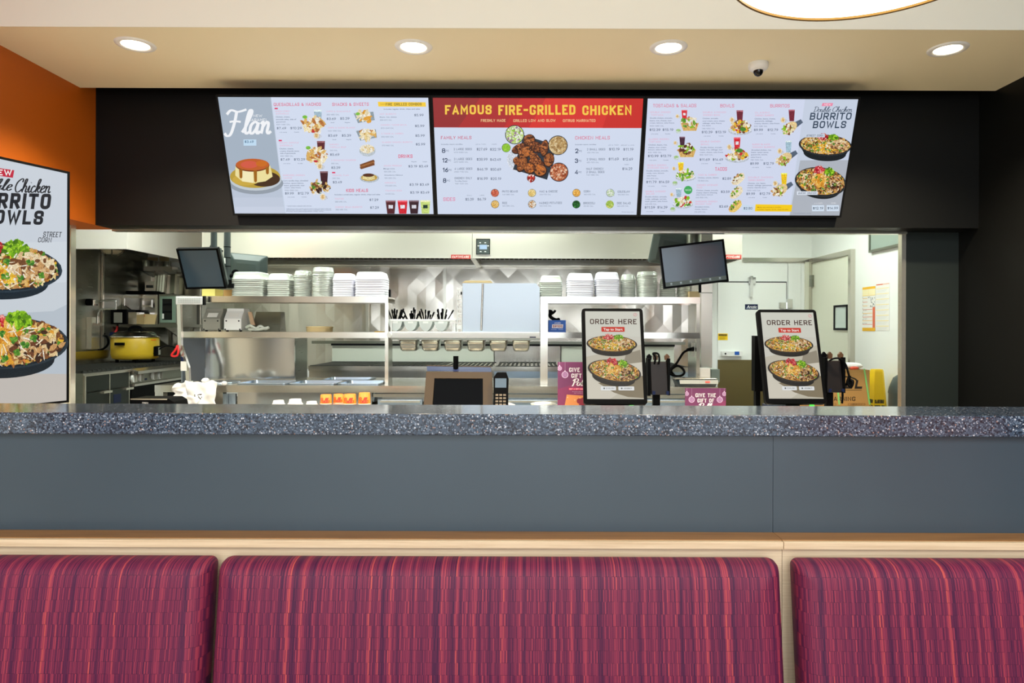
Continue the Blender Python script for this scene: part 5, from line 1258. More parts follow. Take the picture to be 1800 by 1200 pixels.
obj('badge', MB().box(RX - 0.012, RX - 0.008, 5.98, 6.04, 0.872, 0.89), M['navy'], t)
rf(5.80, 6.72, 0.835, 0.855, 'drip_lip', M['steel'], 0.05)
rf(5.82, 6.70, 0.2, 0.83, 'oven_door', M['black'], 0.012)
obj('sticker', MB().box(RX - 0.012, RX - 0.010, 5.56, 5.66, 0.72, 0.79), M['navy'], t, label='small blue sticker on a lower door')
# second counter beyond
t = thing('side_counter', 'dark steel counter beyond the range holding a black oven', 'counter', (-3.5, 7.1, 0))
obj('worktop', MB().box(KX0 + 0.02, PX(330, 7.1), 7.02, KY - 0.06, 0.98, 1.02), M['steel_dark'], t)
obj('frame', MB().box(KX0 + 0.02, PX(328, 7.1), 7.04, KY - 0.07, 0.0, 0.98), M['steel_dark'], t)
q = MB(); FB(q, 306, 650, 328, 669, 6.98, 0.04)
obj('oven_front', q, M['black'], t)

# ---- rice cooker
rc = Vector((PX(238, 6.5, 620), 6.5, 1.006))
t = thing('rice_cooker', 'big yellow rice cooker with a steel lid on the range', 'rice cooker', rc)
R_ = 0.204
obj('body', MB().lathe([(0.0, 0.03), (R_ * .86, 0.03), (R_ * .95, 0.04), (R_, 0.08), (R_ * 1.005, 0.232), (R_ * .99, 0.236)], rc, 40), M['yellow'], t)
obj('lid', MB().lathe([(R_ * 1.06, 0.238), (R_ * 1.06, 0.246), (R_ * .98, 0.25), (R_ * .93, 0.262), (R_ * .80, 0.285), (R_ * .72, 0.29), (0.0, 0.294)], rc, 40), M['steel_soft'], t)
obj('lid_knob', MB().tube([rc + Vector((-.06, 0, .288)), rc + Vector((-.05, 0, .325)), rc + Vector((0, 0, .335)), rc + Vector((.05, 0, .325)), rc + Vector((.06, 0, .288))], 0.012, 8), M['black'], t)
an = math.radians(-95); hv = Vector((math.cos(an), math.sin(an), 0)); hp = rc + hv * (R_ + 0.008)
tg = Vector((-hv.y, hv.x, 0))
obj('side_handle', MB().prism([hp - tg * .045 + Vector((0, 0, .165)), hp + tg * .045 + Vector((0, 0, .165)), hp + tg * .045 + Vector((0, 0, .19)), hp - tg * .045 + Vector((0, 0, .19))], hv * 0.016), M['black'], t)
an = math.radians(-4); hv = Vector((math.cos(an), math.sin(an), 0)); hp = rc + hv * (R_ - 0.004); tg = Vector((-hv.y, hv.x, 0))
sb = obj('switch_box', MB().prism([hp - tg * .035 + Vector((0, 0, .06)), hp + tg * .035 + Vector((0, 0, .06)), hp + tg * .035 + Vector((0, 0, .145)), hp + tg * .02 + Vector((0, 0, .155)), hp - tg * .035 + Vector((0, 0, .15))], hv * 0.03), M['black'], t, bevel=0.004)
sp = hp + hv * 0.031
obj('switch_plate', MB().prism([sp - tg * .006 + Vector((0, 0, .07)), sp + tg * .026 + Vector((0, 0, .07)), sp + tg * .026 + Vector((0, 0, .14)), sp - tg * .006 + Vector((0, 0, .14))], hv * 0.002), M['grey_plastic'], sb)
an = math.radians(-14); hv = Vector((math.cos(an), math.sin(an), 0)); hp = rc + hv * (R_ + 0.002); tg = Vector((-hv.y, hv.x, 0))
obj('red_script_badge', MB().prism([hp - tg * .03 + Vector((0, 0, .205)), hp + tg * .03 + Vector((0, 0, .205)), hp + tg * .03 + Vector((0, 0, .218)), hp - tg * .03 + Vector((0, 0, .218))], hv * 0.002), M['cup_orange'], t)
for k in range(4):
    a_ = k * PI / 2 + .6; ft = MB().cyl(rc + Vector((.15 * math.cos(a_), .15 * math.sin(a_), 0)), rc + Vector((.15 * math.cos(a_), .15 * math.sin(a_), .035)), 0.016, n=10)
    obj('foot', ft, M['black'], t)
cd_ = MB().tube([rc + Vector((.19, -.05, .08)), rc + Vector((.27, .02, .15)), rc + Vector((.36, .05, .13)), rc + Vector((.42, .1, .03)), rc + Vector((.36, .2, .01))], 0.006, 6)
obj('power_cord', cd_, M['black'], t)

# ---- pot filler and pipes on the left wall
dw = 6.25
t = thing('pot_filler', 'chrome folding pot filler tap with a round black wall plate', 'tap', P(165, 575, dw))
w0 = P(157, 531, dw)
obj('wall_plate', MB().cyl((KX0 + 0.004, dw, w0.z), (KX0 + 0.05, dw, w0.z), 0.032, n=20), M['black'], t)
pp = [P(x, y, dw) for x, y in ((159, 531), (168, 530), (185, 528), (202, 528), (204, 531), (204, 541), (202, 543), (185, 543), (177, 544), (173, 549), (172, 556))]
pp[0] = Vector((KX0 + 0.05, dw, w0.z))
obj('arm', MB().tube(pp, 0.009, 8), M['chrome'], t)
vv = P(165, 531, dw); obj('valve', MB().cyl(vv + Vector((0, 0, -0.03)), vv + Vector((0, 0, 0.02)), 0.016, n=12).box(vv.x - .03, vv.x + .03, dw - .01, dw + .01, vv.z - .03, vv.z - .018), M['chrome'], t)
v2 = P(172, 556, dw); obj('spout', MB().cyl(v2, v2 + Vector((0, 0, -0.07)), 0.014, n=12).box(v2.x - .04, v2.x + .05, dw - .012, dw + .012, v2.z - .085, v2.z - .06), M['chrome'], t)
yy = 4.05 * 1200 / 770
t = obj('pipe_cover', MB().box(KX0 + 0.002, KX0 + 0.05, yy - 0.07, yy + 0.05, PZ(616, yy), PZ(560, yy)), M['steel_bright'], label='bright steel pipe cover on the left wall above the range', cat='pipe cover')
# black timer box
t = thing('timer_box', 'black box with a small grey display on the left wall', 'timer', P(203, 572, 6.68))
q = MB(); q.box(KX0 + 0.004, PX(222, 6.6), 6.6, 6.76, PZ(572, 6.6), PZ(546, 6.6)); obj('case', q, M['black'], t, bevel=0.008)
q = MB(); FB(q, 200, 549, 214, 567, 6.592, 0.008); obj('display', q, M['grey_plastic'], t)
q = MB(); q.box(PX(222.3, 6.6), PX(238, 6.6), 6.62, 6.75, PZ(572, 6.6), PZ(551, 6.6)); obj('side_box', q, M['steel_soft'], t)
t = obj('red_gas_hose', MB().tube([P(206, 573, 6.68), P(205, 580, 6.68), P(200, 587, 6.66), P(199, 594, 6.62)], 0.011, 8), M['red'], label='short red gas hose below the black timer box', cat='hose')
t = obj('black_gas_hose', MB().tube([(KX0 + 0.006, 6.5, PZ(589, 6.5)), P(182, 589, 6.48), P(189, 593, 6.45), P(190, 604, 6.45), P(183, 612, 6.45), P(172, 616, 6.45), (KX0 + 0.006, 6.42, PZ(617, 6.42))], 0.01, 8), M['black'], label='black gas hose curving down the left wall', cat='hose')
q = MB().cyl(P(184, 589, 6.62), P(201, 589, 6.62), 0.03, n=14).cyl(P(172, 589, 6.62), P(184, 589, 6.62), 0.016, n=12)
q.box(KX0 + 0.003, P(174, 589, 6.62).x, 6.60, 6.64, PZ(592, 6.62), PZ(586, 6.62))
obj('gas_coupling', q, M['navy'], label='blue quick coupling of the gas line beside the rice cooker', cat='gas coupling')

# ---- wall shelf with oven, pans
sz = PZ(572, 6.75)
t = thing('wall_shelf', 'green-grey steel wall shelf holding the oven and sheet pans', 'shelf', (PX(260, 7), 7.0, sz - 0.025))
obj('shelf_board', MB().box(KX0 + 0.01, PX(310, 6.7), 6.72, KY - 0.055, sz - 0.03, sz), M['steel_dark'], t)
for px in (262, 302):
    x = PX(px, 6.9)
    obj('bracket', MB().prism([(x, 6.76, sz - 0.03), (x, KY - 0.055, sz - 0.03), (x, KY - 0.055, sz - 0.22)], (0.012, 0, 0)), M['steel_dark'], t)
oz = PZ(519, 6.8)
t = thing('countertop_oven', 'boxy stainless steel oven on the wall shelf behind the rice cooker', 'oven', (PX(248, 6.8), 6.8, sz))
q = MB().box(PX(215, 6.8), PX(277, 6.8), 6.8, KY - 0.07, sz, oz); obj('case', q, M['steel_mirror'], t, bevel=0.006)
q = MB(); FB(q, 215, 519.5, 277, 524, 6.792, 0.008); FB(q, 272, 524, 277, 577 - 6, 6.792, 0.008); FB(q, 215, 524, 218, 571, 6.792, 0.008); obj('face_frame', q, M['steel_bright'], t)
q = MB()
for r_ in ((249, 526.5, 266, 528), (249, 538, 266, 540), (249, 528, 250.5, 538), (264.5, 528, 266, 538)): FB(q, *r_, 6.786, 0.012)
FB(q, 251, 536, 264, 539, 6.782, 0.01)
obj('pull_handle', q, M['steel_bright'], t)
t = thing('glass_door_oven', 'narrow oven with a dark glass door beside the prep shelf post', 'oven', (PX(295, 6.8), 6.8, sz))
x0, x1 = PX(279, 6.8), PX(309, 6.8)
obj('case', MB().box(x0, x1, 6.8, KY - 0.07, sz, oz - 0.002), M['steel_dark'], t)
q = MB()
for r_ in ((281, 520.5, 308, 525), (281, 562, 308, 567), (281, 525, 284.5, 562), (302.5, 525, 308, 562)): FB(q, *r_, 6.78, 0.02)
dd = obj('door', q, mat('green_grey_steel', (150, 176, 160), 0.35, 0.5), t)
q = MB(); FB(q, 284.5, 525, 302.5, 562, 6.788, 0.01); obj('door_glass', q, M['dark_glass'], dd)
q = MB(); FB(q, 284.5, 551, 288, 560, 6.785, 0.002); obj('sticker', q, M['paper'], dd)
# printed sheet leaning on the oven
q = MB().slab(P(243, 551, 6.77), P(275, 553, 6.755), P(271, 575, 6.76), P(247, 574, 6.77), 0.004)
t = obj('notice_sheet', q, M['tan'], label='printed sheet with two red marks leaning on the steel oven', cat='sheet')
t2 = MB()
for xa in (244.5, 250): t2.slab(P(xa, 552.5, 6.762), P(xa + 4.5, 552.8, 6.759), P(xa + 4, 557, 6.76), P(xa + .5, 556.6, 6.762), 0.0015)
obj('red_marks', t2, M['red_ink'], t)
# sloped splash guard
gx = PX(205.5, 6.62)
q = MB().prism([(KX0 + 0.004, 6.78, PZ(577, 6.78)), (PX(271, 6.78), 6.78, PZ(577, 6.78)), (KX0 + 0.004, 6.78, PZ(537, 6.78))], (0, 0.008, 0))
obj('splash_guard', q, M['steel_dark'], label='triangular steel splash guard behind the black timer box', cat='splash guard')
# pizza peel on the oven
pl = MB(); pts = []
c = P(252, 512, 6.88); c.z = oz
for k in range(28):
    a_ = 2 * PI * k / 28; pts.append((c.x + 0.165 * math.copysign(abs(math.cos(a_)) ** .6, math.cos(a_)), 6.88 + 0.055 * math.copysign(abs(math.sin(a_)) ** .6, math.sin(a_)), oz + 0.002))
pl.prism(pts, (0, 0, 0.03)).box(c.x + 0.16, c.x + 0.21, 6.86, 6.90, oz + 0.006, oz + 0.022)
obj('griddle_cover', pl, M['black'], label='flat black lid lying on top of the steel oven', cat='lid')
q = MB(); b_ = P(254, 494, 7.12); e_ = P(272, 507, 7.12); q.box(b_.x, e_.x, 7.13, 7.2, oz, b_.z)
t = obj('thermometer_box', q, M['steel_soft'], label='small grey box with a display standing behind the black lid', cat='thermometer')
q2 = MB(); FB(q2, 257, 501, 269, 506, 7.126, 0.004); obj('display', q2, M['graphite'], t)
# sheet pans on edge
def sheet_pan(w, h):
    mb = MB(); th = 0.02
    mb.box(-w / 2, w / 2, -0.002, 0.0, 0.0, h)
    for a_ in ((-w / 2, -w / 2 + .012, 0, h), (w / 2 - .012, w / 2, 0, h), (-w / 2, w / 2, 0, .012), (-w / 2, w / 2, h - .012, h)): mb.box(a_[0], a_[1], -th, 0, a_[2], a_[3])
    return mb
sp_m = [M['steel_dark'], M['steel_soft']]
pan0 = None
spots = [(278.5, 7.17, 0.38, -82, 'sheet pan on edge, farthest left of the row on the ovens'), (283, 7.14, 0.38, -80, 'sheet pan on edge, second from the left on the ovens'), (287, 7.10, 0.39, -78, 'sheet pan on edge, third from the left on the ovens'), (291, 7.07, 0.40, -76, 'sheet pan on edge, fourth from the left on the ovens'),
         (301, 7.0, 0.40, -20, 'sheet pan facing us on the glass door oven'), (318, 7.12, 0.36, -14, 'sheet pan facing us behind the corner of the display screen')]
lab_g = 'sheet pans stored on edge'
for i, (px, d_, h_, rz, lab) in enumerate(spots):
    mb = MB(); ww = 0.115 if i >= 4 else 0.16
    hh = 0.215 if i < 5 else 0.2
    src = sheet_pan(ww, hh)
    o = obj('sheet_pan', src, M['steel_soft'], label=lab, cat='sheet pan', group=lab_g, origin=(0, 0, 0))
    o.location = (PX(px, d_), d_, oz + (0.0 if i < 5 else 0.0)); o.rotation_euler = (math.radians(-4), 0, math.radians(rz))
# upper little shelf with pots
uz = PZ(471, 7.0)
t = thing('upper_shelf', 'small steel shelf under the hood holding pots', 'shelf', (PX(280, 7.1), 7.1, uz - 0.04))
obj('shelf_board', MB().box(PX(252, 6.95), PX(302, 6.95), 6.95, KY - 0.06, uz - 0.045, uz), M['steel'], t)
for px in (256, 296):
    x = PX(px, 7.1); obj('bracket', MB().prism([(x, 6.99, uz - 0.045), (x, KY - 0.06, uz - 0.045), (x, KY - 0.06, uz - 0.09)], (0.01, 0, 0)), M['steel_dark'], t)
for px, r_, h_, lab in ((259, 0.05, 0.07, 'left steel pot on the small shelf under the hood'), (278, 0.055, 0.06, 'middle steel pot on the small shelf under the hood'), (294, 0.03, 0.06, 'narrow right steel pot on the small shelf under the hood')):
    c = Vector((PX(px, 7.1), 7.1, uz)); obj('pot', MB().lathe([(0, 0), (r_ * .95, 0), (r_, .01), (r_, h_), (r_ + .006, h_ + .004), (r_ - .004, h_), (r_ - .006, 0.008), (0, 0.006)], c, 24), M['steel_bright'], label=lab, cat='pot', group='pots on the small shelf')
q = MB(); x0, x1 = PX(305, 7.15), PX(323, 7.15); q.box(x0, x1, 7.1, KY - 0.02, PZ(476, 7.1), PZ(463, 7.1))
obj('white_tub', q, M['white'], label='white tub at the end of the small shelf under the hood', cat='tub', bevel=0.01)
obj('wall_bracket_shelf', MB().box(PX(302.4, 6.95), PX(330, 6.95), 7.05, KY - 0.02, PZ(481, 7.05), PZ(476, 7.05)), M['steel_dark'], label='short dark shelf under the white tub beside the display screen', cat='shelf')

# ---- char-broiler under the hoods
gx0, gx1 = PX(543, 6.35), PX(1215, 6.35)
t = thing('char_broiler', 'long steel gas broiler with black grates against the back wall', 'broiler', ((gx0 + gx1) / 2, 6.7, 0))
obj('body', MB().box(gx0, gx1, 6.36, KY - 0.1, 0.12, 0.955), M['steel'], t)
obj('front_panel', MB().box(PX(869, 6.35), gx1 - 0.02, 6.345, 6.36, 0.3, 0.94), M['blue_tint'], t)
obj('grease_pan', MB().box(gx0 + 0.01, gx1 - 0.01, 6.385, 7.08, 0.956, 0.982), M['steel_bright'], t)
obj('front_edge', MB().box(gx0, gx1, 6.34, 6.36, 0.94, 0.984), M['steel'], t)
gy0, gy1 = 6.36, 7.08
spans = [(545, 649), (651, 781), (783, 866), (872, 983), (990, 1090), (1096, 1210)]
for a_, b_ in spans:
    xa, xb = PX(a_, 6.36), PX(b_, 6.36); mb = MB(); n = int((xb - xa) / 0.042)
    for i in range(n):
        x = xa + (i + .5) * (xb - xa) / n; mb.box(x - .009, x + .009, gy0 + .015, gy1 - .015, 0.983, 0.989)
    mb.box(xa, xb, gy0 + .002, gy0 + .014, 0.983, 0.990).box(xa, xb, gy1 - .014, gy1, 0.983, 0.990)
    obj('grate', mb, M['cast_iron'], t)
bs = MB().box(gx0, PX(868, 7.1), 7.1, KY - 0.1, 0.955, 1.16).box(PX(987, 7.1), gx1, 7.1, KY - 0.1, 0.955, 1.16)
obj('backsplash', bs, mat('pale_steel', (214, 220, 208), 0.4, 0.3), t)
fl = MB(); xa, xb = PX(870, 7.09), PX(985, 7.09); n = 30
for i in range(n):
    x = xa + i * (xb - xa) / n; fl.box(x, x + (xb - xa) / n * .55, 7.08, 7.11, 0.985, 1.155)
fl.box(xa, xb, 7.1, KY - 0.1, 0.955, 1.155)
obj('fluted_heat_shield', fl, M['steel'], t)
obj('gas_rail', MB().box(gx0, gx1, 7.06, 7.1, 1.155, 1.175), M['black_soft'], t)
q = P(956, 617, 7.07)
obj('igniter', MB().box(q.x - .02, q.x + .02, 7.06, 7.085, q.z - .02, q.z + .02), M['black'], t)
# back shelf above the broiler
t = thing('back_shelf', 'flat steel ledge along the back wall above the broiler', 'shelf', (0, 7.2, PZ(606, 7.1)))
obj('shelf_board', MB().box(PX(545, 7.15), PX(1205, 7.2), 7.205, KY - 0.025, PZ(605, 7.2), PZ(600, 7.2)), M['steel_dark'], t)

# ---- prep line
TZ = 0.92
D0, D1 = 4.96, 5.78
px0, px1 = PX(272, D0, 680), PX(1262, D0, 680)
t = thing('prep_table', 'long stainless steel prep table with sunken food wells', 'prep table', ((px0 + px1) / 2, 5.35, 0))
# worktop with openings
holes = []          # x0,x1,y0,y1
def hole(a_, b_, ya, yb): holes.append((PX(a_, ya), PX(b_, ya), ya, yb))
hole(417, 504, 5.06, 5.36); hole(508, 590, 5.06, 5.36); hole(594, 668, 5.06, 5.36); hole(566, 648, 5.44, 5.70)
xs = sorted({px0, px1} | {h[0] for h in holes} | {h[1] for h in holes}); ys = sorted({D0, D1} | {h[2] for h in holes} | {h[3] for h in holes})
wt = MB()
for i in range(len(xs) - 1):
    for j in range(len(ys) - 1):
        xm, ym = (xs[i] + xs[i + 1]) / 2, (ys[j] + ys[j + 1]) / 2
        if any(h[0] < xm < h[1] and h[2] < ym < h[3] for h in holes): continue
        wt.box(xs[i], xs[i + 1], ys[j], ys[j + 1], TZ - 0.004, TZ)
obj('worktop', wt, M['steel'], t)
obj('front_apron', MB().box(px0, px1, D0 - 0.002, D0 + 0.02, TZ - 0.05, TZ + 0.0005), M['steel_soft'], t)
obj('end_apron', MB().box(px0, px0 + 0.02, D0 + 0.02, D1, TZ - 0.05, TZ - 0.005).box(px1 - 0.02, px1, D0 + 0.02, D1, TZ - 0.05, TZ - 0.005), M['steel_soft'], t)
cab = MB().box(PX(420, 5.02), PX(655, 5.02), 5.0, 5.03, 0.12, TZ - 0.05)
obj('cabinet_panel', cab, M['steel_mirror'], t)
obj('cabinet_body', MB().box(px0 + 0.12, px1 - 0.06, 5.4, D1 - 0.02, 0.1, TZ - 0.16), M['steel_dark'], t)
obj('floor_shelf', MB().box(px0 + 0.05, px1 - 0.05, 5.05, D1 - 0.03, 0.2, 0.23), M['steel_dark'], t)
for px in (280, 385):
    x = PX(px, 4.99); obj('leg', MB().box(x - .03, x + .03, 4.99, 5.05, 0.0, TZ - 0.05), M['steel_soft'], t)
for x in (px0 + 0.04, px1 - 0.04): obj('leg', MB().box(x - .03, x + .03, D1 - 0.1, D1 - 0.04, 0.0, TZ - 0.05), M['steel_soft'], t)
x = px1 - 0.05; obj('leg', MB().box(x - .03, x + .03, 4.99, 5.05, 0.0, TZ - 0.05), M['steel_soft'], t)
for a_, b_ in ((392, 401.5), (402.5, 414)):
    q = MB(); FB(q, a_, 692, b_, 716, 5.02, 0.02); obj('door', q, M['blue_tint'], t, label='blue tinted steel door')
q = MB(); FB(q, 656, 692, 1255, 700, 5.0, 0.05); obj('drawer_rail', q, M['steel_soft'], t)
for a_, b_ in ((664, 742), (746, 868), (872, 1000), (1004, 1130), (1134, 1250)):
    q = MB(); FB(q, a_, 702, b_, 740, 4.99, 0.05); w = obj('drawer', q, M['blue_tint'], t)
    q = MB(); FB(q, a_ + 4, 704, b_ - 4, 707.5, 4.965, 0.025); obj('drawer_handle', q, M['steel_bright'], w)
# food pans in the wells
def food_pan(x0, x1, y0, y1, label, grp):
    o = Vector(((x0 + x1) / 2, (y0 + y1) / 2, TZ)); r = 0.012; mb = MB()
    def ring(w, h, z): return [(o.x + a_[0], o.y + a_[1], z) for a_ in rrect(w, h, 0.03, 4)]
    W, H = x1 - x0, y1 - y0
    mb.loft([ring(W + .02, H + .02, TZ + .003), ring(W + .02, H + .02, TZ + .009), ring(W - .006, H - .006, TZ + .009), ring(W - .012, H - .012, TZ - .01), ring(W - .06, H - .06, TZ - .13)], 0, False, False)
    rb = ring(W - .06, H - .06, TZ - .13); mb.add(rb, [tuple(range(len(rb)))])
    obj('food_pan', mb, M['blue_tint'], label=label, cat='food pan', group=grp, origin=(o.x, o.y, TZ))
for h, lab in zip(holes, ('empty steel food pan in the prep table, left of the front row', 'empty steel food pan in the prep table, middle of the front row', 'empty steel food pan in the prep table, right of the front row by the post', 'empty steel food pan alone in the back row of the prep table')):
    food_pan(h[0] + .004, h[1] - .004, h[2] + .004, h[3] - .004, lab, 'food pans sunk in the prep table')
c = Vector((PX(392, 5.22), 5.22, TZ))
obj('round_pan', MB().lathe([(0.125, 0.001), (0.125, 0.008), (0.115, 0.008), (0.105, 0.003), (0.0, 0.0025)], c, 32), M['blue_tint'], label='round steel pan rim at the left end of the prep table', cat='food pan')
# splash box and side wing on the table
t = thing('heated_cabinet', 'tall polished steel cabinet standing on the prep table under the left shelves', 'cabinet', (PX(440, 5.42), 5.5, TZ))
bz1 = PZ(594, 5.2) - 0.012
obj('front_panel', MB().box(PX(361, 5.42), PX(518, 5.42), 5.42, 5.44, TZ + 0.012, bz1), M['steel_mirror'], t)
obj('case', MB().box(PX(361, 5.42) + 0.005, PX(518, 5.42) - 0.003, 5.44, 5.74, TZ + 0.001, bz1), M['steel_dark'], t)
obj('front_lip', MB().box(PX(361, 5.4), PX(519, 5.4), 5.40, 5.42, TZ + 0.001, TZ + 0.014), M['steel_bright'], t)
wg = MB().prism([(PX(321, 5.19), 5.19, TZ + 0.001), (PX(360.6, 5.42), 5.42, TZ + 0.001), (PX(360.6, 5.42), 5.42, bz1), (PX(321, 5.19), 5.19, bz1)], (-0.012, 0.004, 0))
obj('side_wing', wg, M['wing'], t)

# ---- overshelves
def overshelf(name, xa, xb, posts, label, dF, dep, y1t, y1b, y2t, y2b, side):
    X0, X1 = PX(xa, dF), PX(xb, dF)
    t = thing(name, label, 'shelf unit', ((X0 + X1) / 2, dF + dep / 2, TZ), 'shelf units over the prep table')
    z = [(PZ(y1t, dF, (xa + xb) / 2), PZ(y1b, dF, (xa + xb) / 2)), (PZ(y2t, dF, (xa + xb) / 2), PZ(y2b, dF, (xa + xb) / 2))]
    for k, (zt, zb) in enumerate(z):
        s = MB().box(X0, X1, dF, dF + 0.012, zb, zt).box(X0, X1, dF + 0.012, dF + dep, zt - 0.012, zt - 0.0005).box(X0, X1, dF + dep, dF + dep + 0.012, zb, zt)
        obj('shelf_board', s, M['steel_soft'], t)
    for a_, b_ in posts:
        q = MB().box(PX(a_, dF), PX(b_, dF), dF + 0.013, dF + 0.05, TZ + 0.001, z[0][1])
        obj('post', q, M['steel_bright'], t)
    for a_ in side:
        q = MB().box(PX(a_, dF), PX(a_, dF) + 0.006, dF + 0.05, dF + dep, TZ + 0.001, z[0][1]); obj('end_panel', q, M['steel'], t)
    return z[0][0], z[1][0], dF, dep, t
SL = overshelf('shelf_unit', 316.5, 682, [(676, 682)], 'left two-tier steel shelf unit loaded with container stacks', 5.15, 0.26, 520.5, 531.3, 583.2, 593.5, (676.5,))
SR = overshelf('shelf_unit', 950, 1231, [(950, 963), (1225, 1231)], 'right two-tier steel shelf unit loaded with container stacks', 5.15, 0.36, 521.8, 533, 584.2, 594.4, (1229,))
# bent left post of the left unit
pm = MB()
def bar(p0, p1, w=0.026, dep=0.03):
    a_, b_ = Vector(p0), Vector(p1)
    pm.hexa([a_ + Vector((-w / 2, 0, 0)), a_ + Vector((w / 2, 0, 0)), a_ + Vector((w / 2, dep, 0)), a_ + Vector((-w / 2, dep, 0)), b_ + Vector((-w / 2, 0, 0)), b_ + Vector((w / 2, 0, 0)), b_ + Vector((w / 2, dep, 0)), b_ + Vector((-w / 2, dep, 0))])
e0 = P(330, 660, 5.13); e0.z = TZ + 0.001
bar(e0, P(328.5, 646, 5.13)); bar(P(328.5, 646, 5.13), P(315.5, 607, 5.13)); bar(P(315.5, 607, 5.13), P(313.5, 520.5, 5.13))
obj('post', pm, M['steel_bright'], SL[4], label='bent steel post')
ft = P(330, 668, 5.13); obj('foot', MB().cyl((e0.x, 5.145, TZ + 0.001), (e0.x, 5.145, TZ + 0.015), 0.03, n=16), M['white'], SL[4])
# bump bar
t = thing('bump_bar', 'white keypad bar clipped to the front of the left top shelf', 'keypad', P(333, 535, 5.09))
q = MB(); FB(q, 308.5, 521, 356, 535, 5.09, 0.03); obj('case', q, M['white'], t, bevel=0.004)
q = MB(); FB(q, 356, 520, 359, 536, 5.092, 0.028); obj('end_cap', q, M['black'], t)
q = MB()
for r in range(3):
    for k in range(10): FB(q, 312.5 + k * 4, 524 + r * 3, 315.7 + k * 4, 526.2 + r * 3, 5.087, 0.004)
obj('keys', q, M['grey_bin'], t)
# red scoop loop + tag hanging on the post
obj('utensil_loop', MB().tube([P(312, 607, 5.10), P(309, 614, 5.09), P(302, 623, 5.09), P(304, 626, 5.09), P(311, 625, 5.09), P(313.5, 618, 5.09), P(313, 609, 5.10), P(312, 607, 5.10)], 0.008, 8), M['red'], label='red loop handle hanging on the bent shelf post', cat='utensil')
t = obj('white_tag', MB().slab(P(317.5, 635, 5.10), P(327, 636, 5.10), P(327.5, 651.5, 5.10), P(317.5, 651.5, 5.10), 0.012), M['paper'], label='white tag hung on the bent shelf post', cat='tag')
obj('blue_cap', MB().slab(P(317.5, 626, 5.105), P(321, 628, 5.105), P(322.5, 634.8, 5.105), P(318, 634.8, 5.105), 0.01), M['navy'], t)

# ================================================================== THINGS ON SHELVES AND COUNTERS
Z1, Z2 = SL[0], SL[1]           # tops of the left shelves
ZR1, ZR2 = SR[0], SR[1]

def shell(kind, w, h, taper):
    """one upturned container: rim below, narrower closed top"""
    mb = MB()
    def ring(ww, z):
        if kind == 'round': return [(ww / 2 * math.cos(2 * PI * i / 28), ww / 2 * math.sin(2 * PI * i / 28), z) for i in range(28)]
        return [(x, y, z) for x, y in rrect(ww, ww * 0.9, ww * 0.14, 4)]
    rings = [ring(w * 0.97, 0.0), ring(w + 0.006, 0.0), ring(w + 0.006, 0.004), ring(w, 0.005), ring(w - taper * 0.8, h * 0.78), ring(w - taper * 1.25, h * 0.95), ring(w - taper * 1.9, h)]
    mb.loft(rings, 0, True, False)
    mb.add(rings[-1], [tuple(range(len(rings[-1])))])
    return mb
def layer(kind, w, p):
    """one nested container, of which only the rim band shows"""
    mb = MB()
    def ring(ww, z):
        if kind == 'round': return [(ww / 2 * math.cos(2 * PI * i / 28), ww / 2 * math.sin(2 * PI * i / 28), z) for i in range(28)]
        return [(x, y, z) for x, y in rrect(ww, ww * 0.9, ww * 0.14, 4)]
    return mb.loft([ring(w, 0.0), ring(w + 0.005, p * 0.25), ring(w + 0.005, p * 0.5), ring(w - 0.001, p * 0.65), ring(w - 0.002, p * 0.97)], 0, True, True)
def stack(kind, x0, x1, ytop, zbase, d, pitch, h, taper, m, label, group, name='food_container'):
    X0, X1 = PX(x0, d), PX(x1, d); w = X1 - X0 - 0.006
    top = PZ(ytop, d, (x0 + x1) / 2); n = max(2, int(round((top - zbase - h) / pitch)))
    pitch = (top - zbase - h - 0.001) / n
    first = obj(name, layer(kind, w, pitch), m, label=label, cat='food container', group=group, origin=(0, 0, 0))
    topo = obj(name, shell(kind, w, h, taper), m, label='topmost piece, ' + label, cat='food container', group=group, origin=(0, 0, 0))
    R = random.Random(int(x0))
    c = Vector(((X0 + X1) / 2, d, zbase))
    for k in range(n + 1):
        o = first if k == 0 else topo if k == n else first.copy()
        if 0 < k < n: COL.objects.link(o)
        o.location = c + Vector((R.uniform(-.0015, .0015), R.uniform(-.0015, .0015), 0.0005 + k * pitch))
        if kind == 'round': o.rotation_euler = (0, 0, R.uniform(0, 6))
dS = 5.29
stack('square', 415, 470, 479, Z1, dS, 0.017, 0.06, 0.024, M['clear'], 'cloudy square lid in the leftmost stack on the left top shelf', 'leftmost lid stack on the left top shelf')
stack('square', 474, 514, 481, Z1, dS, 0.016, 0.055, 0.03, M['clear'], 'cloudy lid in the second stack from the left on the left top shelf', 'second lid stack on the left top shelf')
stack('round', 516.5, 548, 476, Z1, dS, 0.014, 0.04, 0.014, M['clear'], 'clear round lid in the narrow third stack on the left top shelf', 'third lid stack on the left top shelf')
stack('round', 549.5, 587, 470, Z1, dS, 0.014, 0.04, 0.014, M['clear'], 'clear round lid in the tallest stack on the left top shelf', 'tallest lid stack on the left top shelf')
stack('square', 587.5, 625, 481, Z1, dS, 0.017, 0.055, 0.022, M['foam'], 'white foam box in the smaller foam stack on the left top shelf', 'smaller foam stack on the left top shelf', 'foam_box')
stack('square', 628, 680.5, 479, Z1, dS, 0.018, 0.06, 0.024, M['foam'], 'white foam box in the rightmost stack on the left top shelf', 'rightmost foam stack on the left top shelf', 'foam_box')
dR = 5.32
stack('square', 948, 988, 485, ZR1, dR, 0.016, 0.055, 0.024, M['clear'], 'clear square lid in the leftmost stack on the right top shelf', 'leftmost lid stack on the right top shelf')
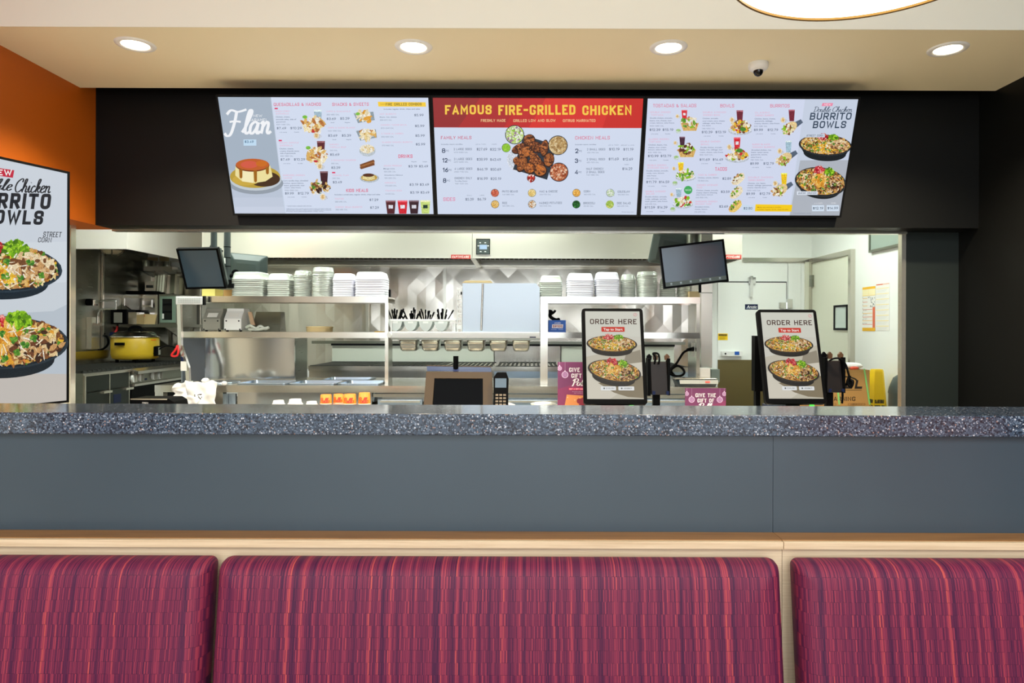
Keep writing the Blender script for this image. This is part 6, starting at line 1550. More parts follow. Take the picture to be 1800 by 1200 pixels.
stack('square', 995, 1042, 481, ZR1, dR, 0.017, 0.06, 0.026, M['foam'], 'white foam box in the left foam stack on the right top shelf', 'left foam stack on the right top shelf', 'foam_box')
stack('square', 1045, 1087, 479, ZR1, dR, 0.017, 0.06, 0.022, M['foam'], 'white foam box in the right foam stack on the right top shelf', 'right foam stack on the right top shelf', 'foam_box')
stack('round', 1090, 1117, 482, ZR1, dR, 0.014, 0.05, 0.022, M['clear'], 'clear round lid in the narrow stack beside the right foam stack', 'narrow lid stack on the right top shelf')
stack('round', 1118.5, 1155, 478, ZR1, dR, 0.013, 0.03, 0.008, M['clear'], 'clear round tub in the plain stack left of the tilted screen', 'round tub stack on the right top shelf', 'takeout_tub')
stack('square', 1160, 1186, 488, ZR1, dR, 0.016, 0.05, 0.02, M['clear'], 'clear lid in the stack half hidden behind the tilted screen', 'half hidden lid stack on the right top shelf')
stack('round', 1189, 1212, 490, ZR1, dR, 0.013, 0.03, 0.008, M['clear'], 'clear tub in the rightmost stack below the tilted screen', 'rightmost tub stack on the right top shelf', 'takeout_tub')

# small things on the top shelves
def carton(name, x0, y0, x1, y1, d, dep, zb, m, label, cat, bev=0.0):
    a_, b_ = P(x0, y0, d), P(x1, y1, d)
    return obj(name, MB().box(a_.x, b_.x, d, d + dep, zb, a_.z), m, label=label, cat=cat, bevel=bev)
carton('yellow_box', 355, 507.5, 378, 520, 5.2, 0.14, Z1, mat('pale_yellow_card', (238, 226, 130), 0.6), 'pale yellow box on the left top shelf under the screen', 'box')
carton('cardboard_box', 393, 509, 412, 520, 5.22, 0.12, Z1, M['carton'], 'small brown box on the left top shelf beside the leftmost lid stack', 'box')
carton('tan_tray', 1212, 512, 1230, 522, 5.22, 0.14, ZR1, M['tan'], 'small tan tray at the right end of the right top shelf', 'tray')
carton('black_clip', 683, 508.5, 686, 520.2, 5.22, 0.03, Z1, M['black'], 'small black clip standing by the rightmost foam stack', 'clip')
# things on the left lower shelf
def scoop_box(x0, y0, x1, y1, d, m, label):
    a_, b_ = P(x0, y0, d), P(x1, y1, d); H = a_.z - Z2; W = b_.x - a_.x; inset = W * 0.10
    t = thing('dispenser_box', label, 'dispenser', ((a_.x + b_.x) / 2, d, Z2))
    zm = Z2 + H * 0.55
    prof = [(0.0, 0.012), (0.0, zm - Z2), (0.05, H - 0.02), (0.05, H), (0.16, H), (0.16, 0.012)]
    mb = MB().prism([(a_.x, d + y, Z2 + z) for y, z in prof], (W, 0, 0))
    obj('case', mb, m, t, bevel=0.004)
    fx = lambda z: d + (0.0 if z < zm else 0.05 * (z - zm) / (Z2 + H - 0.02 - zm))
    z0_, z1_ = zm + 0.012, Z2 + H - 0.035
    obj('label_plate', MB().prism([(a_.x + W * .22, fx(z0_) - .002, z0_), (b_.x - W * .22, fx(z0_) - .002, z0_), (b_.x - W * .22, fx(z1_) - .002, z1_), (a_.x + W * .22, fx(z1_) - .002, z1_)], (0, 0.0015, 0)), M['paper'], t)
    for u, v in ((.08, .1), (.92, .1), (.14, .46), (.86, .46)):
        p = Vector((a_.x + W * u, d - .0015, Z2 + H * v)); obj('screw', MB().cyl(p, p + Vector((0, .003, 0)), 0.006, n=10), M['ink'], t)
    for u in (.12, .88):
        p = Vector((a_.x + W * u, d + .03, Z2)); obj('foot', MB().cyl(p, p + Vector((0, 0, .013)), 0.01, n=10), M['black'], t)
scoop_box(356, 541.5, 387, 581, 5.2, M['grey_plastic'], 'grey sloped dispenser box on the left lower shelf')
scoop_box(393.5, 541.5, 424, 582, 5.2, M['white'], 'white sloped dispenser box on the left lower shelf, right of the grey one')
t = thing('steel_bin', 'steel bin lying tilted on the left lower shelf beside the white dispenser', 'bin', P(465, 582, 5.3))
t.location.z = Z2
a_ = P(444, 547.5, 5.26); b_ = P(490, 582, 5.26)
mb = MB().hexa([(a_.x - .01, 5.26, Z2), (b_.x + .005, 5.26, Z2), (b_.x + .01, 5.39, Z2), (a_.x, 5.39, Z2), (a_.x, 5.33, a_.z), (b_.x - .01, 5.33, a_.z), (b_.x - .005, 5.40, a_.z), (a_.x + .01, 5.40, a_.z)])
obj('case', mb, M['steel_dark'], t)
obj('grip', MB().prism([P(435.5, 548, 5.25), P(442, 548, 5.25), P(448, 571, 5.21), P(441, 571, 5.21)], (0, 0.012, 0)), mat('tan_grip', (196, 166, 134), 0.5), t, label='tan wooden grip')
q = MB()
R_ = random.Random(3)
pts = [P(433, 575, 5.215), P(440, 572, 5.20), P(450, 577, 5.2), P(458, 573, 5.2), P(466, 578, 5.2), P(472, 575, 5.2), P(455, 579, 5.2), P(437, 578.5, 5.21)]
for p_ in pts: p_.z = max(p_.z, Z2 + 0.012)
obj('crumpled_film', MB().tube(pts, 0.011, 6), M['clear'], label='crumpled clear film in front of the tilted steel bin', cat='film')
c = Vector((PX(562, 5.27), 5.27, Z2))
obj('round_board', MB().lathe([(0, 0.0), (0.095, 0.0), (0.098, 0.006), (0.098, 0.03), (0.103, 0.034), (0.100, 0.042), (0.0, 0.045)], c, 36), M['tan'], label='round tan tortilla board on the left lower shelf', cat='board')
c = P(668, 582, 5.25); c.z = Z2
obj('wrapper', MB().box(c.x - .04, c.x + .03, 5.24, 5.3, Z2, Z2 + .006), M['yellow_ink'], label='flat yellow wrapper at the right end of the left lower shelf', cat='wrapper')
# right lower shelf: blue box with glove
t = carton('glove_box', 964, 562.5, 994.5, 584.5, 5.2, 0.12, ZR2, M['blue'], 'blue cardboard box printed 59100 on the right lower shelf', 'box')
a_, b_ = P(964, 562.5, 5.199), P(994.5, 583, 5.199)
s = Sheet((a_.x, 5.1992, a_.z), (1, 0, 0), (0, 0, -1), [(0, 0), (100, 0), (100, 70), (0, 70)], [(0, 0), (b_.x - a_.x, 0), (b_.x - a_.x, a_.z - ZR2), (0, a_.z - ZR2)], 0)
s.use('lettering'); s.poly([(22, 24), (86, 24), (83, 46), (20, 46)], (236, 226, 230)); s.text('59100', 26, 80, 29, 42, (150, 40, 50), 0.05)
s.text('AMMEX', 34, 72, 13, 20, (236, 240, 250), 0.05, 0.2); s.text('GLOVES', 16, 46, 52, 57, (200, 216, 244), 0.02); s.text('100', 56, 84, 50, 57, (200, 216, 244), 0.02)
p0 = bpy.data.objects.new('print', None)
bpy.data.objects.remove(p0)
s.build(t)
gl = [P(964.5, 547, 5.25), P(969, 548, 5.25), P(967, 553, 5.24), P(968, 557, 5.23), P(974, 561, 5.23), P(979, 562.5, 5.24), P(983, 561, 5.25)]
for g_ in gl: g_.z = max(g_.z, P(0, 562.5, 5.2).z + 0.016)
obj('black_glove', MB().tube(gl, 0.014, 8).tube([gl[2], gl[2] + Vector((.03, 0, .02)), gl[2] + Vector((.04, 0, .035))], 0.010, 6), M['black'], label='black glove lying on the blue cardboard box', cat='glove')

# ---- white rail shelf between the units
WZ = PZ(583.5, 5.12)
xr0, xr1 = PX(683.5, 5.12), PX(949, 5.12)
t = thing('rail_shelf', 'white rail shelf spanning the gap between the two shelf units', 'shelf', ((xr0 + xr1) / 2, 5.25, WZ - 0.05))
obj('shelf_board', MB().box(xr0, xr1, 5.10, 5.14, WZ - 0.047, WZ).box(xr0, xr1, 5.14, 5.42, WZ - 0.016, WZ - 0.001), M['white'], t, bevel=0.004)
obj('upper_lip', MB().box(xr0 + 0.02, xr1 - 0.01, 5.094, 5.10, WZ - 0.02, WZ - 0.006), M['white'], t)
q = MB(); FB(q, 931, 591.5, 942, 593.5, 5.098, 0.002); obj('badge', q, M['navy'], t, label='tiny dark blue badge')
q = MB().cyl((xr0 + .012, 5.07, WZ - .024), (xr0 + .012, 5.10, WZ - .024), 0.018, n=14); obj('end_knob', q, M['white'], t)
obj('pan_rail', MB().box(xr0 + .01, xr1 - .01, 5.15, 5.165, WZ - .06, WZ - .048).box(xr0 + .01, xr1 - .01, 5.36, 5.375, WZ - .06, WZ - .048).box(xr0 + .01, xr0 + .02, 5.15, 5.375, WZ - .048, WZ - .016).box(xr1 - .02, xr1 - .01, 5.15, 5.375, WZ - .048, WZ - .016), M['steel_dark'], t)
# six steel pans hanging under it
pan_labels = ['leftmost small steel pan hanging under the white rail shelf', 'second small steel pan from the left under the white rail shelf', 'third small steel pan from the left under the white rail shelf', 'third small steel pan from the right under the white rail shelf', 'second small steel pan from the right under the white rail shelf', 'rightmost small steel pan hanging under the white rail shelf']
first = None
for (x0, x1), lab in zip(((700, 733), (738.5, 772), (778.5, 811.5), (820, 852), (860, 891.5), (900, 932)), pan_labels):
    w = PX(732, 5.17) - PX(699.5, 5.17); H = 0.088
    if first is None:
        mb = MB(); rg = lambda ww, hh, z, r=.016: [(x, y, z) for x, y in rrect(ww, hh, r, 4)]
        mb.loft([rg(w + .012, .19, .0), rg(w + .012, .19, -.004), rg(w - .006, .172, -.005), rg(w - .014, .164, -.05), rg(w - .024, .154, -.078, .02), rg(w - .045, .13, -H, .02)], 0, True, False)
        b2 = rg(w - .045, .13, -H, .02); mb.add(b2, [tuple(range(len(b2) - 1, -1, -1))])
        mb.loft([rg(w - .012, .166, -.001), rg(w - .05, .12, -H + .004, .02)], 0, True, False)
        o = first = obj('hanging_pan', mb, M['steel'], label=lab, cat='pan', group='small steel pans under the white rail shelf', origin=(0, 0, 0))
    else: o = first.copy(); COL.objects.link(o); o['label'] = lab
    o.location = (PX((x0 + x1) / 2, 5.17), 5.265, WZ - 0.0595)
# cutlery rack with four bins
xa, xb = PX(676, 5.14), PX(801, 5.14)
rz = PZ(561.5, 5.14)
t = thing('cutlery_rack', 'white rack holding four rounded cutlery bins on the rail shelf', 'rack', ((xa + xb) / 2, 5.24, WZ))
xa = max(xa, xr0 + 0.003)
obj('rail', MB().box(xa, xb, 5.145, 5.165, rz - .016, rz).box(xa, xb, 5.33, 5.35, rz - .016, rz).box(xa, xa + .02, 5.165, 5.33, rz - .016, rz).box(xb - .03, xb, 5.165, 5.33, rz - .016, rz), M['white'], t, bevel=0.004)
for x in (xa + .004, xb - .014):
    for y in (5.148, 5.338): obj('leg', MB().box(x, x + .01, y, y + .01, WZ, rz - .016), M['white'], t)
blabs = ['leftmost frosted cutlery bin in the white rack', 'second frosted cutlery bin from the left in the white rack', 'third frosted cutlery bin from the left in the white rack', 'rightmost frosted cutlery bin in the white rack']
RR = random.Random(11)
nut = 0
ut_first = None
for k, (cx_, lab) in enumerate(zip((694.5, 721.5, 748, 775), blabs)):
    x = PX(cx_, 5.17); r_ = 0.052; y0, y1 = 5.172, 5.322; n = 14
    zt = rz - 0.001
    depth_ = zt - WZ - 0.004
    def ush(rr): return [(rr * math.cos(PI + PI * i / n), (depth_ - 0.0) * (rr / r_) * math.sin(PI + PI * i / n)) for i in range(n + 1)]
    mb = MB(); out = ush(r_); inn = ush(r_ - .004)
    ov = [(x + p, y, zt + q_) for y in (y0, y1) for p, q_ in out]; m_ = n + 1
    mb.add(ov, [(i, i + 1, m_ + i + 1, m_ + i) for i in range(n)], 0, True)
    mb.add([(x + p, y0, zt + q_) for p, q_ in out], [tuple(range(m_))]); mb.add([(x + p, y1, zt + q_) for p, q_ in out], [tuple(range(m_))])
    bn = thing('cutlery_bin', lab, 'cutlery bin', (x, (y0 + y1) / 2, WZ + .003), 'cutlery bins in the white rack')
    obj('bin_shell', mb, M['grey_bin'], bn)
    obj('card_holder', MB().box(x - .02, x + .02, y0 - .003, y0, zt - .03, zt - .016), M['white'], bn)
    glab = ['black plastic utensil in the leftmost cutlery bin', 'black plastic utensil in the second cutlery bin from the left', 'black plastic utensil in the third cutlery bin from the left', 'black plastic utensil in the rightmost cutlery bin'][k]
    for i in range(13):
        L = 0.12; w = 0.0045
        if ut_first is None:
            ub = MB().box(-w, w, -.0015, .0015, 0, L * .78).box(-w * 1.5, w * 1.5, -.0015, .0015, L * .78, L)
            ut_first = o = obj('plastic_utensil', ub, M['black'], label=glab, cat='utensil', group='utensils in the %s cutlery bin' % ('leftmost', 'second', 'third', 'rightmost')[k], origin=(0, 0, 0))
        else: o = ut_first.copy(); COL.objects.link(o); o['label'] = glab; o['group'] = 'utensils in the %s cutlery bin' % ('leftmost', 'second', 'third', 'rightmost')[k]
        u = (i % 7 - 3) / 3.4
        o.location = (x + u * .020, y0 + .035 + .06 * (i // 7) + RR.uniform(-.01, .01), zt - .055)
        o.rotation_euler = (RR.uniform(-.35, .2), u * .3 + RR.uniform(-.35, .35), RR.uniform(-.5, .5)); o.scale = (.9, 1.0, RR.uniform(.75, 1.25))
# big steel cabinet on the rail shelf
t = thing('sheet_steel_box', 'large bright steel box on the white rail shelf', 'steel box', (PX(880, 5.15), 5.25, WZ))
x0, x1 = PX(813, 5.15), PX(949, 5.15); zt = PZ(497.5, 5.15, 880)
pts = [(x0, WZ + .001), (x1 - .002, WZ + .001), (x1 - .002, zt - .035), (x1 - .03, zt), (x0, zt)]
obj('front_panel', MB().prism([(x, 5.15, z) for x, z in pts], (0, 0.012, 0)), mat('white_steel', (172, 180, 187), 0.34, 0.6), t)
obj('case', MB().box(x0 + .004, x1 - .01, 5.162, 5.40, WZ + .001, zt - .04), M['steel_soft'], t)
obj('vertical_seam', MB().cyl((PX(846, 5.148), 5.149, WZ + .01), (PX(848.5, 5.148), 5.149, zt - .004), 0.008, n=10), M['steel'], t)
fr = MB()
fx0, fx1 = PX(802.5, 5.15), PX(812.4, 5.15)
zf = PZ(505, 5.15)
fr.box(fx0, fx0 + .008, 5.16, 5.19, WZ + .001, zf).box(fx1 - .008, fx1, 5.15, 5.18, WZ + .001, zf)
for i in range(9): fr.box(fx0 + .008, fx1 - .008, 5.16, 5.18, WZ + .02 + i * .037, WZ + .034 + i * .037)
obj('slotted_upright', fr, M['white'], t)
obj('clip', MB().box(fx1 - .012, fx1 - .002, 5.142, 5.15, PZ(518, 5.15), PZ(513, 5.15)), M['black_soft'], t)
q = MB(); FB(q, 795, 569, 801, 583.2, 5.16, .05); FB(q, 802, 571, 812, 576, 5.145, .005)
obj('white_block', q, M['white'], t)
c = P(837, 497, 5.28); c.z = zt - .04
obj('tan_board', MB().box(PX(815, 5.24), PX(861, 5.24), 5.22, 5.38, c.z, c.z + 0.004).prism([(PX(812, 5.2), 5.2, zt + .006), (PX(866, 5.2), 5.2, zt + .006), (PX(862, 5.2), 5.2, zt + .022), (PX(818, 5.2), 5.2, zt + .022)], (0, .18, 0)).box(PX(818, 5.24), PX(858, 5.24), 5.24, 5.36, c.z, zt + .006), M['tan'], label='tan lid lying on top of the large bright steel box', cat='lid')

# ---- pillar at the right end and wall post
q = MB(); FB(q, 1233, 404, 1252, 720, 5.62, 0.3)
a_ = P(1233, 404, 5.62); b_ = P(1252, 720, 5.62)
t = struct('pillar_kitchen', MB().box(PX(1232.5, 5.62), PX(1252, 5.62), 5.62, 5.95, 0, KZ), M['steel_bright'])
obj('seam', MB().box(PX(1232.5, 5.62), PX(1252, 5.62), 5.617, 5.62, PZ(514, 5.62), PZ(512.5, 5.62)), M['steel_dark'], t)
obj('outlet', MB().box(PX(1232.5, 5.62) - .0, PX(1232.5, 5.62) + .0, 5.62, 5.62, 0, 0.001), M['steel_dark'], t) if False else None

# ---- kitchen display screens
def monitor(tl_, tr_, br_, bl_, dT, dB, label, front=True, th=0.03, tint='screen_blue', bez=0.014):
    a_, b_, c_, d_ = P(*tl_, dT), P(*tr_, dT), P(*br_, dB), P(*bl_, dB)
    # square it up: true rectangle in its own plane
    ex = ((b_ - a_) + (c_ - d_)).normalized(); ey0 = (d_ - a_) + (c_ - b_); n = ey0.cross(ex).normalized(); ey = ex.cross(n).normalized()
    if ey.dot(ey0) < 0: ey = -ey
    n = ey.cross(ex).normalized()
    W = ((b_ - a_).length + (c_ - d_).length) / 2; H = ((d_ - a_).dot(ey) + (c_ - b_).dot(ey)) / 2
    ctr = (a_ + b_ + c_ + d_) / 4; o = ctr - ex * W / 2 - ey * H / 2
    t = thing('kitchen_display', label, 'monitor', ctr + Vector((0, 0, -H / 2)), 'kitchen display screens')
    q = lambda u, v, dd: o + ex * u + ey * v + n * dd
    if front:
        obj('housing', frame_box(W - 2 * bez, H - 2 * bez, bez, th, q(bez, bez, 0), ex, ey, n), M['black'], t)
        face = MB().add([q(bez, H - bez, .0005), q(W - bez, H - bez, .0005), q(W - bez, bez, .0005), q(bez, bez, .0005)], [(0, 1, 2, 3)])
        obj('screen', face, M[tint], t)
    else:
        mb = MB(); rr = lambda k, dd: [q(W / 2 + x, H / 2 + y, dd) for x, y in rrect(W * k, H * k, .012, 4)]
        mb.loft([rr(1.0, -.006), rr(1.0, .006), rr(.96, .014), rr(.7, .04), rr(.5, .045)], 0, False)
        obj('housing', mb, M['graphite'], t)
        pv = MB().cyl(q(W * .3, H * .72, .045), q(W * .3, H * .72, .075), 0.03, n=18); obj('pivot', pv, M['black'], t)
    return t, q, W, H, o, ex, ey, n
t, q, W, H, o, ex, ey, n = monitor((310, 437), (383.5, 436), (397.5, 506.5), (326.5, 508), 4.90, 5.03, 'dark blue kitchen display screen hung at the left, tilted down')
obj('side_housing', MB().prism([q(W, 0.01, -.03), q(W, H - .01, -.03), q(W, H - .02, -.055), q(W, .02, -.055)], ex * -0.16), M['graphite'], t)
t2, q2, W2, H2, o2, ex2, ey2, n2 = monitor((1158, 434.5), (1272.5, 419), (1280.5, 495), (1167.5, 507), 4.75, 4.75, 'tilted grey kitchen display screen with an icon row, hung at the right')
s = Sheet(q2(.014, .014, .0006), ex2, ey2, [(0, 0), (100, 0), (100, 66), (0, 66)], [(0, 0), (W2 - .028, 0), (W2 - .028, H2 - .028), (0, H2 - .028)], 0.5)
s.use('task_bar'); s.rect(0, 59, 100, 66, (96, 108, 100))
for k in range(6): s.rect(8 + 16 * k, 60.5, 11 + 16 * k, 63.5, (176, 190, 190)); s.rect(7.5 + 16 * k, 64.2, 11.5 + 16 * k, 64.8, (150, 160, 160))
s.build(t2)
t3, q3, W3, H3, *_ = monitor((405, 444.5), (472.5, 449.5), (467.5, 512), (404, 505), 5.52, 5.58, 'grey back of a display screen behind the leftmost lid stack', front=False)
t4, q4, W4, H4, *_ = monitor((1141, 402), (1222, 413), (1216, 472), (1147, 461), 5.12, 5.2, 'grey-green back of a display screen behind the tilted right screen', front=False)
# ceiling poles
def cpole(name, px, w, d, ylow, m, label, extra=None):
    x = PX(px, d, 430); r_ = w / 1200 * d / 2; zl = PZ(ylow, d)
    t = thing(name, label, 'mounting pole', (x, d, zl), 'ceiling poles for the display screens')
    obj('tube', MB().cyl((x, d, zl), (x, d, KZ), r_, n=18), m, t)
    obj('flange', MB().cyl((x, d, KZ - .012), (x, d, KZ), r_ * 2, n=18), m, t)
    return t, x, zl, r_
p1, x1_, z1_, r1_ = cpole('ceiling_pole', 376, 10.5, 5.06, 450, M['pole'], 'left ceiling pole, holding the dark blue display screen')
obj('arm', MB().tube([(x1_, 5.06, z1_ + .02), (x1_ - .02, 5.03, z1_ - .05), q(W * .6, H * .4, -.058)], .016, 8), M['pole'], p1)
p2, x2_, z2_, r2_ = cpole('ceiling_pole', 399.5, 11, 5.2, 496, M['pole'], 'second ceiling pole, wrapped with cables beside the dark blue screen')
for yy_ in (436, 455, 470):
    zz = PZ(yy_, 5.2); obj('cable_tie', MB().cyl((x2_, 5.2, zz - .003), (x2_, 5.2, zz + .003), r2_ + .002, n=16), M['black'], p2)
obj('arm', MB().tube([(x2_, 5.2, z2_ + .03), (x2_ + .04, 5.24, z2_ + .05), q3(W3 * .3, H3 * .72, .07)], .014, 8), M['black'], p2)
obj('mount_ring', MB().cyl(P(414, 480, 5.22), P(414, 480, 5.28), 0.028, n=20), M['black'], p2)
obj('bracket', MB().box(x2_ - .02, PX(413, 5.2), 5.17, 5.22, PZ(508, 5.2), PZ(501, 5.2)).box(x2_ - .01, x2_ + .03, 5.18, 5.22, PZ(501, 5.2), z2_ + .01), M['black_soft'], p2)
obj('cable_bundle', MB().tube([P(386, 439, 5.16), P(389, 450, 5.15), P(386, 462, 5.15), P(391, 470, 5.15), P(389, 482, 5.15), P(393, 492, 5.17)], .008, 6).tube([P(391, 440, 5.16), P(386, 452, 5.14), P(392, 466, 5.14), P(388, 476, 5.15), P(394, 494, 5.17)], .007, 6).tube([P(369, 436, 5.08), P(371, 431, 5.06), P(374, 433, 5.05), P(374, 440, 5.05)], .005, 6), M['black'], p2)
obj('white_plug', MB().box(PX(389.5, 5.13), PX(395, 5.13), 5.12, 5.14, PZ(465, 5.13), PZ(455, 5.13)), M['white'], p2)
p3, x3_, z3_, r3_ = cpole('ceiling_pole', 1219, 24, 5.0, 470, M['steel_dark'], 'thick grey ceiling pole behind the tilted right screen')
obj('arm', MB().tube([(x3_, 5.0, z3_ + .05), (x3_, 4.9, z3_ + .03), q2(W2 * .5, H2 * .5, -.03)], .02, 8).tube([(x3_, 5.0, z3_ + .08), (x3_ - .04, 5.04, z3_ + .12), q4(W4 * .6, H4 * .5, .05)], .018, 8), M['pole'], p3)
obj('lower_stub', MB().box(PX(1228, 4.8), PX(1232, 4.8), 4.79, 4.81, PZ(513, 4.8), PZ(499, 4.8)), M['black'], t2)

# ---- on the order counter: payment screen, card reader, cups, lids, printer
t = thing('payment_screen', 'brown framed payment screen facing the dining room on a black pole stand', 'screen', (PX(806, 3.95), 3.98, CZ))
a_, b_, c_, d_ = P(751, 652, 3.98), P(863.5, 655, 3.98), P(865, 711, 3.92), P(746, 711, 3.92)
for v in (c_, d_): v.z = CZ + 0.006
ex = Vector((1, 0, 0)); W = b_.x - a_.x + .01; top = (a_ + b_) / 2; bot = (c_ + d_) / 2; ey = (bot - top); H = ey.length; ey.normalize(); n = ey.cross(ex).normalized()
def qq(u, v, dd): return top + ex * (u - .5) * (W * (1 + .045 * v)) + ey * (v * H) + n * dd
hs = MB()
us = [(0, 0), (1, 0), (1, 1), (0, 1)]; iu = [(.13, .17), (.86, .17), (.855, .95), (.125, .95)]
fo = [qq(u, v, .004) for u, v in us]; fi = [qq(u, v, .004) for u, v in iu]; bi = [qq(u, v, -.006) for u, v in iu]; bo = [qq(u, v, -.035) for u, v in us]
hs.add(fo + fi + bi + bo, [(i, 4 + i, 4 + (i + 1) % 4, (i + 1) % 4) for i in range(4)] + [(4 + i, 8 + i, 8 + (i + 1) % 4, 4 + (i + 1) % 4) for i in range(4)] + [(i, (i + 1) % 4, 12 + (i + 1) % 4, 12 + i) for i in range(4)] + [(12, 13, 14, 15)])
obj('housing', hs, M['bronze'], t)
obj('screen', MB().add(bi, [(3, 2, 1, 0)]), mat('payment_glass', (2, 2, 3), 0.05, spec=0.03), t)
tb = MB().prism([P(750, 643.5, 4.06), P(862, 645.5, 4.06), P(864, 654, 4.02), P(751, 651.5, 4.02)], (0, .02, 0)); obj('top_shroud', tb, M['navy'], t)
tb = MB().prism([P(749, 642, 4.07), P(863, 644, 4.07), P(863, 645.5, 4.07), P(749, 643.5, 4.07)], (0, .03, 0)); obj('top_edge', tb, M['bronze'], t)
xp = PX(801.5, 4.05); obj('pole', MB().cyl((xp, 4.05, CZ), (xp, 4.05, PZ(626, 4.05)), 0.0155, n=18), M['black'], t)
obj('foot', MB().box(xp - .09, xp + .09, 3.98, 4.12, CZ, CZ + .01), M['black'], t)
# card reader
t = thing('card_reader', 'black card reader with a number pad beside the brown payment screen', 'card reader', (PX(880, 3.9), 3.9, CZ))
a_ = P(867.5, 654, 3.94); b_ = P(893.5, 710, 3.90); b_.z = CZ + .012
W = b_.x - a_.x; cx_ = (a_.x + b_.x) / 2; zt = a_.z; zb = b_.z; H = zt - zb
yy_ = lambda z: 3.88 + .06 * (z - zb) / H
pr = [(-.5, 0), (.44, 0), (.5, .03), (.48, .5), (.5, .82), (.34, 1), (-.26, 1), (-.5, .86), (-.47, .5), (-.5, .04)]
obj('body', MB().prism([(cx_ + u * W, yy_(zb + v * H), zb + v * H) for u, v in pr], (0, .03, 0)), M['black'], t, bevel=0.003)
def onface(u0, v0, u1, v1, dd=.002, th=.0025): return MB().prism([(cx_ + u0 * W, yy_(zb + v0 * H) - dd, zb + v0 * H), (cx_ + u1 * W, yy_(zb + v0 * H) - dd, zb + v0 * H), (cx_ + u1 * W, yy_(zb + v1 * H) - dd, zb + v1 * H), (cx_ + u0 * W, yy_(zb + v1 * H) - dd, zb + v1 * H)], (0, th, 0))
obj('display', onface(-.38, .60, .36, .84), mat('reader_display', (30, 40, 46), 0.15, emit=(70, 96, 110), strength=0.7), t)
for r in range(5):
    for k in range(3):
        if r == 4 and k == 1: pass
        obj('key', onface(-.34 + k * .25, .06 + r * .082, -.16 + k * .25, .105 + r * .082), mat('key_grey', (120, 108, 92), 0.5) if r == 0 and k == 0 else bpy.data.materials['key_grey'], t)
obj('stand', MB().box(cx_ - .02, cx_ + .02, 3.92, 3.98, CZ, zb + .05).box(cx_ - .03, cx_ + .03, 3.89, 4.0, CZ, CZ + .008), M['black'], t)
# orange cups (upside-down sleeves)
cup_spots = [((563, 584), 694.5, 'leftmost stack of upturned orange paper cups on the order counter'), ((586, 605), 693.5, 'second stack of upturned orange paper cups, red script on it'), ((604, 627), 693.5, 'third stack of upturned orange paper cups, red script on it'), ((630, 652), 691, 'rightmost and tallest stack of upturned orange paper cups')]
for (x0, x1), yt, lab in cup_spots:
    d_ = 4.15 if x0 != 586 else 4.19; wb = (PX(x1, d_) - PX(x0, d_)) / 2; cz_ = Vector(((PX(x0, d_) + PX(x1, d_)) / 2, d_, CZ)); H = PZ(yt, d_) - CZ
    t = thing('paper_cup', lab, 'paper cup', cz_, 'orange paper cups on the order counter')
    obj('body', MB().lathe([(wb, 0), (wb, .004), (wb * .985, .006), (wb * .86, H), (wb * .80, H), (wb * .80, H - .006), (0, H - .006)], cz_, 28), M['cup_orange'], t)
    bands = MB()
    for z_ in (.012, .019): bands.lathe([(wb * (.985 - .125 * z_ / H) + .0006, z_), (wb * (.985 - .125 * (z_ + .003) / H) + .0006, z_ + .003)], cz_, 28)
    obj('white_band', bands, M['white_ink'], t)
    # script painted round the front
    word = 'Pollo'; vs, fs = script_word(word, .16, .25); xm = max(v[0] for v in vs)
    sc = 0.030; mb = MB(); flip = -1 if x0 % 2 else 1
    out = []
    for vx, vy in vs:
        an = -PI / 2 + (vx / xm - .5) * 2.0; zz = .028 + vy * H * .38
        rr = wb * (.985 - .125 * zz / H) + .0008; out.append(cz_ + Vector((rr * math.cos(an), rr * math.sin(an), zz)))
    mb.add(out, fs); obj('red_script', mb, M['red_ink'], t)
    for k, dz_ in ((1, .009), (2, .018)):
        pass
for (x0, x1), yt, lab in (((478, 502), 705, 'left flat white lid on the order counter'), ((506, 533), 702.5, 'middle flat white lid on the order counter, the highest'), ((537, 560), 706.5, 'right flat white lid on the order counter')):
    d_ = 4.12; r_ = (PX(x1, d_) - PX(x0, d_)) / 2; c = Vector(((PX(x0, d_) + PX(x1, d_)) / 2, d_, CZ)); H = PZ(yt, d_) - CZ
    obj('drink_cover', MB().lathe([(r_, 0), (r_ * 1.02, .003), (r_ * .98, H * .4), (r_ * .8, H * .6), (r_ * .72, H), (0, H)], c, 28), M['white'], label=lab, cat='lid', group='white lids on the order counter')
# receipt printer
t = thing('receipt_printer', 'low black receipt printer on the order counter in front of the range', 'printer', (PX(270, 4.05), 4.05, CZ))
x0, x1 = PX(233, 4.0), PX(300, 4.0); zt = PZ(700.5, 4.05)
obj('case', MB().prism([(x0, 3.98, CZ), (x1 + .04, 3.98, CZ), (x1 + .03, 3.98, zt - .018), (x1, 3.98, zt), (x0 + .004, 3.98, zt)], (0, .16, 0)), M['black'], t, bevel=0.003)
obj('top_edge', MB().box(x0 + .006, x1 - .004, 3.972, 3.98, zt - .006, zt), M['steel_soft'], t)
s = Sheet(P(250, 706.5, 3.9785), (1, 0, 0), (0, 0, -1), [(0, 0), (100, 0), (100, 30), (0, 30)], [(0, 0), (.035, 0), (.035, .012), (0, .012)], 0); s.use('lettering'); s.text('EPSON', 0, 100, 0, 28, (220, 220, 220), 0.03); s.build(t)
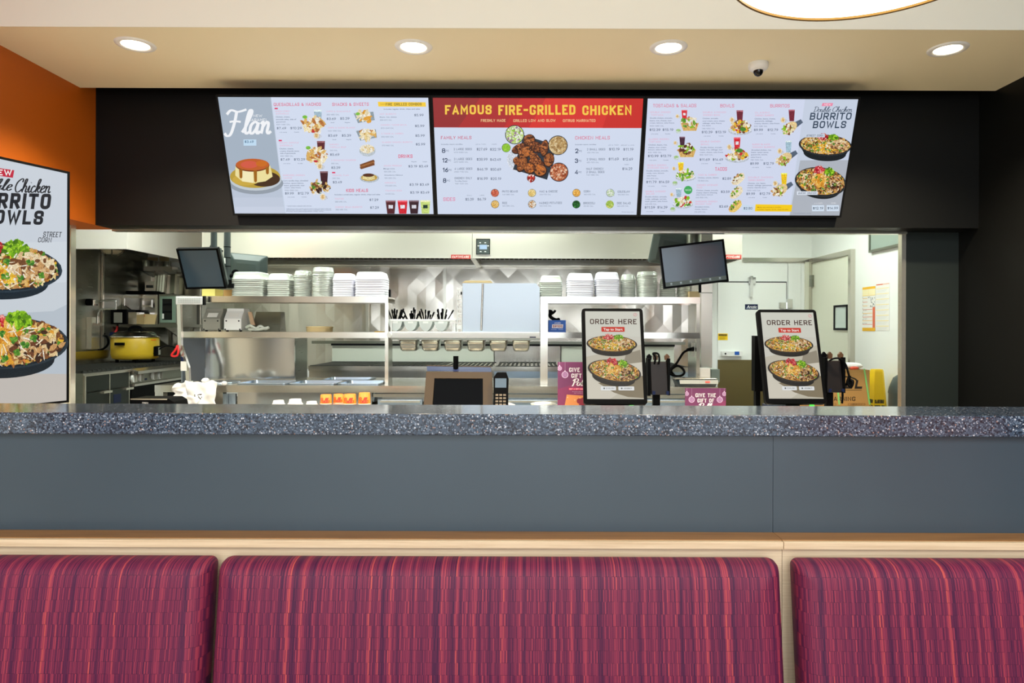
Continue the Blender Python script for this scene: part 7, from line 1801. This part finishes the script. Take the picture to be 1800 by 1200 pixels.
# crumpled napkins at the payment screen
def lump(x0, x1, y0, y1, d, m, label, name, cat, seed, zb=None, yd=0.05, amp=.25, group=None):
    a_, b_ = P(x0, y0, d), P(x1, y1, d); c = (a_ + b_) / 2; rx, rz_ = (b_.x - a_.x) / 2, (a_.z - b_.z) / 2
    if zb is not None: rz_ = (a_.z - zb) / 2; c.z = zb + rz_
    R = random.Random(seed); mb = MB(); nu, nv = 26, 14; ph = [R.uniform(0, 6) for _ in range(8)]
    vs = []
    for j in range(nv + 1):
        for i in range(nu):
            u, v = 2 * PI * i / nu, PI * j / nv
            k = 1 + amp * (.5 * math.sin(3 * u + ph[0] + 2 * v) + .35 * math.sin(5 * u - 3 * v + ph[1]) + .25 * math.sin(9 * u + 4 * v + ph[2]) + .2 * math.sin(7 * v + ph[3])) * math.sin(v)
            z = c.z + rz_ * math.cos(v) * (1 if v < PI / 2 else 1)
            vs.append((c.x + rx * k * math.cos(u) * math.sin(v) ** .7, d + yd + yd * k * math.sin(u) * math.sin(v) ** .7, max(z, c.z - rz_)))
    mb.add(vs, [(j * nu + i, j * nu + (i + 1) % nu, (j + 1) * nu + (i + 1) % nu, (j + 1) * nu + i) for j in range(nv) for i in range(nu)], 0, True)
    return obj(name, mb, m, label=label, cat=cat, group=group)
lump(868, 906, 708, 716, 3.96, M['paper'], 'crumpled white napkin under the card reader', 'napkin', 'napkin', 4, CZ, .03)
lump(934, 978, 706.5, 716, 4.08, M['clear'], 'crumpled clear bag on the order counter left of the gift poster', 'plastic_bag', 'bag', 5, CZ, .035)

# ---- white towels draped over the left end of the prep table
def drape(x0, x1, ytop, ybot, d, seed, label, scallop, marks=False):
    R = random.Random(seed); nx, nz = 26, 16; mb = MB(); vs = []
    ph = [R.uniform(0, 6) for _ in range(6)]
    for j in range(nz + 1):
        for i in range(nx + 1):
            u, v = i / nx, j / nz
            xl = x0 + (x1 - x0) * u; ed = scallop * (math.sin(9 * v + ph[0]) * .6 + math.sin(17 * v + ph[1]) * .4) * ((1 - u) ** 3 - u ** 3)
            y_ = ytop + (ybot - ytop) * v + (1 - v) * scallop * (.7 * math.sin(7 * u + ph[2]) + .5 * math.sin(15 * u + ph[3]))
            p = P(xl + ed, y_, d)
            fold = .014 * math.sin(6 * u + 4 * v + ph[4]) + .008 * math.sin(11 * u - 9 * v + ph[5]) + .004 * math.sin(5 * u + 19 * v)
            vs.append((p.x, d + fold + .02 * (1 - v) ** 2, p.z))
    n1 = len(vs); vs += [(x, y + .004, z) for x, y, z in vs]
    q = lambda i, j: j * (nx + 1) + i
    fs = [(q(i, j + 1), q(i + 1, j + 1), q(i + 1, j), q(i, j)) for j in range(nz) for i in range(nx)]
    fs += [tuple(n1 + k for k in reversed(f)) for f in fs]
    bd = [q(i, 0) for i in range(nx + 1)] + [q(nx, j) for j in range(1, nz + 1)] + [q(i, nz) for i in range(nx - 1, -1, -1)] + [q(0, j) for j in range(nz - 1, 0, -1)]
    fs += [(bd[k], bd[(k + 1) % len(bd)], n1 + bd[(k + 1) % len(bd)], n1 + bd[k]) for k in range(len(bd))]
    mb.add(vs, fs, 0, True)
    return obj('towel', mb, M['white_matte'], label=label, cat='towel', group='white towels on the end of the prep table')
tw = drape(304, 352, 674, 700, 4.91, 3, 'left upper white towel draped over the prep table end', 3.0)
tw2 = drape(327, 379, 671, 730, 4.86, 5, 'right white towel with small black marks hanging from the prep table', 2.6)
tw3 = drape(300, 345, 696, 730, 4.815, 9, 'lower left white towel hanging from the prep table end', 2.4)
mk = MB(); R_ = random.Random(5)
for k in range(14):
    p = P(342 + R_.uniform(0, 13), 692 + R_.uniform(0, 9), 4.842); mk.box(p.x - .003, p.x + .003, p.y, p.y + .0015, p.z - .004, p.z + .004)
obj('black_marks', mk, M['ink'], tw2)
lump(352, 364, 664.5, 676, 4.90, M['white_matte'], 'knotted white towel top at the middle of the prep table end', 'towel_knot', 'towel', 8, None, .03, .2)
lump(388, 396, 670, 677, 4.93, M['white_matte'], 'small white cloth knot on the table edge right of the towels', 'towel_knot', 'towel', 9, TZ, .02, .2)

# ---- kitchen scale, boxes and cord at the right end of the prep table
t = thing('kitchen_scale', 'flat kitchen scale with a steel plate at the right end of the prep table', 'scale', (PX(1222, 5.05), 5.05, TZ))
x0, x1 = PX(1186, 5.0), PX(1262, 5.0)
obj('body', MB().hexa([(x0 + .03, 4.99, TZ), (x1 - .02, 4.99, TZ), (x1 - .02, 5.13, TZ), (x0 + .03, 5.13, TZ), (x0 + .01, 4.975, TZ + .045), (x1, 4.975, TZ + .045), (x1, 5.13, TZ + .05), (x0 + .01, 5.13, TZ + .05)]), mat('dark_teal_plastic', (26, 44, 54), 0.35), t)
obj('front_face', MB().hexa([(x0 + .035, 4.972, TZ + .022), (x1 - .004, 4.972, TZ + .022), (x1 - .004, 4.978, TZ + .022), (x0 + .035, 4.978, TZ + .022), (x0 + .03, 4.968, TZ + .05), (x1 - .006, 4.968, TZ + .05), (x1 - .006, 4.976, TZ + .05), (x0 + .03, 4.976, TZ + .05)]), M['grey_bin'], t)
obj('red_digits', MB().box(PX(1240, 4.97), PX(1248, 4.97), 4.9655, 4.968, TZ + .03, TZ + .042), mat('led_red', (160, 40, 30), 0.5, emit=(230, 110, 90), strength=0.8), t)
obj('plate', MB().box(x0, x1 - .01, 4.985, 5.14, TZ + .052, TZ + .06).box((x0 + x1) / 2 - .1, (x0 + x1) / 2 + .1, 5.02, 5.11, TZ + .045, TZ + .052), M['steel_soft'], t, bevel=0.003)
carton('white_carton', 1229.5, 647, 1248.5, 662, 5.24, 0.07, TZ, M['paper'], 'small white box behind the kitchen scale', 'box')
carton('grey_bin_box', 1251, 649, 1265, 690, 5.4, 0.2, TZ, M['frosted'], 'grey bin behind the right end of the kitchen scale', 'bin')
op = P(1226, 614, 5.2)
SRX = PX(1229, 5.15)
t = thing('power_outlet', 'steel outlet plate on the right end panel of the right shelf unit', 'outlet', (SRX, 5.33, op.z))
obj('cover_plate', MB().box(SRX - .006, SRX - .001, 5.26, 5.38, op.z - .06, op.z + .05), M['white'], t)
cordp = [Vector((SRX - .008, 5.30, op.z)), P(1213, 614, 5.22), P(1202, 619, 5.2), P(1195, 629, 5.19), P(1188, 640, 5.19), P(1180, 647, 5.19), P(1177, 655, 5.19), P(1184, 660, 5.2), P(1196, 660.5, 5.22), P(1203, 655, 5.24), P(1199, 647, 5.26), P(1190, 643, 5.27), P(1180, 650, 5.28), P(1184, 658, 5.3), P(1190, 662, 5.31)]
t = thing('electrical_cord', 'looped black power cord plugged in above the kitchen scale', 'cord', P(1190, 660, 5.2))
obj('cord', MB().tube(cordp, .009, 8), M['black'], t)
obj('plug', MB().cyl(cordp[0], P(1209, 614.5, 5.24), .018, .012, n=12), M['black'], t)

# ---- payment terminals on brackets beside the kiosks
def terminal(x0, x1, y0, y1, d, label, tip):
    a_, b_ = P(x0, y0, d), P(x1, y1, d); W = b_.x - a_.x
    t = thing('payment_terminal', label, 'payment terminal', ((a_.x + b_.x) / 2, d, CZ), 'payment terminals beside the kiosks')
    H = a_.z - b_.z
    obj('body', MB().hexa([(a_.x + W * .16, d, b_.z), (b_.x, d, b_.z), (b_.x, d + .04, b_.z), (a_.x + W * .16, d + .04, b_.z), (a_.x + W * .12, d + .03, a_.z), (b_.x - W * .06, d + .03, a_.z), (b_.x - W * .06, d + .06, a_.z), (a_.x + W * .12, d + .06, a_.z)]), mat('brown_black_plastic', (24, 18, 16), 0.4, spec=0.3) if 'brown_black_plastic' not in bpy.data.materials else bpy.data.materials['brown_black_plastic'], t, bevel=0.004)
    obj('cradle_side', MB().box(a_.x - W * .02, a_.x + W * .12, d - .005, d + .07, b_.z - .005, a_.z + .02), M['black'], t)
    obj('cradle_side', MB().box(b_.x - W * .06, b_.x + W * .05, d - .002, d + .06, b_.z - .002, a_.z + .02), M['black'], t)
    for u, m_ in ((.0, 'black'), (.30, 'bronze_dark'), (.86, 'bronze_dark')):
        xx = a_.x + W * u; obj('clip', MB().prism([(xx - .0, d + .03, a_.z + .01), (xx + W * .2, d + .03, a_.z + .01), (xx + W * .22, d + .03, a_.z + tip * .7), (xx + W * .1, d + .03, a_.z + tip), (xx - W * .02, d + .03, a_.z + tip * .7)], (0, .02, 0)), M[m_], t)
    for u in (.2, .86): obj('blue_tab', MB().box(a_.x + W * u, a_.x + W * (u + .14), d - .004, d, b_.z + .002, b_.z + .022), M['navy'], t)
    xm = (a_.x + b_.x) / 2
    obj('stand', MB().box(xm - .02, xm + .02, d + .06, d + .09, CZ + .01, b_.z + .05).box(xm - .07, xm + .07, d + .02, d + .14, CZ, CZ + .012), M['black'], t)
    return t, a_, b_
M['bronze_dark'] = mat('dark_bronze_plastic', (84, 56, 28), 0.45)
tt, a_, b_ = terminal(1139.5, 1176, 636, 694, 3.86, 'dark payment terminal beside the left kiosk, in front of the power cord', .045)
obj('cable', MB().tube([P(1150, 640, 3.89), P(1152, 628, 3.89), P(1148, 621, 3.89), P(1157, 622, 3.89), P(1159, 633, 3.88), P(1157, 640, 3.88)], .006, 6), M['black'], tt)
tt, a_, b_ = terminal(1450, 1484, 634, 690, 3.86, 'dark payment terminal beside the right kiosk, in front of the brown carton', .05)
obj('cable', MB().tube([P(1458, 634, 3.88), P(1466, 630, 3.87), P(1477, 630.5, 3.86), P(1486, 640, 3.86), P(1491, 655, 3.85), P(1494, 668, 3.85)], .006, 6), M['black'], tt)
obj('cable_knot', MB().tube([P(1494, 660, 3.85), P(1490, 672, 3.85), P(1496, 680, 3.84), P(1499, 670, 3.84), P(1492, 668, 3.86), P(1496, 676, 3.85)], .008, 6), M['black'], tt)
obj('hanging_cable', MB().tube([P(1481, 688, 3.85), P(1481, 700, 3.85), P(1480, 709, 3.85)], .006, 6), M['black'], tt)
# dark slab behind the right kiosk
carton('upright_board', 1327, 590, 1341, 683, 4.0, 0.06, P(0, 683, 4.0).z, M['black'], 'upright black board clipped behind the left edge of the right kiosk', 'holder')
sl = bpy.data.objects['upright_board']
obj('stand', MB().box(PX(1330, 4.0), PX(1338, 4.0), 4.01, 4.05, CZ, P(0, 683, 4.0).z).box(PX(1322, 4.0), PX(1346, 4.0), 3.99, 4.1, CZ, CZ + .01), M['black'], sl)
carton('blue_pouch', 1350, 712, 1396, 722, 3.95, 0.1, CZ, M['navy'], 'dark blue pouch lying under the right kiosk', 'pouch')

# ---- cartons, cone, bin at the right
cx0, cx1 = PX(1392, 5.3), PX(1529, 5.3)
zt, zb = PZ(648, 5.3), PZ(711, 5.3)
lower = thing('carton', 'lower brown carton under the box printed WARNING', 'carton', ((cx0 + cx1) / 2, 5.5, 0.0))
obj('box', MB().box(cx0 - .02, cx1 + .02, 5.24, 5.74, 0.0, zb - .002), M['carton'], lower)
obj('flap', MB().hexa([(cx0 - .02, 5.2, zb - .012), (cx1 - .2, 5.2, zb - .012), (cx1 - .2, 5.24, zb - .006), (cx0 - .02, 5.24, zb - .006), (cx0 - .02, 5.2, zb - .009), (cx1 - .2, 5.2, zb - .009), (cx1 - .2, 5.24, zb - .003), (cx0 - .02, 5.24, zb - .003)]), M['carton'], lower)
t = thing('carton', 'brown carton printed WARNING with green straps behind the right kiosk', 'carton', ((cx0 + cx1) / 2, 5.5, zb))
obj('box', MB().box(cx0, cx1, 5.3, 5.72, zb, zt), M['carton'], t)
s = Sheet((cx0, 5.2995, zt), (1, 0, 0), (0, 0, -1), [(1392, 648), (1529, 648), (1529, 711), (1392, 711)], [(0, 0), (cx1 - cx0, 0), (cx1 - cx0, zt - zb), (0, zt - zb)], 0)
s.use('lettering')
s.text('MODEL', 1424, 1516, 666, 681, (34, 28, 22), 0.07, 0.2)
for k in range(16):
    an = PI * 1.02 + k * PI * .98 / 16; an2 = an + PI * .98 / 16; w0, w1 = 1.0 + 2.2 * k / 16, 1.0 + 2.2 * (k + 1) / 16
    s.poly([(1486 + 22 * math.cos(an), 668 + 9 * math.sin(an)), (1486 + 22 * math.cos(an2), 668 + 9 * math.sin(an2)), (1486 + (22 - w1) * math.cos(an2), 668 + (9 - w1) * math.sin(an2)), (1486 + (22 - w0) * math.cos(an), 668 + (9 - w0) * math.sin(an))], (34, 28, 22))
s.rect(1450, 683, 1515, 683.8, (60, 48, 32)); s.text('WARNING', 1456, 1504, 695, 702.5, (34, 28, 22), 0.03)
for x0, x1, w in ((1452, 1470, 'CONTENT'), (1491, 1521, 'HEAVY')):
    for r_ in ((x0, 706.5, x1, 707), (x0, 709.6, x1, 710.1), (x0, 706.5, x0 + .6, 710.1), (x1 - .6, 706.5, x1, 710.1)): s.rect(*r_, (90, 70, 44))
    s.text(w, x0 + 5, x1 - 5, 707.4, 709.2, (60, 48, 32), 0.02)
s.build(t)
for xa, xb in ((1518, 1531), (1468, 1477)):
    y0_, y1_ = (649, 712) if xa == 1518 else (648.5, 711)
    y0_ = 648.2
    s2 = MB().slab(P(xa, y0_, 5.296), P(xa + 2.6, y0_, 5.296), P(xb - .6 if xa == 1518 else xb, 711, 5.296), P(xb - 3.4 if xa == 1518 else xb - 3, 711, 5.296), .002)
    obj('strap', s2, M['strap_green'], t, label='bright green strap')
bag = lump(1482, 1523, 637.5, 648, 5.34, M['white_matte'], 'white bag with a red patch lying on the carton printed WARNING', 'plastic_bag', 'bag', 21, zt, .08, .12)
lump(1496, 1511, 644.2, 648, 5.315, mat('coral_print', (226, 92, 66), 0.5), 'coral red wrapper on the front edge of the carton printed WARNING', 'wrapper', 'wrapper', 22, zt, .02, .1)
# wet floor cone: four-sided
cd = 5.55
t = thing('caution_cone', 'bright yellow four-sided caution cone beside the brown carton', 'caution cone', (PX(1548, cd), cd + .15, 0))
zt = PZ(648, cd); xa, xb = PX(1546, cd), PX(1563.5, cd); sl_l = (1538.5 - 1529) / (711 - 648) * 1.0; zb_ = 0.02
kx = cd / 1200
xm = PX(1552, cd)
hz_ = zt - zb_
tw_, bw_ = (xb - xa) / 2, (xb - xa) / 2 + hz_ * .07
cxm = (xa + xb) / 2; cym = cd + bw_
def cr(w, z): return [(cxm + w * .25 * 0 + sx * w, cym + sy * w, z) for sx, sy in ((-1, -1), (.5, -1), (1, -.5), (1, 1), (-1, 1))]
mb = MB().loft([cr(bw_ + .02, 0.0), cr(bw_ + .02, .02), cr(bw_, .025), cr(tw_ * 1.02, zt - .015), cr(tw_ * .9, zt)], 0, False)
obj('cone_shell', mb, M['safety'], t)
def face_y(z): return cym - (bw_ + (tw_ - bw_) * (z - .025) / (zt - .04)) - .002
for px, py in ((1529.5, 708), ):
    pass
zc_ = PZ(710, cd)
for st, dz_ in (('CAUTION', 0), ('CUIDADO', .045)):
    zz = P(1550, 703.5, cd).z - dz_; hh = .03
    w_ = bw_ + (tw_ - bw_) * (zz - .025) / (zt - .04)
    dn = (face_y(zz) - face_y(zz - .03)) / .03
    s = Sheet((cxm - w_ * .9, face_y(zz), zz), (1, 0, 0), Vector((0, -dn, -1)), [(0, 0), (100, 0), (100, 100), (0, 100)], [(0, 0), (w_ * 1.35, 0), (w_ * 1.35, hh), (0, hh)], 0)
    s.use('lettering'); s.text(st, 0, 100, 0, 100, (30, 28, 16), 0.03); s.build(t)
    s = Sheet((cxm - w_ - .002, cym + w_ * .9, zz), (0, -1, 0), Vector((-dn, 0, -1)), [(0, 0), (100, 0), (100, 100), (0, 100)], [(0, 0), (w_ * 1.7, 0), (w_ * 1.7, hh), (0, hh)], 0)
    s.use('lettering'); s.text(st, 0, 100, 0, 100, (30, 28, 16), 0.03); s.build(t)
# round bin half hidden at the right edge
c = Vector((PX(1603, 4.86), 4.86, 0.0))
t = thing('trash_bin', 'dark grey round-topped bin half hidden by the dark wall', 'bin', c)
r_ = (PX(1603, 4.86) - PX(1566, 4.86)) * .99
zt = PZ(650, 4.86)
obj('drum', MB().lathe([(0, 0), (r_ * .9, 0), (r_ * .92, .02), (r_, .5), (r_, zt - .16)], c, 32), M['graphite'], t)
obj('dome_lid', MB().lathe([(r_ * 1.02, zt - .16), (r_ * 1.02, zt - .15), (r_ * .98, zt - .12), (r_ * .8, zt - .05), (r_ * .45, zt - .01), (0, zt)], c, 32), M['graphite'], t)

# ---- notices and stickers on the right
def wall_sheet(y_near, y_far, zt, zb, label):
    """paper on the right kitchen wall (faces -x)"""
    t = thing('wall_notice', label, 'notice', (KX1 - .002, (y_near + y_far) / 2, zb), 'paper notices on the right kitchen wall')
    obj('sheet', MB().box(KX1 - .003, KX1 - .001, y_near, y_far, zb, zt), M['paper'], t)
    return t, Sheet((KX1 - .0032, y_far, zt), (0, -1, 0), (0, 0, -1), [(0, 0), (100, 0), (100, 260), (0, 260)], [(0, 0), (y_far - y_near, 0), (y_far - y_near, zt - zb), (0, zt - zb)], 0)
yn = lambda px: 3.0 * 1200 / (px - 930)
y1_, y2_, y3_ = yn(1516.5), yn(1539.5), yn(1564)
zt = EYE + (575 - 502) / 1200 * y1_ * .985; zb = EYE - (579.5 - 575) / 1200 * y1_
YE, RD = (240, 186, 36), (222, 106, 70)
t, s = wall_sheet(y2_ + .003, y1_, zt, zb, 'left yellow and red paper notice on the white kitchen wall')
s.use('print'); s.rect(0, 0, 100, 14, YE); s.rect(0, 14, 100, 50, (250, 240, 196)); s.rect(0, 240, 100, 260, YE); s.rect(80, 120, 98, 240, RD); s.rect(0, 50, 100, 53, (246, 216, 110)); s.rect(48, 18, 50, 48, (240, 220, 150))
for k in range(8): s.rect(2, 66 + k * 22, 40 if k < 3 else 78, 68.5 + k * 22, RD if k % 2 else YE); s.rect(2, 56 + k * 22, 4, 66 + k * 22, (150, 150, 150))
R_ = random.Random(2)
for k in range(26): x, y = R_.uniform(44, 94), R_.uniform(56, 116); s.rect(x, y, x + 4, y + 5, (96, 104, 110))
for k in range(4): s.text('STEP', 8, 38, 134 + k * 26, 140 + k * 26, (120, 120, 120), .01)
s.build(t)
t, s = wall_sheet(y3_, y2_ - .003, zt + .012, zb + .005, 'right paper notice with yellow lines on the white kitchen wall')
s.use('print'); s.rect(4, 0, 52, 6, RD); s.rect(52, 0, 98, 6, (236, 190, 170))
for k in range(8): s.rect(4, 24 + k * 30, 96, 26.5 + k * 30, (244, 222, 120)); [s.rect(8, 32 + k * 30 + 6 * j, 88 - 9 * j, 33.2 + k * 30 + 6 * j, (206, 210, 214)) for j in range(3)]
s.build(t)
# framed grey panel high on the right wall
ya, yb = yn(1584) - .3, yn(1532)
zb = EYE + (575 - 442) / 1200 * yn(1532)
t = thing('framed_wall_panel', 'framed frosted grey panel high on the white kitchen wall', 'wall panel', (KX1 - .02, (ya + yb) / 2, zb))
obj('panel', MB().box(KX1 - .02, KX1 - .001, ya + .02, yb - .02, zb + .02, KZ - .06), M['frosted'], t)
f = MB()
for q_ in ((ya, yb, zb, zb + .02), (ya, yb, KZ - .06, KZ - .04), (ya, ya + .02, zb + .02, KZ - .06), (yb - .02, yb, zb + .02, KZ - .06)): f.box(KX1 - .03, KX1 - .001, *q_)
obj('frame', f, M['steel_dark'], t)
# stickers on the cooler door
def sticker(x0, y0, x1, y1, col, label):
    yk_ = KY - .0755
    a_, b_ = P(x0, y0, yk_), P(x1, y1, yk_)
    t = thing('door_sticker', label, 'sticker', ((a_.x + b_.x) / 2, yk_, b_.z))
    obj('sheet', MB().box(a_.x, b_.x, yk_ - .0025, yk_ + .0004, b_.z, a_.z), col, t)
    return t, Sheet((a_.x, yk_ - .003, a_.z), (1, 0, 0), (0, 0, -1), [(0, 0), (100, 0), (100, 50), (0, 50)], [(0, 0), (b_.x - a_.x, 0), (b_.x - a_.x, a_.z - b_.z), (0, a_.z - b_.z)], 0)
t, s = sticker(1309.5, 534.5, 1332, 544, M['blue_deep'] if 'blue_deep' in M else M['navy'], 'blue sticker with white lettering on the cooler door')
s.use('lettering'); s.text('Arctic', 12, 92, 12, 36, (240, 244, 250), .02, .2); s.rect(10, 40, 92, 42, (200, 214, 236)); s.build(t)
t, s = sticker(1262, 586, 1279, 597.5, M['safety'], 'yellow caution sticker on the cooler door')
s.use('lettering'); s.rect(8, 5, 92, 18, (30, 28, 16)); s.text('CAUTION', 16, 84, 8, 15, (255, 214, 0), .02)
for k in range(4): s.rect(12, 23 + k * 6, 88 - (k % 2) * 14, 25 + k * 6, (120, 100, 10))
s.build(t)
